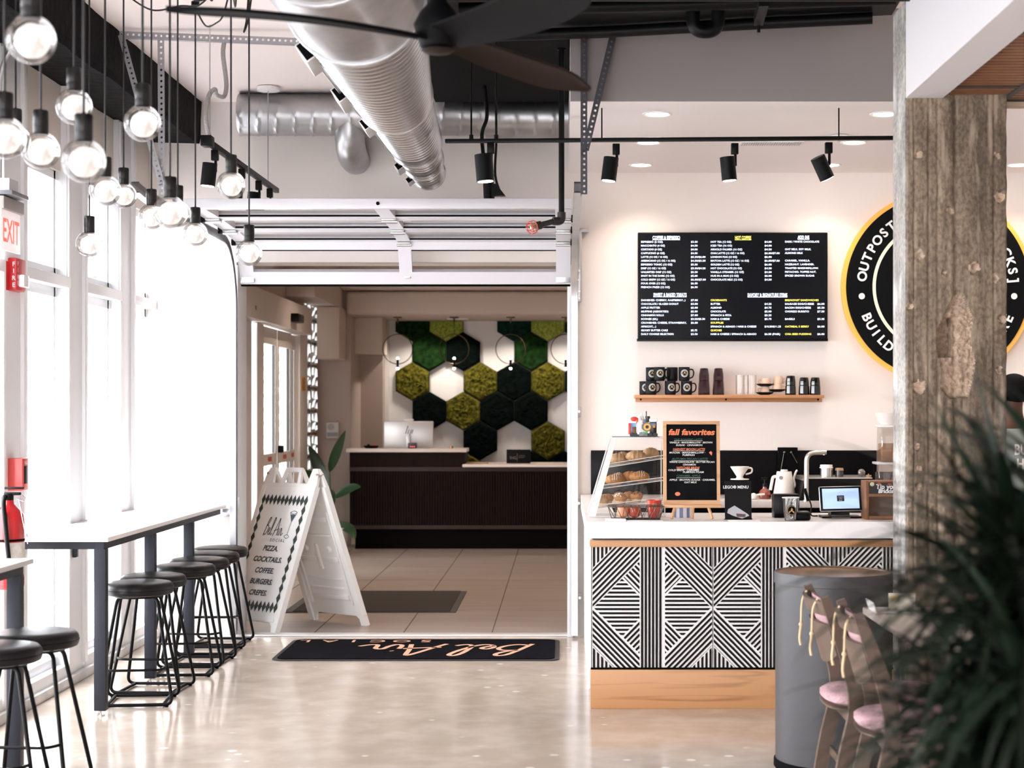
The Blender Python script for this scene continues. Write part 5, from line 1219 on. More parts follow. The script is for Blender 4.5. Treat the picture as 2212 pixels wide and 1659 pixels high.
for b, s, x, y, w_ in ((tw, 'COFFEE & ESPRESSO', 248, 117, 300), (ty, 'HOT COFFEE', 1143, 118, 177), (tw, 'ADD INS', 1825, 113, 126), (tw, 'SWEET & BAKED TREATS', 258, 737, 361), (tw, 'SAVORY & SIGNATURE ITEMS', 1280, 739, 433)):
    line(b, s, x, y, h=38, width=w_, bold=.03)
    b.box(PX(zx(x), Yt), PX(zx(x + w_), Yt), Yt - .0034, Yt - .003, PZ(zy(y + 27), Yt), PZ(zy(y + 22), Yt))
tw.obj('white_lettering', LW_, tv, smooth=False, fix=False); ty.obj('yellow_lettering', LY_, tv, smooth=False, fix=False)

# ------------------------------------------------------------------ wall shelf and its cups
sh = thing('wall_shelf', P(1575, 855, 11.3), 'slim oak wall shelf of cups below the menu screen', 'shelf')
zs = PZ(853, 11.2); OAKS = wood('shelf_oak', (.48, .23, .10), (.34, .145, .05), 2, 'X')
MB().box(PX(1372, 11.2), PX(1781, 11.2), 11.2, 11.428, zs - .022, zs, .002).obj('board', OAKS, sh)
MB().box(PX(1373, 11.39), PX(1776, 11.39), 11.39, 11.428, PZ(868.5, 11.39), zs - .022, .001).obj('back_rail', OAKS, sh)
for px in (1384, 1568, 1767): MB().cyl((PX(px, 11.39), 11.39, PZ(863, 11.39)), (PX(px, 11.39), 11.386, PZ(863, 11.39)), .007, seg=10).obj('screw_cap', BLKM, sh)
MUG = mat('mug_black', (.005, .005, .006), .55, spec=.2)
def make_mug():
    t = thing('coffee_mug', (0, 0, 0))
    MB().lathe([(.0001, 0), (.034, 0), (.037, .004), (.0385, .02), (.0385, .094), (.0375, .096), (.0355, .094), (.0355, .012), (.0001, .01)], (0, 0, 0), 36).obj('body', MUG, t)
    MB().tube(spline([(.037, 0, .080), (.058, 0, .078), (.066, 0, .055), (.058, 0, .028), (.037, 0, .018)], 6), .0048, 8).obj('handle', MUG, t)
    lg = MB(); cur = lambda a, z: (math.sin(a) * .0388, -math.cos(a) * .0388, z)
    for (r0, r1) in ((.0245, .0262), (.0165, .0175)):
        n_ = 30; vs = []
        for k in range(n_):
            a = 2 * PI * k / n_
            for r in (r0, r1): vs.append(cur(r * math.cos(a) / .0388, .052 + r * math.sin(a)))
        lg.add(vs, [(2 * k, 2 * k + 1, (2 * k + 3) % (2 * n_), (2 * k + 2) % (2 * n_)) for k in range(n_)])
    for k in range(34):
        if k in (0, 17): continue
        a = 2 * PI * k / 34; a2 = a + .10; lg.add([cur(r * math.cos(q) / .0388, .052 + r * math.sin(q)) for r, q in ((.0192, a), (.0228, a), (.0228, a2), (.0192, a2))], [(0, 1, 2, 3)])
    lg.obj('ring_logo', WINK, t, smooth=False, fix=False)
    gd = MB(); gd.add([cur(x / .0388, .052 + z) for x, z in ((-.012, -.010), (.013, -.010), (.012, -.004), (.006, .0), (.005, .009), (.0, .012), (-.004, .008), (-.004, 0), (-.011, -.004))], [tuple(range(9))])
    gd.obj('gold_logo', GOLD, t, smooth=False, fix=False)
    return t
mug = make_mug(); MG = 'black mugs on the wall shelf'
MUGS = [(1406, 11.27, 0, .25, 'black logo mug in the bottom row, first in front'), (1393, 11.36, 0, .1, 'black logo mug in the bottom row, half hidden at the shelf end'), (1448, 11.27, 0, .2, 'black logo mug in the bottom row, middle of three full logos'), (1483, 11.27, 0, 0, 'black logo mug in the bottom row, next to the purple glasses'),
        (1407, 11.355, 1, .1, 'black logo mug on top, half hidden at the stack end'), (1424, 11.28, 1, .15, 'black logo mug on top, in front of the half hidden one'), (1452, 11.34, 1, 2.4, 'plain side of a black mug on top, between two logo mugs'), (1478, 11.275, 1, 0, 'black logo mug on top with its handle towards the purple glasses')]
for i, (px, y, lv, rz, lab) in enumerate(MUGS):
    p = (PX(px, y), y, zs + .0005 + lv * .0975)
    o = mug if i == 0 else dup(mug, p, rz)
    o.location = p; o.rotation_euler = (0, 0, rz); tag(o, lab, 'mug', MG)
PUR = mat('purple_glass', (.020, .002, .005), .06, spec=.6); SMK = mat('smoke_glass', (.005, .006, .005), .06, spec=.6)
def tumbler(x, y, z, m, lab, grp, h=.10, r=.036, rt=.027):
    t = thing('glass_tumbler', (x, y, z), lab, 'glass', grp)
    MB().lathe([(r, 0), (r + .001, .004), (r * 1.0, h * .45), (rt + .002, h * .97), (rt - .002, h), (.0001, h), (.0001, h - .006), (rt - .006, h - .008), (r - .004, h * .4), (r - .003, 0)], (x, y, z), 10).obj('wall', m, t, ang=20)
    MB().lathe([(.0001, h + .0004), (rt * .5, h + .0004), (rt * .6, h - .002)], (x, y, z), 10).obj('base_dimple', m, t)
TGp = 'upside down tumblers on the wall shelf'
for px, pos in ((1521, 'beside the black mugs'), (1552, 'beside the empty shelf gap')):
    tumbler(PX(px, 11.28), 11.28, zs + .0005, PUR, 'lower purple tumbler of the stack ' + pos, TGp, .10, .040, .034); tumbler(PX(px, 11.28), 11.28, zs + .101, PUR, 'upper purple tumbler of the stack ' + pos, TGp, .085, .035, .026)
for px, lo, hi, pos in ((1708, .065, .068, 'beside the beige cups'), (1737, .065, .056, 'in the middle of the dark glasses'), (1761, .065, .056, 'at the shelf end')):
    tumbler(PX(px, 11.28), 11.28, zs + .0005, SMK, 'lower dark smoked tumbler of the stack ' + pos, TGp, lo, .0375, .034); tumbler(PX(px, 11.28), 11.28, zs + .001 + lo, SMK, 'upper dark smoked tumbler of the stack ' + pos, TGp, hi, .034, .027)
CLR = glass('clear_glass', (.97, .96, .95), .22, .01)
for i, (px, y, lab) in enumerate(((1599, 11.27, 'clear straight glass beside the empty shelf gap'), (1612, 11.36, 'clear straight glass at the back of the three'), (1624, 11.27, 'clear straight glass beside the beige cups'))):
    t = thing('clear_glass', (PX(px, y), y, zs), lab, 'glass', 'clear glasses on the wall shelf')
    MB().lathe([(.0335, .136), (.033, .004), (.0001, .002), (.0001, .010), (.030, .012), (.031, .136), (.0335, .136)], (PX(px, y), y, zs), 24).obj('wall', CLR, t)
    MB().lathe([(.0305, .1345), (.034, .1345), (.034, .1375), (.0305, .1375), (.0305, .1345)], (PX(px, y), y, zs), 24).obj('rim', CLR, t)
BEI = mat('beige_ceramic', (.66, .47, .35), .5)
def cup(px, y, z, flip, lab):
    t = thing('espresso_cup', (PX(px, y), y, z), lab, 'cup', 'beige cups on the wall shelf'); h = .052
    pr = [(.0001, 0), (.022, 0), (.03, .010), (.036, .035), (.037, h), (.034, h), (.033, .035), (.0001, .006)]
    if flip: pr = [(r, h - q) for r, q in pr]
    MB().lathe(pr, (PX(px, y), y, z), 28).obj('bowl', BEI, t)
    s = -1 if px < 1680 and not (px > 1670 and z < zs + .04) else 1
    MB().tube(spline([(PX(px, y) + s * .034, y - .01, z + .040), (PX(px, y) + s * .052, y - .012, z + .036), (PX(px, y) + s * .048, y - .012, z + .018), (PX(px, y) + s * .03, y - .01, z + .014)], 5), .0042, 8).obj('handle', BEI, t)
def saucer(px, y, z, lab):
    o = MB().lathe([(.0001, 0), (.03, 0), (.055, .010), (.062, .017), (.060, .019), (.04, .008), (.0001, .006)], (PX(px, y), y, z), 32).obj('saucer', MUG); tag(o, lab, 'saucer', 'black saucers on the wall shelf')
saucer(1652, 11.30, zs + .0005, 'lowest black saucer under the beige cups, shelf gap side'); saucer(1678, 11.27 + .03, zs + .021, 'black saucer under the beige cups, dark glass side')
cup(1653, 11.30, zs + .0202 - .013, True, 'lower beige cup turned over between two black saucers'); cup(1679, 11.30, zs + .028, True, 'beige cup turned over beside the dark glasses')
saucer(1653, 11.30, zs + .0595, 'upper black saucer resting on a beige cup'); cup(1654, 11.30, zs + .067, True, 'topmost beige cup on the upper black saucer'); cup(1681, 11.32, zs + .0805, True, 'upper beige cup stacked on another beige cup')

# ------------------------------------------------------------------ round logo sign
Ys = 11.38; cx, cz, R = PX(2025, Ys), PZ(620, Ys), 207 * Ys / F
rs = thing('round_logo_sign', (cx, Ys, cz), 'big round black wall sign with an orange rim half hidden by the pillar', 'sign')
MB().cyl((cx, Ys + .045, cz), (cx, Ys + .0, cz), R, seg=96).obj('orange_rim', mat('sign_orange', (.85, .42, .07), .45, emit=.25, ecol=(1, .5, .1)), rs)
MB().cyl((cx, Ys + .02, cz), (cx, Ys - .012, cz), R * .955, seg=96).obj('black_disc', mat('sign_disc', (.003, .0035, .004), .5, spec=.1), rs)
rg = MB(); n_ = 96; r0, r1 = R * .648, R * .682
rg.add([(cx + math.cos(2 * PI * k / n_) * r, Ys - .016, cz + math.sin(2 * PI * k / n_) * r) for k in range(n_) for r in (r0, r1)], [(2 * k, 2 * k + 1, (2 * k + 3) % (2 * n_), (2 * k + 2) % (2 * n_)) for k in range(n_)])
rg.obj('cream_ring', mat('cream_print', (.80, .76, .58), .5, emit=.2), rs, smooth=False, fix=False)
rm = R * .80; size = R * .135
def arc_text(s, a_start, step, inward):
    al = MB()
    for k, ch in enumerate(s):
        a = math.radians(a_start + step * k); p = (cx + rm * math.cos(a), Ys - .0165, cz + rm * math.sin(a))
        out = Vector((math.cos(a), 0, math.sin(a)))
        up = out if inward else -out; right = Vector((up.z, 0, -up.x))
        M = frame_m(Vector(p) - up * size * .36, right, up); al.text(ch, size, M, 'CENTER', bold=.03)
    al.obj('word_lettering', WINK, rs, smooth=False, fix=False)
arc_text('OUTPOST', 172, -7.4, True); arc_text('BRICKS]', 49, -7.4, True); arc_text('BUILD', 203, 6.8, False); arc_text('HERE', 313, 7.6, False)
for a in (187, 353): al = MB(); a = math.radians(a); p = Vector((cx + rm * math.cos(a), Ys - .0165, cz + rm * math.sin(a))); al.add([p + Vector((math.cos(t * PI / 8), 0, math.sin(t * PI / 8))) * R * .033 for t in range(16)], [tuple(range(16))]).obj('dot_mark', WINK, rs, smooth=False, fix=False)

# ------------------------------------------------------------------ pastry case
pc = thing('pastry_case', (PX(1352, 9.1), 9.12, zc_), 'clear acrylic pastry case with sloping front on the counter end', 'display case')
Y0, Y1 = 8.98, 9.30
EDGE = mat('acrylic_edge', (.82, .80, .78), .15, spec=.8)
prof_ = [(PX(1271, Y0), zc_ + .004), (PX(1436, Y0), zc_ + .004), (PX(1436, Y0), PZ(946, Y0)), (PX(1322, Y0), PZ(946, Y0))]
for y in (Y0, Y1): MB().quad(*[(x, y, z) for x, z in prof_]).obj('side_sheet', ACR, pc, fix=False)
MB().quad((prof_[0][0], Y0, prof_[0][1]), (prof_[0][0], Y1, prof_[0][1]), (prof_[3][0], Y1, prof_[3][1]), (prof_[3][0], Y0, prof_[3][1])).obj('sloping_front', ACR, pc, fix=False)
MB().quad((prof_[1][0], Y0, prof_[1][1]), (prof_[1][0], Y1, prof_[1][1]), (prof_[2][0], Y1, prof_[2][1]), (prof_[2][0], Y0, prof_[2][1])).obj('rear_sheet', ACR, pc, fix=False)
MB().box(prof_[3][0] - .004, prof_[2][0] + .004, Y0 - .004, Y1 + .004, PZ(946, Y0) - .002, PZ(946, Y0) + .003, .001).obj('top_sheet', EDGE, pc)
e_ = MB()
for y in (Y0, Y1):
    for a in range(4): (xa, za), (xb, zb2) = prof_[a], prof_[(a + 1) % 4]; e_.cyl((xa, y, za), (xb, y, zb2), .0032, seg=6)
e_.obj('edge', EDGE, pc)
# mirrored strips on the slanted edge
MB().prism([(prof_[0][0] - .003, prof_[0][1]), (prof_[0][0] + .040, prof_[0][1]), (prof_[3][0] + .026, prof_[3][1]), (prof_[3][0] - .003, prof_[3][1])], Y0 - .004, Y0 - .001, 'Y').obj('front_flange', mat('acrylic_flange', (.74, .71, .68), .12, spec=.8), pc, smooth=False)
def xl_at(z): t = (z - prof_[0][1]) / (prof_[3][1] - prof_[0][1]); return prof_[0][0] + (prof_[3][0] - prof_[0][0]) * t
TR = [(PZ(1009, 9.1), PZ(989, 9.1)), (PZ(1054, 9.1), PZ(1036, 9.1)), (PZ(1097, 9.1), PZ(1080, 9.1))]
for (za, zb2) in TR:
    x0_, x1_ = xl_at(za) + .012, prof_[1][0] - .006; b = MB()
    b.add([(x0_, Y0 + .01, za), (x1_, Y0 + .01, zb2), (x1_, Y1 - .01, zb2), (x0_, Y1 - .01, za), (x0_, Y0 + .01, za + .018), (x1_, Y0 + .01, zb2 + .018), (x1_, Y1 - .01, zb2 + .018), (x0_, Y1 - .01, za + .018)], [(0, 1, 2, 3), (0, 4, 5, 1), (3, 2, 6, 7), (0, 3, 7, 4)])
    b.obj('tray', glass('tray_acrylic', (.93, .91, .89), .4, .08) if 'tray_acrylic' not in bpy.data.materials else bpy.data.materials['tray_acrylic'], pc, fix=False)
    MB().cyl((x0_, Y0 + .01, za + .018), (x1_, Y0 + .01, zb2 + .018), .0025, seg=6).cyl((x0_, Y0 + .01, za), (x1_, Y0 + .01, zb2), .0022, seg=6).cyl((x0_, Y0 + .01, za), (x0_, Y1 - .01, za), .0025, seg=6).obj('tray_edge', EDGE, pc)
PAS = mat('pastry_gold', (.50, .23, .075), .6, var=.5, vscale=30, bump=.3, bscale=60, col2=(.40, .17, .05)); PASL = mat('pastry_pale', (.60, .36, .18), .65, var=.4, vscale=30, bump=.4, bscale=60); ICE = mat('icing', (.88, .83, .76), .5); CHO = mat('chocolate', (.09, .035, .02), .5); PAPC = mat('muffin_paper', (.74, .52, .30), .8)
def tray_z(k, x): za, zb2 = TR[k]; x0_ = xl_at(za); return za + (zb2 - za) * (x - x0_) / (prof_[1][0] - x0_)
PGp = 'pastries in the acrylic case'
def croissant(k, px, y, L_, a, lab, m=PAS, drizzle=False):
    x = PX(px, y); z = tray_z(k, x) + .012; t = thing('croissant', (x, y, z), lab, 'pastry', PGp); pts, rr = [], []
    for i in range(33):
        q = -1 + 2 * i / 32; ang = q * 1.25
        pts.append(Vector((math.sin(ang) * L_ * .50, 0, .024 - (1 - math.cos(ang)) * .012 + (.008 if False else 0))) + Vector((0, (1 - math.cos(ang)) * L_ * .35, 0))); rr.append((.006 + .023 * (1 - q * q)) * (1 + .11 * abs(math.sin(i * PI / 4))))
    M = T(x, y, z) @ Rz(a); b = MB().tube(pts, rr, 12); b.xf(M); b.obj('crust', m, t, ang=60)
    ic_ = MB()
    if drizzle:
        for i in range(3, 31, 3):
            p = M @ pts[i]; r = rr[i] + .001
            ic_.tube([p + Vector((.004 * (j % 2), -math.cos(j * .5) * r, math.sin(j * .5) * r)) for j in range(0, 7)], .0016, 5)
        ic_.obj('icing_stripe', ICE, t)
    else:
        for i in range(4, 30, 4): p = M @ pts[i]; ic_.tube([p + Vector((0, -math.cos(j * .5) * (rr[i] + .0006), math.sin(j * .5) * (rr[i] + .0006))) for j in range(7)], .0012, 5)
        ic_.obj('fold_seam', mat('crust_dark', (.35, .13, .04), .6) if 'crust_dark' not in bpy.data.materials else bpy.data.materials['crust_dark'], t)
croissant(0, 1334, 9.08, .10, .1, 'pale croissant on the top tray, at its low end', PASL); croissant(0, 1374, 9.05, .115, -.1, 'biggest croissant in the middle of the top tray', PASL); croissant(0, 1406, 9.16, .09, .1, 'pale croissant on the top tray, behind the chalkboard edge', PASL)
croissant(0, 1345, 9.2, .07, .3, 'pale croissant at the back of the top tray', PASL)
croissant(1, 1328, 9.06, .105, .2, 'croissant with white icing stripes at the low end of the middle tray', PAS, True); croissant(1, 1362, 9.20, .11, -.2, 'plain golden croissant at the back of the middle tray', PAS); croissant(1, 1382, 9.05, .11, .1, 'croissant with white icing stripes in the middle of the middle tray', PAS, True); croissant(1, 1335, 9.19, .075, .1, 'golden croissant behind the iced one at the low end of the middle tray', PAS, True)
def muffin(px, y, lab, topm, z=None, crumbs=None, paper=True):
    x = PX(px, y); z = (tray_z(2, x) + .006) if z is None else z; t = thing('muffin', (x, y, z), lab, 'muffin', 'muffins in the acrylic case')
    b = MB(); n_ = 36
    b.add([(x + math.cos(2 * PI * k / n_) * r * (1 + .04 * (k % 2)), y + math.sin(2 * PI * k / n_) * r * (1 + .04 * (k % 2)), z + q) for r, q in ((.023, 0), (.032, .034)) for k in range(n_)], [(k, (k + 1) % n_, n_ + (k + 1) % n_, n_ + k) for k in range(n_)]); b.obj('paper_case', PAPC, t)
    c = MB().ball((x, y, z + .034), .036, 20, 12, (1, 1, .72))
    for i, v in enumerate(c.v): c.v[i] = v + (v - Vector((x, y, z + .034))).normalized() * .003 * mnoise.noise(v * 90)
    c.obj('crown', topm, t)
    if crumbs:
        cr_ = MB(); random.seed(int(px))
        for k in range(26):
            a, e2 = random.uniform(0, 2 * PI), random.uniform(.25, 1.4); d_ = Vector((math.cos(a) * math.cos(e2), math.sin(a) * math.cos(e2), math.sin(e2) * .72)); cr_.ball(Vector((x, y, z + .034)) + d_ * .037, .0035, 6, 4)
        cr_.obj('crumb_dot', crumbs, t)
muffin(1302, 9.03, 'pale muffin nearest the sloping front of the case', PASL, None, PAS); muffin(1341, 9.05, 'muffin with white crumbs in the middle of the bottom tray', PAS, None, ICE); muffin(1375, 9.06, 'muffin with dark chocolate crumbs on the bottom tray', PAS, None, CHO); muffin(1312, 9.16, 'golden muffin at the back of the bottom tray, sloping front side', PAS); muffin(1338, 9.2, 'darker golden muffin at the back of the bottom tray, middle', PAS, None, CHO); muffin(1358, 9.17, 'orange brown muffin at the back of the bottom tray, behind the chocolate one', PAS)
# toy train of small bricks on top
zt_ = PZ(946, Y0) + .0045; tt = thing('toy_train', (PX(1388, 9.1), 9.1, zt_), 'small colourful toy brick train on top of the pastry case', 'toy')
Yq = 9.08
C_ = {'k': mat('toy_black', (.012, .012, .013), .3), 'w': mat('toy_white', (.82, .82, .80), .3), 'r': mat('toy_red', (.70, .05, .03), .3), 'o': mat('toy_orange', (.85, .42, .08), .3), 'b': mat('toy_blue', (.25, .42, .70), .3), 'g': mat('toy_green', (.08, .38, .12), .3), 'y': mat('toy_grey', (.16, .17, .19), .35), 'n': mat('toy_brown', (.13, .06, .03), .4)}
def bx(n_, a, c, t_, b_, col, y0=-.03, y1=.03, bev=.002): return MB().box(PX(a, Yq), PX(c, Yq), Yq + y0, Yq + y1, PZ(b_, Yq), PZ(t_, Yq), bev).obj(n_, C_[col], tt)
bx('track_plate', 1322, 1424, 942.5, 944.6, 'y', -.04, .05); bx('chassis', 1366, 1420, 936, 942, 'k'); bx('cow_catcher', 1380, 1398, 934, 942, 'y', -.05, .0)
MB().cyl((PX(1397, Yq), Yq - .045, PZ(922, Yq)), (PX(1397, Yq), Yq + .06, PZ(922, Yq)), .026, seg=20).obj('boiler', C_['y'], tt)
MB().lathe([(.010, 0), (.020, .0), (.020, .006), (.010, .006), (.010, 0)], (PX(1397, Yq), Yq - .046, PZ(922, Yq)), 20, Matrix.Rotation(PI / 2, 4, 'X')).obj('boiler_ring', C_['o'], tt)
MB().cyl((PX(1397, Yq), Yq - .046, PZ(922, Yq)), (PX(1397, Yq), Yq - .050, PZ(922, Yq)), .009, seg=16).obj('boiler_hub', C_['k'], tt)
MB().cyl((PX(1399, Yq), Yq, PZ(912, Yq)), (PX(1399, Yq), Yq, PZ(899, Yq)), .011, .014, 14).cyl((PX(1396, Yq), Yq, PZ(900, Yq)), (PX(1396, Yq), Yq, PZ(888, Yq)), .003, seg=8).obj('smokestack', C_['k'], tt)
bx('cabin', 1404, 1418, 912, 936, 'k', -.02, .05); bx('cabin_window', 1405, 1416, 914, 921, 'b', -.022, -.018, .001); bx('cabin_roof', 1402, 1420, 904, 912, 'w', -.03, .06, .006)
bx('rear_car', 1359, 1374, 914, 936, 'b', -.02, .04); bx('rear_car_door', 1365, 1374, 922, 937, 'n', -.026, -.018); bx('rear_car_post', 1357, 1362, 914, 938, 'r', -.03, -.02); bx('white_panel', 1376, 1386, 912, 938, 'w', -.036, .02)
MB().lathe([(.0001, .03), (.004, .028), (.016, .0), (.0001, 0)], (PX(1381, Yq), Yq, PZ(908, Yq)), 12).lathe([(.0001, .04), (.004, .037), (.02, .0), (.0001, 0)], (PX(1386, Yq), Yq + .02, PZ(907, Yq)), 12).obj('snow_peak', C_['w'], tt)
MB().ball((PX(1370, Yq), Yq - .01, PZ(905, Yq)), .018, 14, 10, (1.2, .6, .7)).cyl((PX(1376, Yq), Yq - .012, PZ(916, Yq)), (PX(1376, Yq), Yq - .012, PZ(905, Yq)), .006, seg=8).obj('red_bird', C_['r'], tt)
for px in (1364, 1374, 1404, 1414): MB().cyl((PX(px, Yq), Yq - .034, PZ(939, Yq)), (PX(px, Yq), Yq - .028, PZ(939, Yq)), .011, seg=14).obj('wheel', C_['k'], tt)
bx('green_brick', 1388, 1398, 932, 936, 'g', -.055, -.045, .001); bx('amber_brick', 1409, 1415, 918, 924, 'o', -.03, -.021, .001); bx('grey_brick', 1388, 1396, 906, 914, 'y', -.02, .0, .001)

# ------------------------------------------------------------------ fruit basket, red mug, papers
wb_ = thing('wire_basket', (PX(1380, 8.79), 8.79, zc_), 'low zigzag wire basket of fruit in front of the pastry case', 'basket')
WIR = mat('wire_bronze', (.10, .08, .07), .35, .7)
xa, xb, ya, yb2, z0, z1 = PX(1314, 8.75), PX(1434, 8.75), 8.73, 8.87, zc_ + .004, PZ(1094, 8.75)
top_ = [(xa, ya, z1), (xb, ya, z1), (xb, yb2, z1), (xa, yb2, z1)]; bot = [(xa + .02, ya + .015, z0), (xb - .02, ya + .015, z0), (xb - .02, yb2 - .015, z0), (xa + .02, yb2 - .015, z0)]
MB().tube(fillet(top_, .01, 3, True), .003, 6, True).obj('rim_wire', WIR, wb_); MB().tube(fillet(bot, .01, 3, True), .0025, 6, True).obj('base_wire', WIR, wb_)
zz = MB()
for (a, c, d_, e2, n_) in ((top_[0], top_[1], bot[0], bot[1], 14), (top_[2], top_[3], bot[2], bot[3], 14), (top_[1], top_[2], bot[1], bot[2], 4), (top_[3], top_[0], bot[3], bot[0], 4)):
    p_ = [(Vector(a).lerp(Vector(c), k / n_) if k % 2 == 0 else Vector(d_).lerp(Vector(e2), k / n_)) for k in range(n_ + 1)]
    for k in range(n_): zz.cyl(p_[k], p_[k + 1], .0018, seg=5)
for k in range(1, 6): y = ya + .015 + (yb2 - ya - .03) * k / 6; zz.cyl((xa + .02, y, z0), (xb - .02, y, z0), .0015, seg=5)
zz.obj('zigzag_mesh', WIR, wb_)
APP = mat('apple_yellow_red', (.72, .38, .18), .3, var=.5, vscale=9, col2=(.60, .14, .07)); APR = mat('apple_red', (.50, .07, .035), .28, var=.4, vscale=12)
for px, m, lab in ((1346, APP, 'yellow and red apple in the wire basket, sloping case side'), (1371, APR, 'dark red apple in the middle of the wire basket')):
    c = (PX(px, 8.80), 8.80, z0 + .006); t = thing('apple', c, lab, 'apple', 'apples in the wire basket')
    MB().lathe([(.0001, .008), (.012, .0), (.028, .010), (.0345, .034), (.030, .054), (.015, .062), (.0001, .054)], c, 24).obj('fruit', m, t); MB().tube([(c[0], c[1], c[2] + .054), (c[0] + .003, c[1], c[2] + .07)], .0015, 5).obj('stem', CHO, t)
rm_ = thing('red_cup', (PX(1413, 8.915), 8.915, zc_), 'red glazed mug between the wire basket and the chalkboard', 'mug')
rx = PX(1413, 8.915); MB().lathe([(.0001, .002), (.028, .002), (.032, .008), (.036, .05), (.041, .095), (.042, .100), (.038, .1), (.033, .05), (.0001, .012)], (rx, 8.915, zc_), 32).obj('body', mat('red_glaze', (.55, .05, .03), .15, coat=.5), rm_)
rl_ = MB(); cyl = lambda a, z: (rx + math.sin(a) * .0385, 8.915 - math.cos(a) * .0385 - .003, zc_ + z)
for k in range(4): q = -.36 + k * .2; rl_.add([cyl(q, .058), cyl(q + .1, .058), cyl(q + .1, .082), cyl(q, .082)], [(0, 1, 2, 3)])
rl_.obj('gold_stripe', GOLD, rm_, smooth=False, fix=False)
PAPW = mat('paper_white', (.84, .82, .82), .6)
for i, (x0_, x1_, y0_, y1_, h, lab) in enumerate(((1308, 1352, 8.635, 8.71, .012, 'white rounded menu sheet lying in front of the wire basket'), (1354, 1432, 8.635, 8.70, .003, 'thin white paper lying flat before the wire basket'), (1574, 1642, 8.635, 8.72, .003, 'white flyers lying at the foot of the black menu card'))):
    o = MB().box(PX(x0_, 8.66), PX(x1_, 8.66), y0_, y1_, zc_ + .0005, zc_ + h, .001).obj('paper_sheet', PAPW); tag(o, lab, 'paper', 'papers on the coffee counter')

# ------------------------------------------------------------------ chalkboard on easel
cb = thing('chalkboard', (PX(1495, 8.82), 8.82, zc_), 'oak framed fall favorites chalkboard on a small easel on the counter', 'chalkboard')
Yc = 8.80
def qf(px, py, y=Yc): return P(px, py, y)
fr_ = MB(); w_ = .024
x0_, x1_, z0_, z1_ = PX(1433, Yc), PX(1556, Yc), PZ(1090, Yc), PZ(909, Yc)
tilt = Matrix.Translation((0, Yc, z0_)) @ Matrix.Rotation(math.radians(-4), 4, 'X') @ Matrix.Translation((0, -Yc, -z0_))
MB().prism([(x0_, z1_), (x1_, z1_), (x1_ - w_ * .75, z1_ - w_ * .75), (x0_ + w_ * .75, z1_ - w_ * .75)], Yc, Yc + .018, 'Y', tilt).prism([(x0_, z0_), (x1_, z0_), (x1_ - w_ * .75, z0_ + w_), (x0_ + w_ * .75, z0_ + w_)], Yc, Yc + .018, 'Y', tilt).prism([(x0_, z0_), (x0_ + w_ * .75, z0_ + w_), (x0_ + w_ * .75, z1_ - w_ * .75), (x0_, z1_)], Yc, Yc + .018, 'Y', tilt).prism([(x1_, z0_), (x1_ - w_ * .75, z0_ + w_), (x1_ - w_ * .75, z1_ - w_ * .75), (x1_, z1_)], Yc, Yc + .018, 'Y', tilt).obj('frame', OAKL, cb, smooth=False)
MB().box(x0_ + .012, x1_ - .012, Yc + .006, Yc + .014, z0_ + .015, z1_ - .012, 0, tilt).obj('slate', mat('slate', (.007, .007, .008), .8, spec=.05, var=.3, vscale=12), cb, smooth=False)
MB().box(x0_ - .002, x1_ + .004, Yc - .03, Yc + .03, z0_ - .016, z0_, .002).obj('ledge', OAKL, cb)
for a, c, d_ in ((1458, 1450, -.02), (1498, 1498.5, .09), (1530, 1538, -.02)): MB().cyl((PX(a, Yc), Yc + .0 if d_ < 0 else Yc + .03, z0_ - .012), (PX(c, Yc), Yc + d_, zc_ + .005), .0085, seg=8).obj('leg', OAKL, cb)
def zbx(x): return 1250 + x * .16276
def zby(y): return 870 + y * .16276
ORC = mat('chalk_orange', (.80, .22, .10), .8); WCH = mat('chalk_white', (.72, .71, .68), .8); GCH = mat('chalk_green', (.05, .12, .08), .8)
def chalk(b, s, x, y, w2, h, bold=.01, sh=.15):
    size = h * .16276 * Yc / F / .73; xx = PX(zbx(x), Yc); n0 = len(b.v)
    b.text(s, size, front_m(xx, Yc - .0006 + .006, PZ(zby(y + h / 2), Yc)), bold=bold, shear=sh)
    mx = max(v.x for v in b.v[n0:]); k = (w2 * .16276 * Yc / F) / (mx - xx)
    for i in range(n0, len(b.v)): b.v[i].x = xx + (b.v[i].x - xx) * k; b.v[i] = tilt @ b.v[i]
bo, bw = MB(), MB()
chalk(bo, 'fall favorites', 1195, 385, 620, 78, .035, .2)
for s, x, y, w2 in (('VANILLA · MARSHMALLOW · BROWN', 1208, 525, 575), ('SUGAR · CINNAMON', 1295, 560, 355), ('MOCHA · MARSHMALLOW ·', 1205, 660, 480), ('PUMPKIN', 1380, 692, 165), ('WHITE CHOCOLATE · BUTTER PECAN', 1205, 785, 605), ('CINNAMON', 1385, 820, 175), ('COLD BREW · CARAMEL', 1190, 893, 415), ('PUMPKIN FOAM', 1385, 920, 280), ('APPLE · BROWN SUGAR · CARAMEL', 1205, 1022, 610), ('OAT MILK', 1402, 1055, 170)): chalk(bw, s, x, y, w2, 24, .02)
for s, x, y, w2 in (('HARVEST MOON LATTE', 1255, 615, 430), ('WITCHES BREW', 1298, 862, 315)): chalk(bo, s, x, y, w2, 30, .02)
for s, x, y, w2 in (('THE BONFIRE LATTE', 1270, 487, 380), ('AUTUMN PECAN LATTE', 1240, 743, 480), ('CARAMEL APPLE', 1300, 968, 320)): bg = MB(); chalk(bg, s, x, y, w2, 28, .01); bg.obj('green_lettering', GCH, cb, smooth=False, fix=False)
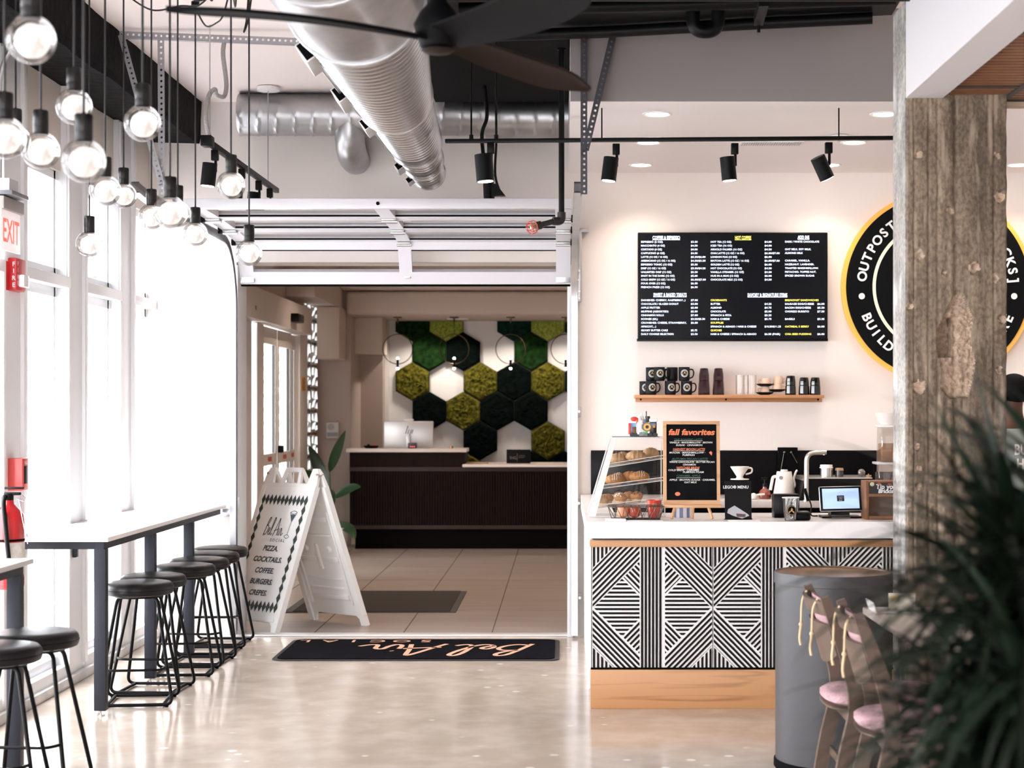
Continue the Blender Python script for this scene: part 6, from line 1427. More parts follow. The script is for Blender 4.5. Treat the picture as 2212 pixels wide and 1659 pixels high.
for x, y, w2 in ((1270, 502, 380), (1255, 638, 420), (1235, 770, 490), (1300, 880, 305), (1300, 995, 320)): bw.box(PX(zbx(x), Yc), PX(zbx(x + w2), Yc), Yc + .0052, Yc + .0056, PZ(zby(y + 2), Yc), PZ(zby(y - 2), Yc), 0, tilt)
bo.add([tilt @ Vector((PX(zbx(x), Yc), Yc + .0054, PZ(zby(y), Yc))) for x, y in ((1735, 660), (1760, 640), (1778, 660), (1772, 700), (1760, 690))], [(0, 1, 2, 3, 4)])
bo.add([tilt @ Vector((PX(zbx(1315 + 36 * math.cos(t)), Yc), Yc + .0054, PZ(zby(1210 + 26 * math.sin(t)), Yc))) for t in [2 * PI * k / 14 for k in range(14)]], [tuple(range(14))])
bo.obj('orange_lettering', ORC, cb, smooth=False, fix=False); bw.obj('white_lettering', WCH, cb, smooth=False, fix=False)
tin = thing('striped_tin', (PX(1475, 8.93), 8.97, zc_), 'blue and white striped paper tin behind the chalkboard legs', 'tin')
n_ = 32; b1, b2 = MB(), MB()
for k in range(n_):
    a, c = 2 * PI * k / n_, 2 * PI * (k + 1) / n_; (b1 if (k // 2) % 2 else b2).add([(PX(1475, 8.95) + math.cos(q) * .052, 8.98 + math.sin(q) * .052, z) for q, z in ((a, zc_), (c, zc_), (c, zc_ + .10), (a, zc_ + .10))], [(0, 1, 2, 3)])
b1.obj('blue_stripe', mat('stripe_blue', (.16, .22, .36), .5), tin); b2.obj('white_stripe', mat('stripe_white', (.70, .72, .78), .5), tin)
# black menu card
mc = thing('menu_card', (PX(1591, 8.78), 8.78, zc_), 'black menu card standing on the counter beside the chalkboard', 'card')
Ym = 8.79; cardm = frame_m((PX(1595, Ym), Ym, zc_ + .001), (1, 0, 0), (-.05, .12, 1)); cw, chh = .145, .208
MB().box(-cw / 2, cw / 2, 0, chh, -.003, 0, 0, cardm).obj('sheet', mat('card_black', (.005, .0045, .005), .4, spec=.15), mc, smooth=False)
b = MB().text('LEGO® MENU', .022, cardm @ T(-.012, chh - .040, .001), 'CENTER', bold=.02); b.obj('lettering', WINK, mc, smooth=False, fix=False)
b = MB().add([cardm @ Vector((x, y, .001)) for x, y in ((-.055, .055), (-.02, .075), (.05, .03), (.06, .02), (.02, .004), (-.03, .02), (-.06, .035))], [(0, 1, 2, 3, 4, 5, 6)]); b.obj('picture_pattern', mat('card_grey', (.42, .42, .44), .5), mc, smooth=False, fix=False)
b = MB().add([cardm @ Vector((x, y, .0016)) for x, y in ((-.012, .032), (.04, .028), (.038, .012), (-.008, .014))], [(0, 1, 2, 3)]); b.obj('picture_inset', mat('card_inset', (.10, .05, .05), .5), mc, smooth=False, fix=False)
MB().box(-cw / 2 - .004, cw / 2 + .004, 0, .004, -.05, .004, .001, cardm).obj('stand_foot', BLKP, mc)

# ------------------------------------------------------------------ till end of the counter
nb = thing('napkin_box', (PX(1698, 8.95), 8.95, zc_), 'plain black upright box behind the clear plastic cup', 'box')
MB().box(PX(1672, 8.93), PX(1727, 8.93), 8.93, 9.03, zc_, PZ(1068, 8.93), .004).obj('body', BLKP, nb); MB().box(PX(1674, 8.93), PX(1725, 8.93), 8.925, 8.93, zc_ + .002, zc_ + .02, .001).obj('lip', BLKM, nb)
cu_ = thing('plastic_cup', (PX(1708, 8.70), 8.70, zc_), 'clear plastic cup with a round black logo at the counter edge', 'cup')
cx_ = PX(1708, 8.70); CUPM = glass('cup_plastic', (.93, .93, .93), .75, .08)
MB().lathe([(.0001, .002), (.031, .0), (.033, .008), (.041, .085), (.0445, .122), (.0445, .1245), (.040, .11), (.032, .01), (.0001, .005)], (cx_, 8.70, zc_), 32).obj('wall', CUPM, cu_)
MB().tube([(cx_ + math.cos(2 * PI * k / 30) * .0455, 8.70 + math.sin(2 * PI * k / 30) * .0455, zc_ + .1245) for k in range(30)], .0024, 6, True).obj('rim', EDGE, cu_)
def on_cup(dx, dz, o_=0): r = .0365 + (.065 + dz) / .12 * .006 + .001 + o_; return (cx_ + math.sin(dx / r) * r, 8.70 - math.cos(dx / r) * r, zc_ + .058 + dz)
b = MB(); b.add([on_cup(0, 0)] + [on_cup(.027 * math.cos(2 * PI * k / 30), .027 * math.sin(2 * PI * k / 30)) for k in range(30)], [(0, k + 1, (k + 1) % 30 + 1) for k in range(30)]); b.obj('logo_disc', BLKM, cu_, fix=False)
b = MB(); vs = [on_cup(r * math.cos(2 * PI * k / 30), r * math.sin(2 * PI * k / 30), .0006) for k in range(30) for r in (.0225, .024)]; b.add(vs, [(2 * k, 2 * k + 1, (2 * k + 3) % 60, (2 * k + 2) % 60) for k in range(30)])
b.add([on_cup(x, z, .0006) for x, z in ((-.014, -.014), (.014, -.014), (.014, -.006), (.004, -.004), (.006, .004), (.0, .014), (-.004, .004), (-.006, -.003), (-.014, -.006))], [tuple(range(9))]); b.obj('gold_logo', GOLD, cu_, fix=False)
cr2 = thing('card_terminal', (PX(1732, 8.72), 8.74, zc_), 'black rounded card terminal beside the clear cup', 'card terminal')
MB().box(PX(1713, 8.72), PX(1751, 8.72), 8.70, 8.80, zc_, PZ(1106, 8.72), .014, seg=4).obj('body', BLKP, cr2); MB().box(PX(1718, 8.72), PX(1748, 8.72), 8.71, 8.79, PZ(1106.5, 8.72), PZ(1105, 8.72), .001).obj('touch_pad', mat('pad_grey', (.10, .10, .10), .25), cr2)
tb = thing('till_tablet', (PX(1818, 8.9), 8.92, zc_), 'till tablet with a pale blue screen facing the room', 'tablet')
Yb_ = 8.86; tm = frame_m((PX(1816, Yb_), Yb_, PZ(1077, Yb_)), (1, .06, .018), (.05, .22, 1)); hw, hh = 46.5 * Yb_ / F, 27.5 * Yb_ / F
MB().box(-hw, hw, -hh, hh, -.012, 0, .008, tm, 3).obj('case', mat('tablet_silver', (.50, .50, .50), .35, .6), tb); MB().box(-hw + .004, hw - .004, -hh + .004, hh - .004, -.004, .0012, .002, tm).obj('bezel', BLKP, tb)
MB().quad(*[tm @ Vector(p) for p in ((-hw * .86, -hh * .80, .0018), (hw * .86, -hh * .80, .0018), (hw * .86, hh * .80, .0018), (-hw * .86, hh * .80, .0018))]).obj('screen', mat('tablet_blue', (.3, .4, .6), .3, emit=.75, ecol=(.40, .56, .92)), tb, fix=False)
MB().quad(*[tm @ Vector(p) for p in ((-.021, -.015, .0022), (.019, -.015, .0022), (.019, .017, .0022), (-.021, .017, .0022))]).obj('screen_logo', mat('logo_navy', (.01, .012, .025), .4), tb, fix=False)
b = MB()
for k, s in enumerate(('Outpost', 'Coffee', 'Bricks')): b.text(s, .0075, tm @ T(-.001, .006 - k * .009, .0026), 'CENTER')
b.obj('lettering', WINK, tb, smooth=False, fix=False)
MB().prism([(8.87, zc_), (9.02, zc_), (9.0, zc_ + .02), (8.93, PZ(1085, 8.9)), (8.90, PZ(1085, 8.9)), (8.895, zc_ + .02)], PX(1795, 8.9), PX(1835, 8.9), 'X').box(PX(1775, 8.9), PX(1860, 8.9), 8.88, 9.02, zc_, zc_ + .012, .004).obj('stand', BLKP, tb, smooth=False)
cbl = MB().tube(spline([P(1741, 1065, 9.05), P(1752, 1090, 9.05), P(1752, 1112, 9.0), (PX(1765, 9.0), 9.0, zc_ + .006), (PX(1766, 9.0), 9.03, zc_ + .006)], 6), .004, 6).tube(spline([P(1738, 1055, 9.05), P(1746, 1082, 9.05)], 4), .009, 8).obj('power_cable', BLKP); tag(cbl, 'black cable hanging beside the tablet stand', 'cable')
tj = thing('tip_box', (PX(1910, 8.8), 8.8, zc_), 'wooden tip box with a lettered chalk panel beside the pillar', 'box')
Yj = 8.78; TW = wood('tip_box_wood', (.22, .09, .035), (.12, .045, .018), 2, 'Z')
xa, xb, z0, z1 = PX(1870, Yj), PX(1955, Yj), zc_, PZ(1039, Yj)
MB().box(xa, xa + .018, Yj, Yj + .14, z0, z1, .002).box(xb - .018, xb, Yj, Yj + .14, z0, z1, .002).box(xa + .0181, xb - .0181, Yj, Yj + .14, z0, z0 + .02, .001).box(xa + .0181, xb - .0181, Yj, Yj + .14, z1 - .008, z1, .001).box(xa + .0181, xb - .0181, Yj - .002, Yj + .02, PZ(1073, Yj), PZ(1067, Yj), .001).obj('wooden_case', TW, tj)
MB().box(xa + .018, xb - .018, Yj + .004, Yj + .008, z0 + .02, PZ(1073, Yj)).obj('window', mat('tip_window', (.05, .025, .015), .08, spec=.9), tj, smooth=False); MB().box(xa + .018, xb - .018, Yj + .002, Yj + .008, PZ(1067, Yj), z1 - .008).obj('chalk_panel', mat('chalk_panel', (.02, .018, .02), .7), tj, smooth=False)
b = MB(); b.text('Tip your', .036, front_m(PX(1892, Yj), Yj + .001, PZ(1056, Yj)), bold=.03, shear=.1).text('Brickistas', .030, front_m(PX(1897, Yj), Yj + .001, PZ(1065, Yj)), bold=.03, shear=.1); b.obj('lettering', WINK, tj, smooth=False, fix=False)
b = MB(); b.ball((PX(1884, Yj), Yj + .001, PZ(1046, Yj)), .012, 14, 8, (1, .1, .95)); b.obj('skull_print', mat('skull_cream', (.62, .66, .42), .6), tj)
b = MB(); b.ball((PX(1899, Yj), Yj + .001, PZ(1045, Yj)), .009, 12, 8, (1.3, .1, .6)).ball((PX(1922, Yj), Yj + .001, PZ(1046, Yj)), .010, 12, 8, (1.3, .1, .5)); b.obj('mushroom_print', mat('mushroom_red', (.5, .08, .06), .6), tj)

# ------------------------------------------------------------------ things on the back bar
Yk = 10.95
dp = thing('coffee_dripper', (PX(1598, Yk), Yk, zb_), 'white ceramic coffee dripper on a clear stand against the black backsplash', 'dripper')
dx_ = PX(1598, Yk); CER = mat('white_ceramic', (.78, .74, .70), .3); zd = PZ(1036, Yk)
MB().lathe([(.0001, 0), (.04, 0), (.062, -.0), (.062, .006), (.03, .008), (.022, .014), (.022, .022), (.062, .083), (.064, .088), (.058, .084), (.018, .024), (.0001, .022)], (dx_, Yk, zd), 36).obj('cone', CER, dp)
MB().tube(spline([(dx_ + .054, Yk, zd + .078), (dx_ + .08, Yk, zd + .075), (dx_ + .078, Yk, zd + .048), (dx_ + .04, Yk, zd + .036)], 6), .006, 8).obj('handle', CER, dp)
MB().cyl((dx_, Yk, zb_), (dx_, Yk, zb_ + .008), .07, seg=28).cyl((dx_ - .06, Yk + .02, zb_), (dx_ - .06, Yk + .02, zd + .0), .006, seg=8).cyl((dx_ + .06, Yk + .02, zb_), (dx_ + .06, Yk + .02, zd), .006, seg=8).obj('stand', BLK, dp)
sc2 = thing('coffee_scoop', (PX(1636, 10.75), 10.75, zb_), 'white coffee scoop lying beside the amber spray bottle', 'scoop')
MB().ball((PX(1628, 10.75), 10.75, zb_ + .022), .022, 16, 10).obj('bowl', CER, sc2); MB().tube([(PX(1632, 10.75), 10.75, zb_ + .03), (PX(1652, 10.75), 10.75, zb_ + .036)], .006, 8).obj('handle', CER, sc2)
sb = thing('spray_bottle', (PX(1666, 10.85), 10.85, zb_), 'round amber spray bottle with a black pump', 'bottle')
sx_ = PX(1652, 10.85); MB().lathe([(.0001, 0), (.036, 0), (.042, .01), (.042, .035), (.034, .055), (.016, .068), (.014, .082), (.0001, .082)], (sx_, 10.85, zb_), 28).obj('body', mat('amber_glass', (.22, .035, .015), .08, spec=.9, coat=.5), sb)
MB().cyl((sx_, 10.85, zb_ + .08), (sx_, 10.85, zb_ + .10), .016, seg=14).cyl((sx_, 10.85, zb_ + .1), (sx_, 10.85, zb_ + .145), .006, seg=10).box(sx_ - .022, sx_ + .014, 10.84, 10.86, zb_ + .128, zb_ + .142, .003).obj('pump', BLKP, sb)
kt = thing('kettle', (PX(1704, 10.8), 10.8, zb_), 'white gooseneck kettle on a base against the black backsplash', 'kettle')
Yn = 10.82; kx = PX(1694, Yn); KW = mat('kettle_white', (.80, .76, .73), .35)
zk = PZ(1070, Yn)
MB().lathe([(.0001, 0), (.072, 0), (.074, .006), (.058, .10), (.050, .155), (.047, .160), (.0001, .160)], (kx, Yn, zk), 36).obj('body', KW, kt); MB().lathe([(.0001, .172), (.022, .172), (.024, .168), (.024, .160), (.046, .160)], (kx, Yn, zk), 28).obj('lid', KW, kt)
MB().tube(spline([(kx + .060, Yn, zk + .045), (kx + .072, Yn, zk + .07), (kx + .064, Yn, zk + .11), (kx + .078, Yn, zk + .155), (kx + .088, Yn, zk + .168)], 6), .0075, 10).obj('gooseneck_spout', KW, kt)
MB().tube(fillet([(kx - .046, Yn, zk + .125), (kx - .075, Yn, zk + .125), (kx - .092, Yn, zk + .035)], .02, 5), .0105, 10).obj('handle', KW, kt); MB().cyl((kx - .03, Yn - .05, zk + .12), (kx - .03, Yn - .056, zk + .12), .012, seg=14).obj('handle_button', mat('kettle_button', (.35, .30, .26), .4), kt)
MB().box(kx - .07, kx + .048, Yn - .09, Yn + .09, zb_, zk - .001, .006).obj('base', BLKM, kt); MB().box(kx - .06, kx + .05, Yn - .08, Yn - .072, zk - .002, zk + .004, .001).obj('base_band', RED, kt)
bf = thing('framed_panel', (PX(1701, 11.36), 11.36, 1.1), 'black upright panel with two thin hoses standing behind the kettle', 'panel')
MB().box(PX(1681, 11.36), PX(1723, 11.36), 11.355, 11.40, zb_, PZ(966.5, 11.36), .003).obj('board', BLKM, bf)
MB().tube([P(1693, 980, 11.35), P(1686, 1020, 11.35)], .003, 6).tube([P(1710, 978, 11.35), P(1722, 1000, 11.35)], .003, 6).obj('hose_wire', mat('dark_chrome', (.15, .14, .12), .25, .9), bf)
for px in (1694, 1709): MB().ball(P(px, 977, 11.35), .010, 10, 6).obj('knob', bpy.data.materials['dark_chrome'], bf)
tp = thing('water_tap', (PX(1743, 10.85), 10.85, zb_), 'brushed steel angled tap over the black machine', 'tap')
Ya = 10.48; MB().tube(fillet([(PX(1742, Ya), Ya, zb_), (PX(1742, Ya), Ya, PZ(978, Ya)), (PX(1785, Ya), Ya, PZ(977, Ya))], .06, 8), .0155, 14).obj('spout', STEEL, tp)
tp.location.z = zb_
MB().cyl((PX(1780, Ya), Ya, PZ(977, Ya)), (PX(1780, Ya), Ya, PZ(983, Ya)), .007, seg=10).obj('nozzle', STEEL, tp); MB().cyl((PX(1742, Ya), Ya, zb_), (PX(1742, Ya), Ya, zb_ + .012), .022, seg=16).obj('collar', STEEL, tp)
es_ = thing('espresso_machine', (PX(1810, 10.8), 10.8, zb_), 'black slab sided coffee machine with a steel top edge behind the tablet', 'machine')
Ye = 10.62; zt2 = PZ(1034, Ye)
MB().prism([(PX(1728, Ye), zb_), (PX(1884, Ye), zb_), (PX(1884, Ye), zt2), (PX(1740, Ye), zt2), (PX(1737, Ye), zt2 - .012)], Ye, Ye + .42, 'Y').obj('body', mat('machine_black', (.004, .004, .0045), .35, spec=.15), es_, smooth=False)
MB().prism([(PX(1736, Ye), zt2 - .012), (PX(1741, Ye), zt2), (PX(1884, Ye), zt2), (PX(1884, Ye), zt2 + .008), (PX(1739, Ye), zt2 + .008), (PX(1733, Ye), zt2 - .012)], Ye - .006, Ye + .43, 'Y').obj('top_edge', STEEL, es_, smooth=False)
zm = zt2 + .0085
def canister(px, y, top, r, name, lab, lidm, bodym, cat='canister'):
    t = thing(name, (PX(px, y), y, zm), lab, cat, 'containers on the coffee machine'); h = PZ(top, y) - zm
    MB().lathe([(.0001, 0), (r, 0), (r, h * .72), (.0001, h * .72)], (PX(px, y), y, zm), 28).obj('body', bodym, t); MB().lathe([(r * .9, h * .72), (r * 1.08, h * .72), (r * 1.08, h * .78), (r * .98, h * .80), (r * .96, h), (.0001, h)], (PX(px, y), y, zm), 28).obj('lid', lidm, t)
    return t
canister(1785, 10.8, 1004, .042, 'steel_canister', 'steel canister with a pale lid on the black machine', WHT, STEEL)
canister(1813, 10.8, 1011, .027, 'glass_jar', 'small jar with a wooden lid beside the steel canister', mat('lid_wood', (.45, .30, .17), .5), mat('jar_dark', (.05, .04, .04), .1, spec=.8), 'jar')
gbk = MB().ball((PX(1861, 10.75), 10.75, zm + .026), .025, 20, 14).obj('glass_ball', mat('dark_crystal', (.12, .10, .09), .03, spec=1, coat=.6)); tag(gbk, 'small shiny glass ball on the black machine', 'ball')
wbk = thing('coaster', (PX(1877, 10.78), 10.78, zm), 'small wooden lid lying at the end of the black machine', 'lid')
MB().lathe([(.0001, 0), (.02, 0), (.02, .010), (.0001, .010)], (PX(1876, 10.75), 10.75, zm), 20).obj('disc', bpy.data.materials['lid_wood'], wbk); MB().ball((PX(1876, 10.75), 10.75, zm + .014), .005, 8, 6).obj('knob', bpy.data.materials['lid_wood'], wbk)
Yg = 11.12
lj = thing('storage_jar', (PX(1918, Yg), Yg, zb_), 'square clear tub with grey lid under the tall tub of brown powder', 'tub')
TUB = glass('tub_plastic', (.90, .88, .86), .5, .10)
xa, xb = PX(1892, Yg), PX(1950, Yg)
MB().box(xa, xb, Yg - .08, Yg + .10, zb_, PZ(1003, Yg), .01).obj('tub', TUB, lj); MB().box(xa + .01, xb - .01, Yg - .07, Yg + .09, zb_ + .004, PZ(1020, Yg), .006).obj('contents', mat('grey_beans', (.22, .20, .19), .8, var=.5, vscale=60), lj); MB().box(xa - .006, xb + .006, Yg - .086, Yg + .106, PZ(1003, Yg), PZ(998, Yg), .004).obj('lid', mat('lid_grey', (.60, .60, .62), .4), lj)
l2 = thing('storage_jar', (PX(1922, Yg), Yg, PZ(998, Yg)), 'tall clear tub half full of brown powder beside the pillar', 'tub')
xa = PX(1899, Yg); zz0 = PZ(998, Yg) + .001
MB().box(xa, xb, Yg - .07, Yg + .09, zz0, PZ(923, Yg), .01).obj('tub', TUB, l2); MB().box(xa + .008, xb - .008, Yg - .062, Yg + .082, zz0 + .004, PZ(958, Yg), .006).obj('contents', mat('brown_powder', (.42, .24, .14), .9), l2); MB().box(xa - .012, xb + .006, Yg - .078, Yg + .098, PZ(923, Yg), PZ(918.5, Yg), .004).obj('lid', mat('lid_pale', (.78, .76, .76), .4), l2)
bw_ = MB().lathe([(.0001, 0), (.045, 0), (.07, .03), (.085, .075), (.088, .085), (.082, .083), (.06, .03), (.0001, .008)], (PX(1918, Yg), Yg, PZ(918.5, Yg) + .0005), 32).obj('bowl', CER); tag(bw_, 'white bowl on top of the tall tub of brown powder', 'bowl')
# ================================================================== waste bin
bn = thing('waste_bin', (1.213, 7.27, 0), 'tall grey cylindrical waste bin in front of the patterned counter', 'bin')
Yw = 7.27; bx_, br = PX(1800, Yw), .262; zt = PZ(1234, Yw)
GRY = mat('bin_grey', (.042, .041, .044), .48, bump=.04, bscale=30)
MB().lathe([(.0001, .005), (br - .006, .005), (br - .004, .03), (br - .003, zt - .05), (.0001, zt - .05)], (bx_, Yw, 0), 64).obj('body', GRY, bn)
MB().lathe([(br - .003, zt - .052), (br + .002, zt - .050), (br + .001, zt - .008), (br, zt), (br - .010, zt), (br - .012, zt - .03)], (bx_, Yw, 0), 64).obj('rim_band', GRY, bn)
MB().lathe([(.0001, zt - .022), (br - .06, zt - .02), (br - .012, zt - .006), (br - .0105, zt - .002)], (bx_, Yw, 0), 64).obj('lid_dish', mat('bin_brown_reflection', (.26, .14, .075), .3, .5), bn)  # brown reflection inside the rim put into the dish colour
MB().lathe([(br + .001, 0), (br + .004, .004), (br + .003, .035), (br - .003, .04)], (bx_, Yw, 0), 64).obj('foot_ring', BLKM, bn)

# ================================================================== dining chairs with pink pads
CHW = wood('chair_wood', (.095, .060, .042), (.058, .036, .024), 1.5, 'Z', .45); PINK = mat('pink_wool', (.55, .34, .36), .95, var=.35, vscale=90, bump=.7, bscale=160); CRD = mat('cord_cream', (.62, .46, .28), .8)
def make_chair():
    t = thing('dining_chair', (0, 0, 0))
    for s in (-1, 1):      # rear post: leg sweeping into the back upright, faces +X
        y = s * .215
        cl = spline([(-.055, y * 1.02, 0), (-.01, y, .25), (.035, y, .46), (.01, y, .62), (-.045, y, .78), (-.085, y, .885)], 7); vs, n_ = [], len(cl)
        for i, p in enumerate(cl):
            q = i / (n_ - 1); wx, wy = .024 - .008 * q + .008 * math.sin(q * PI), .016
            d_ = (cl[min(i + 1, n_ - 1)] - cl[max(i - 1, 0)]).normalized(); nx = Vector((d_.z, 0, -d_.x))
            vs += [p + nx * wx + Vector((0, wy, 0)), p + nx * wx - Vector((0, wy, 0)), p - nx * wx - Vector((0, wy, 0)), p - nx * wx + Vector((0, wy, 0))]
        b = MB().add(vs, [(i * 4 + k, i * 4 + (k + 1) % 4, i * 4 + 4 + (k + 1) % 4, i * 4 + 4 + k) for i in range(n_ - 1) for k in range(4)] + [(0, 1, 2, 3), tuple(4 * n_ - 4 + k for k in range(4))])
        b.obj('rear_leg', CHW, t)
        MB().tube([(.415, y * .95, .44), (.44, y * 1.0, 0)], [.021, .015], 10).obj('front_leg', CHW, t)
        MB().box(.03, .42, y - .011, y + .011, .385, .44, .004).obj('side_rail', CHW, t)
    MB().box(.40, .425, -.2, .2, .385, .44, .004).obj('cross_rail', CHW, t); MB().box(.02, .045, -.2, .2, .385, .43, .004).obj('cross_rail', CHW, t)
    MB().box(.0, .014, -.2, .2, .20, .235, .003).obj('stretcher', CHW, t)
    # curved back boards between the posts
    def board(z0, z1, x_of, dip, name, m, th=.018, low=0):
        vs, n_ = [], 14
        for i in range(n_ + 1):
            y = -.20 + .40 * i / n_; c = dip * (1 - (y / .2) ** 2); lw = low * (1 - (y / .2) ** 2)
            vs += [(x_of(z0 - lw) - c, y, z0 - lw), (x_of(z1) - c, y, z1), (x_of(z1) - c - th, y, z1), (x_of(z0 - lw) - c - th, y, z0 - lw)]
        return MB().add(vs, [(i * 4 + k, i * 4 + (k + 1) % 4, i * 4 + 4 + (k + 1) % 4, i * 4 + 4 + k) for i in range(n_) for k in range(4)] + [(0, 1, 2, 3), tuple(4 * n_ + k for k in range(4))]).obj(name, m, t, ang=50)
    xo = lambda z: -.005 - max(0, z - .62) * .30
    board(.81, .865, xo, .035, 'top_board', CHW); board(.66, .775, xo, .035, 'lower_board', CHW, low=.05)
    vs, n_ = [], 14
    for i in range(n_ + 1):
        y = -.19 + .38 * i / n_; c = .03 * (1 - (y / .2) ** 2); e = .6 + .4 * math.sqrt(max(0, 1 - (y / .19) ** 4))
        for k in range(10):
            a = 2 * PI * k / 10; z = .775 + .10 * math.sin(a) * e; vs.append((xo(z) - c + .024 + .022 * math.cos(a) * e, y, z))
    MB().add(vs, [(i * 10 + k, i * 10 + (k + 1) % 10, i * 10 + 10 + (k + 1) % 10, i * 10 + 10 + k) for i in range(n_) for k in range(10)] + [tuple(range(10)), tuple(10 * n_ + k for k in range(10))]).obj('back_cushion', PINK, t, ang=60)
    # seat: rounded pad on a thin dished board
    def slab(z0, z1, rr, name, m):
        vs, n_ = [], 40
        prof = [(.0, z0), (1 - rr, z0), (1, z0 + (z1 - z0) * .3), (1, z0 + (z1 - z0) * .65), (1 - rr, z1), (.5, z1 + .008), (0, z1 + .012)]
        for (f_, z) in prof:
            for k in range(n_):
                a = 2 * PI * k / n_; c, s = math.cos(a), math.sin(a); p = 3.2
                r = (abs(c) ** p + abs(s) ** p) ** (-1 / p); vs.append((.19 + .25 * c * r * f_, .215 * s * r * f_, z))
        MB().add(vs, [(i * n_ + k, i * n_ + (k + 1) % n_, (i + 1) * n_ + (k + 1) % n_, (i + 1) * n_ + k) for i in range(len(prof) - 1) for k in range(n_)]).obj(name, m, t, ang=60)
    slab(.44, .455, .04, 'seat_board', CHW); slab(.456, .50, .10, 'seat_cushion', PINK)
    for y in (-.15, .13):
        x = xo(.8) - .06
        MB().tube(spline([(xo(.87) - .02, y, .872), (x, y, .83), (x - .004, y + .004, .74)], 5), .0042, 6).ball((x - .004, y + .004, .735), .009, 8, 6).tube(spline([(x - .004, y + .004, .73), (x - .008, y + .014, .68), (x - .004, y + .01, .65)], 4), .005, 6).obj('cushion_tie', CRD, t)
    return t
ch = make_chair()
ch.location = (1.085, 6.40, 0); tag(ch, 'wooden dining chair with pink pads directly beside the grey bin', 'chair', 'dining chairs by the pillar')
o = dup(ch, (1.125, 5.88, 0), -.03, 'wooden dining chair with pink pads nearer the big plant')

# ================================================================== small table with papers
tbx = thing('dining_table', (1.62, 6.25, 0), 'small pale topped table behind the two wooden chairs', 'table')
MB().box(1.27, 1.93, 5.75, 6.86, .735, .765, .006).obj('tabletop', mat('table_pale', (.50, .43, .37), .4), tbx)
MB().cyl((1.80, 6.15, .03), (1.80, 6.15, .735), .04, seg=20).obj('column', BLK, tbx); MB().lathe([(.0001, .03), (.05, .03), (.16, .012), (.17, 0), (.0001, 0)], (1.80, 6.15, 0), 32).obj('base', BLK, tbx)
cad = thing('table_tray', (1.40, 6.70, .765), 'small white folded tray of cards at the far edge of the pale table', 'tray')
zt3 = .7655
MB().box(1.29, 1.45, 6.63, 6.80, zt3, zt3 + .006, .002).prism([(1.285, zt3), (1.29, zt3), (1.275, zt3 + .045), (1.27, zt3 + .045)], 6.63, 6.80, 'Y').obj('tray', WHT, cad)
MB().box(1.35, 1.46, 6.70, 6.71, zt3 + .006, zt3 + .075, .001).obj('card', mat('card_cream', (.62, .58, .48), .6), cad); MB().box(1.36, 1.39, 6.698, 6.7, zt3 + .045, zt3 + .068).obj('card_emblem', mat('emblem_yellow', (.75, .6, .15), .6), cad)

# ================================================================== big spiky plant in the near corner
pp_ = thing('spiky_plant', (.90, 2.75, 0), 'large dark green spiky plant filling the near corner', 'plant')
LF = mat('spiky_leaf', (.0045, .0095, .004), .42, var=.35, vscale=3, spec=.25); LF2 = mat('spiky_leaf_pale', (.014, .024, .014), .33, var=.3, vscale=3, spec=.5)
MB().lathe([(.0001, .01), (.15, .01), (.19, .05), (.22, .40), (.23, .44), (.205, .44), (.19, .38), (.0001, .37)], (.95, 2.8, 0), 36).obj('pot', mat('pot_dark', (.05, .05, .052), .5), pp_)
MB().lathe([(.0001, .385), (.19, .38)], (.95, 2.8, 0), 24).obj('soil', mat('soil', (.03, .02, .015), .95), pp_)
random.seed(21)
CR_ = [P(2215, 1185, 2.75), P(2335, 1090, 2.85), P(2255, 1400, 2.62), P(2335, 1340, 2.75), P(2205, 1520, 2.8)]
trk = [((.95 + .01 * k, 2.8 - .01 * k, .37), Vector((.93, 2.8, .37)).lerp(c, .5) + Vector((.04 * (k - 2) * .5, 0, 0)), c - Vector((0, 0, .05))) for k, c in enumerate(CR_)]
for tr_ in trk: MB().tube(spline(tr_, 8), .022, 10).obj('trunk', mat('plant_trunk', (.09, .06, .035), .9, bump=.8, bscale=60) if 'plant_trunk' not in bpy.data.materials else bpy.data.materials['plant_trunk'], pp_)
def strap(b, base, d_, L_, w_, droop, fold=.35):
    n_ = 11; p = Vector(base); d_ = Vector(d_).normalized(); vs = []; side = d_.cross(Vector((0, 0, 1))); side = side.normalized() if side.length > .01 else Vector((1, 0, 0))
    for i in range(n_ + 1):
        t = i / n_; w2 = w_ * min(1, .45 + t * 2.2) * (1 - max(0, (t - .35) / .65) ** 1.6) + .0008; up = side.cross(d_).normalized()
        vs += [p - side * w2 / 2 + up * w2 * fold * .5, p, p + side * w2 / 2 + up * w2 * fold * .5]
        p = p + d_ * L_ / n_; d_ = (d_ + Vector((0, 0, -droop * (.3 + 1.4 * t)))).normalized()
    b.add(vs, [(3 * i + a, 3 * i + a + 1, 3 * i + a + 4, 3 * i + a + 3) for i in range(n_) for a in (0, 1)])
fa, fb_ = MB(), MB()
for ti, tr_ in enumerate(trk):
    top = Vector(tr_[2])
    for k in range(150):
        a = random.uniform(0, 2 * PI); e = math.asin(random.uniform(-.35, .98)); t = random.random()
        base = top + Vector((random.uniform(-.03, .03), random.uniform(-.03, .03), random.uniform(-.16, .05)))
        strap(fa if random.random() < .62 else fb_, base, (math.cos(a) * math.cos(e), math.sin(a) * math.cos(e), math.sin(e)), random.uniform(.28, .50), random.uniform(.018, .032), random.uniform(.06, .16))
top = Vector(trk[0][2])
def toward(px, py, Y, w_=.026, dr=.0):
    tip = P(px, py, Y); d_ = tip - top; strap(fa, top, d_, d_.length, w_, dr)
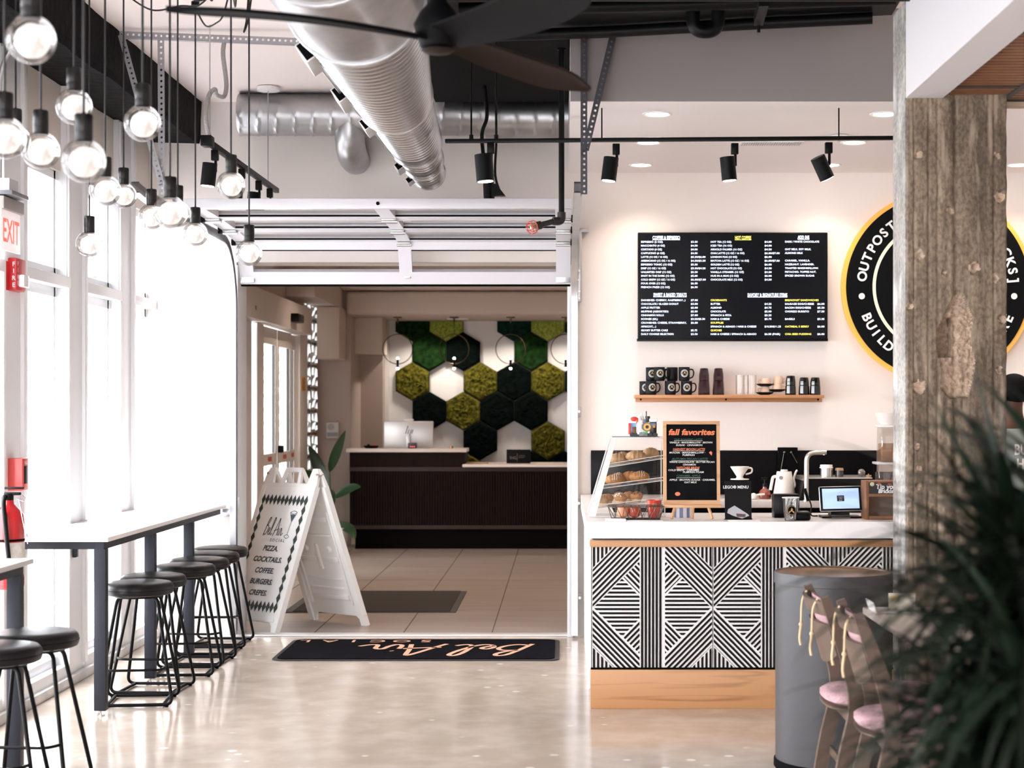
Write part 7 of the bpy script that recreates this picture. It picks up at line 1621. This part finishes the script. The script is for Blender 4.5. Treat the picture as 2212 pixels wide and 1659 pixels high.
for px, py, Y in ((2090, 1000, 2.6), (2040, 1090, 2.7), (2150, 930, 2.7), (1990, 820, 2.62), (2062, 890, 2.7), (2105, 795, 2.7), (2150, 840, 2.75), (1985, 1000, 2.6), (2005, 960, 2.8), (1880, 1130, 2.6), (1800, 1085, 2.55), (1930, 1050, 2.7), (1880, 1225, 2.7), (1860, 1180, 2.8)): toward(px, py, Y)
fa.obj('foliage', LF, pp_, fix=False, ang=80); fb_.obj('pale_foliage', LF2, pp_, fix=False, ang=80)

# ================================================================== person behind the counter
pe = thing('person', (2.715, 9.75, 0), 'person with black hair in a sage T-shirt, turned away behind the counter past the pillar', 'person')
SKIN = mat('skin_brown', (.075, .033, .020), .55, spec=.3); SHIRT = mat('tshirt_sage', (.28, .34, .32), .85, var=.1, vscale=6); HAIR = mat('hair_black', (.004, .004, .004), .7, spec=.08); TRO = mat('trousers_black', (.02, .02, .022), .8)
def skin_body(name, nodes, edges, m, parent, sub=2):
    me = bpy.data.meshes.new(name); me.from_pydata([n_[0] for n_ in nodes], edges, []); o = bpy.data.objects.new(name, me); COL.objects.link(o)
    md = o.modifiers.new('s', 'SKIN'); sv = me.skin_vertices[0].data
    for i, n_ in enumerate(nodes): sv[i].radius = (n_[1], n_[2] if len(n_) > 2 else n_[1])
    sv[0].use_root = True; md.use_smooth_shade = True
    ss_ = o.modifiers.new('u', 'SUBSURF'); ss_.levels = sub; ss_.render_levels = sub
    me.materials.append(m); o.parent = parent; return o
H_ = 1.80
body = [((0, 0, .93), .150, .105), ((0, 0, 1.10), .145, .10), ((0, 0, 1.28), .165, .11), ((0, 0, 1.42), .165, .10), ((0, .005, 1.50), .075, .065), ((0, .0, 1.56), .055, .058), ((0, -.02, 1.63), .062, .075), ((0, -.02, 1.70), .074, .095), ((0, -.01, 1.76), .060, .08),
        ((-.19, 0, 1.43), .058), ((-.25, .01, 1.20), .045), ((-.20, -.18, 1.08), .036), ((-.13, -.30, 1.08), .026), ((.19, 0, 1.43), .058), ((.25, .01, 1.20), .045), ((.20, -.18, 1.08), .036), ((.13, -.30, 1.08), .026),
        ((-.095, 0, .86), .092), ((-.10, -.01, .50), .062), ((-.10, .03, .09), .042), ((-.11, -.10, .04), .038), ((.095, 0, .86), .092), ((.10, -.01, .50), .062), ((.10, .03, .09), .042), ((.11, -.10, .04), .038)]
ed = [(0, 1), (1, 2), (2, 3), (3, 4), (4, 5), (5, 6), (6, 7), (7, 8), (3, 9), (9, 10), (10, 11), (11, 12), (3, 13), (13, 14), (14, 15), (15, 16), (0, 17), (17, 18), (18, 19), (19, 20), (0, 21), (21, 22), (22, 23), (23, 24)]
skin_body('body', body, ed, SKIN, pe)
sh_ = [((0, 0, .92), .165, .118), ((0, 0, 1.10), .158, .112), ((0, 0, 1.28), .178, .122), ((0, 0, 1.42), .176, .112), ((0, .004, 1.485), .085, .075), ((-.19, 0, 1.435), .070), ((-.245, .01, 1.24), .062), ((.19, 0, 1.435), .070), ((.245, .01, 1.24), .062)]
skin_body('tshirt', sh_, [(0, 1), (1, 2), (2, 3), (3, 4), (3, 5), (5, 6), (3, 7), (7, 8)], SHIRT, pe)
tr2 = [((0, 0, .93), .158, .115), ((-.098, 0, .84), .102), ((-.10, -.01, .5), .075), ((-.10, .03, .12), .058), ((.098, 0, .84), .102), ((.10, -.01, .5), .075), ((.10, .03, .12), .058)]
skin_body('trousers', tr2, [(0, 1), (1, 2), (2, 3), (0, 4), (4, 5), (5, 6)], TRO, pe)
off = Vector(pe.location)
def pm(b, n_, m): return b.xf(T(*off)).obj(n_, m, pe)
cap = MB().ball((0, .0, 1.725), .098, 28, 18, (.92, 1.12, .95))
for i, v in enumerate(cap.v):
    if v.z < 1.70 and v.y < -.04: cap.v[i] = Vector((v.x, max(v.y, -.06) if False else v.y, max(v.z, 1.715)))
pm(cap, 'hair', HAIR)
for s in (-1, 1): pm(MB().ball((s * .083, .005, 1.675), .03, 14, 10, (.35, .7, 1.05)), 'ear', SKIN); pm(MB().ball((s * .030, -.108, 1.685), .011, 12, 8), 'eye', mat('eye_white', (.7, .68, .66), .3) if 'eye_white' not in bpy.data.materials else bpy.data.materials['eye_white'])
pm(MB().tube([(0, -.108, 1.69), (0, -.128, 1.655), (0, -.108, 1.648)], [.008, .014, .010], 10), 'nose', SKIN); pm(MB().ball((0, -.098, 1.622), .022, 14, 8, (1, .35, .35)), 'mouth', mat('lips', (.20, .07, .06), .5))
lt = MB().text('BUILD', .085, frame_m((0, .128, 1.335), (-1, 0, 0), (0, 0, 1)), 'CENTER', bold=.03).text('HERE', .085, frame_m((0, .128, 1.25), (-1, 0, 0), (0, 0, 1)), 'CENTER', bold=.03); lt.xf(Matrix.Identity(4)); pm(lt, 'lettering', WINK)
for s in (-1, 1):        # hands with separate bent fingers resting at waist height
    hx, hy, hz = s * .13, -.30, 1.08; d_ = Vector((-s * .5, -.85, -.05)).normalized(); sd = Vector((0, 0, 1)).cross(d_).normalized()
    nodes = [((hx, hy, hz), .026, .02), (tuple(Vector((hx, hy, hz)) + d_ * .05), .036, .015), (tuple(Vector((hx, hy, hz)) + d_ * .085), .036, .013)]; edges = [(0, 1), (1, 2)]
    for k, (o_, L_) in enumerate(((-.027, .062), (-.009, .075), (.009, .070), (.027, .054))):
        p0 = Vector((hx, hy, hz)) + d_ * .088 + sd * o_; q = [p0, p0 + d_ * L_ * .45 - Vector((0, 0, .006)), p0 + d_ * L_ * .75 - Vector((0, 0, .022)), p0 + d_ * L_ * .9 - Vector((0, 0, .042))]
        i0 = len(nodes); nodes += [(tuple(p), .0085 - .0007 * j) for j, p in enumerate(q)]; edges += [(2, i0), (i0, i0 + 1), (i0 + 1, i0 + 2), (i0 + 2, i0 + 3)]
    p0 = Vector((hx, hy, hz)) + d_ * .03 + sd * (.03 * s); i0 = len(nodes); nodes += [(tuple(p0), .013), (tuple(p0 + d_ * .03 + sd * .022 * s), .0105), (tuple(p0 + d_ * .058 + sd * .026 * s), .0085)]; edges += [(1, i0), (i0, i0 + 1), (i0 + 1, i0 + 2)]
    skin_body('hand', nodes, edges, SKIN, pe, 1)

pe.rotation_euler = (0, 0, math.radians(208))
# ================================================================== pieces of parts go under their part
SUBP = {'lens': ('lamp_can',), 'foot_pad': ('leg_frame',), 'levelling_foot': ('leg',), 'pane': ('door_section', 'door_leaf', 'side_light'), 'gasket': ('door_section', 'door_leaf', 'side_light'), 'hinge': ('door_section',), 'roller': ('door_section',), 'push_label': ('door_leaf', 'side_light'), 'lock': ('door_leaf',),
        'logo': ('screen_back',), 'handle_button': ('handle',), 'hinge_pin': ('front_panel', 'rear_panel'), 'carry_handle_frame': ('front_panel', 'rear_panel'), 'moulded_rib': ('rear_panel',), 'side_rail': ('front_panel', 'rear_panel'), 'diamond_pattern': ('front_panel',), 'word_lettering': ('front_panel',), 'small_lettering': ('front_panel',), 'cocktail_glass_print': ('front_panel',),
        'louvre': ('air_grille',), 'joint_ring': ('duct_section', 'duct_collar'), 'hub_cap': ('motor_housing',), 'cushion_tie': ('back_cushion',), 'icing_stripe': ('crust',), 'fold_seam': ('crust',), 'crumb_dot': ('crown',), 'tray_edge': ('tray',), 'screen_logo': ('screen',), 'boiler_ring': ('boiler',), 'boiler_hub': ('boiler',), 'cabin_window': ('cabin',), 'cabin_roof': ('cabin',),
        'seam': ('seat',), 'pull_pin': ('valve',), 'label_band': ('cylinder',), 'band': ('cylinder',), 'socket_face': ('plate',), 'screw_cap': ('back_rail', 'plate'), 'lamp_tip': ('lamp_rod',), 'card_emblem': ('card',), 'picture_inset': ('picture_pattern',), 'gold_logo': ('body', 'logo_disc'), 'ring_logo': ('body',), 'panel_seam': ('carcass',), 'stripe_pattern': ('carcass',), 'base_band': ('base',), 'black_knob': ('tray',), 'red_cap': ('tray',), 'touch_pad': ('body',), 'indicator_dot': ('body',), 'motion_sensor': ('operator_header',), 'header_sticker': ('operator_header',), 'handle_wire': ()}
def st_(o): return o.name.split('.')[0]
def mid_(o): return sum((Vector(c) for c in o.bound_box), Vector((0, 0, 0))) / 8
ALLKIDS = {}
for o in bpy.data.objects:
    if o.parent: ALLKIDS.setdefault(o.parent, []).append(o)
for root, ks in list(ALLKIDS.items()):
    if root.parent: continue
    for c in ks:
        want = SUBP.get(st_(c))
        if not want or c.type != 'MESH' or c in ALLKIDS: continue
        sib = [k for k in ks if st_(k) in want and k is not c and k.location.length < 1e-6]
        if sib and c.location.length < 1e-6: c.parent = min(sib, key=lambda k: (mid_(k) - mid_(c)).length)
# ================================================================== camera
cd = bpy.data.cameras.new('camera'); cam = bpy.data.objects.new('camera', cd); COL.objects.link(cam)
cam.location = (0, 0, CH); cam.rotation_euler = (PI / 2, 0, 0)
cd.sensor_width = 36; cd.lens = 36 * F / 2212; cd.shift_x = -(VX - 1106) / 2212; cd.shift_y = (VY - 829.5) / 2212
cd.dof.use_dof = True; cd.dof.focus_distance = 9.6; cd.dof.aperture_fstop = 3.2; cd.clip_end = 200
SC.camera = cam
# ================================================================== daylight
w = bpy.data.worlds.new('sky'); SC.world = w; w.use_nodes = True
bg = w.node_tree.nodes['Background']; bg.inputs['Color'].default_value = (.94, .955, 1.0, 1); bg.inputs['Strength'].default_value = 15.0
def area(name, loc, rot, sx, sy, energy, col=(1, 1, 1), portal=False, spread=PI):
    l = bpy.data.lights.new(name, 'AREA'); l.shape = 'RECTANGLE'; l.size = sx; l.size_y = sy; l.energy = energy; l.color = col; l.spread = spread
    o = bpy.data.objects.new(name, l); COL.objects.link(o); o.location = loc; o.rotation_euler = rot
    if portal: l.cycles.is_portal = True
    return o
def spot(name, loc, target, energy, ang, col=(1, .80, .62), blend=.6, rad=.04):
    l = bpy.data.lights.new(name, 'SPOT'); l.energy = energy; l.spot_size = math.radians(ang); l.spot_blend = blend; l.color = col; l.shadow_soft_size = rad
    o = bpy.data.objects.new(name, l); COL.objects.link(o); o.location = loc
    o.rotation_euler = (Vector(target) - Vector(loc)).to_track_quat('-Z', 'Y').to_euler(); return o
area('window_portal', (-3.08, 4.5, 1.55), (0, -PI / 2, 0), 3.0, 14.2, 1, portal=True)
area('entrance_portal', (-1.2, -3.12, 1.2), (PI / 2, 0, PI), 1.6, 2.4, 1, portal=True)
# lamps in the soffit over the barista
for x in (.535, 1.82, 3.11):
    for y in (9.15, 10.12, 11.05):
        spot('downlight_lamp', (x, y, 3.255), (x, y, 0), 27, 120, (1, .82, .70), .7, .05)
# track heads
for x in (-.40, .27, .94, 1.47): spot('track_lamp', (x, 8.95, 2.86), (x + .1, 10.6, 1.2), 13, 70, (1, .82, .70), .9)
# lobby: unseen spots without fittings, added to brighten it
for x in (-1.78, -1.31, -.627, .04): spot('lobby_fill_spot', (x, 20.0, 2.70), (x, 20.25, 0), 34, 120, (1, .9, .8))  # added spots grazing the moss wall from above
for x in (-1.9, -.6, .7):
    for y in (13.2, 16.4): spot('lobby_fill_spot', (x, y, 3.25), (x, y, 0), 58, 130, (1, .76, .58), .8, .06)
vs_ = SC.view_settings
SC.display_settings.display_device = 'sRGB'
vs_.view_transform = 'Standard'; vs_.look = 'None'; vs_.exposure = 0.25; vs_.gamma = 1; vs_.use_curve_mapping = False
SC.cycles.max_bounces = 10; SC.cycles.transparent_max_bounces = 24; SC.cycles.diffuse_bounces = 5; SC.cycles.sample_clamp_indirect = 8
SC.cycles.caustics_reflective = False; SC.cycles.caustics_refractive = False
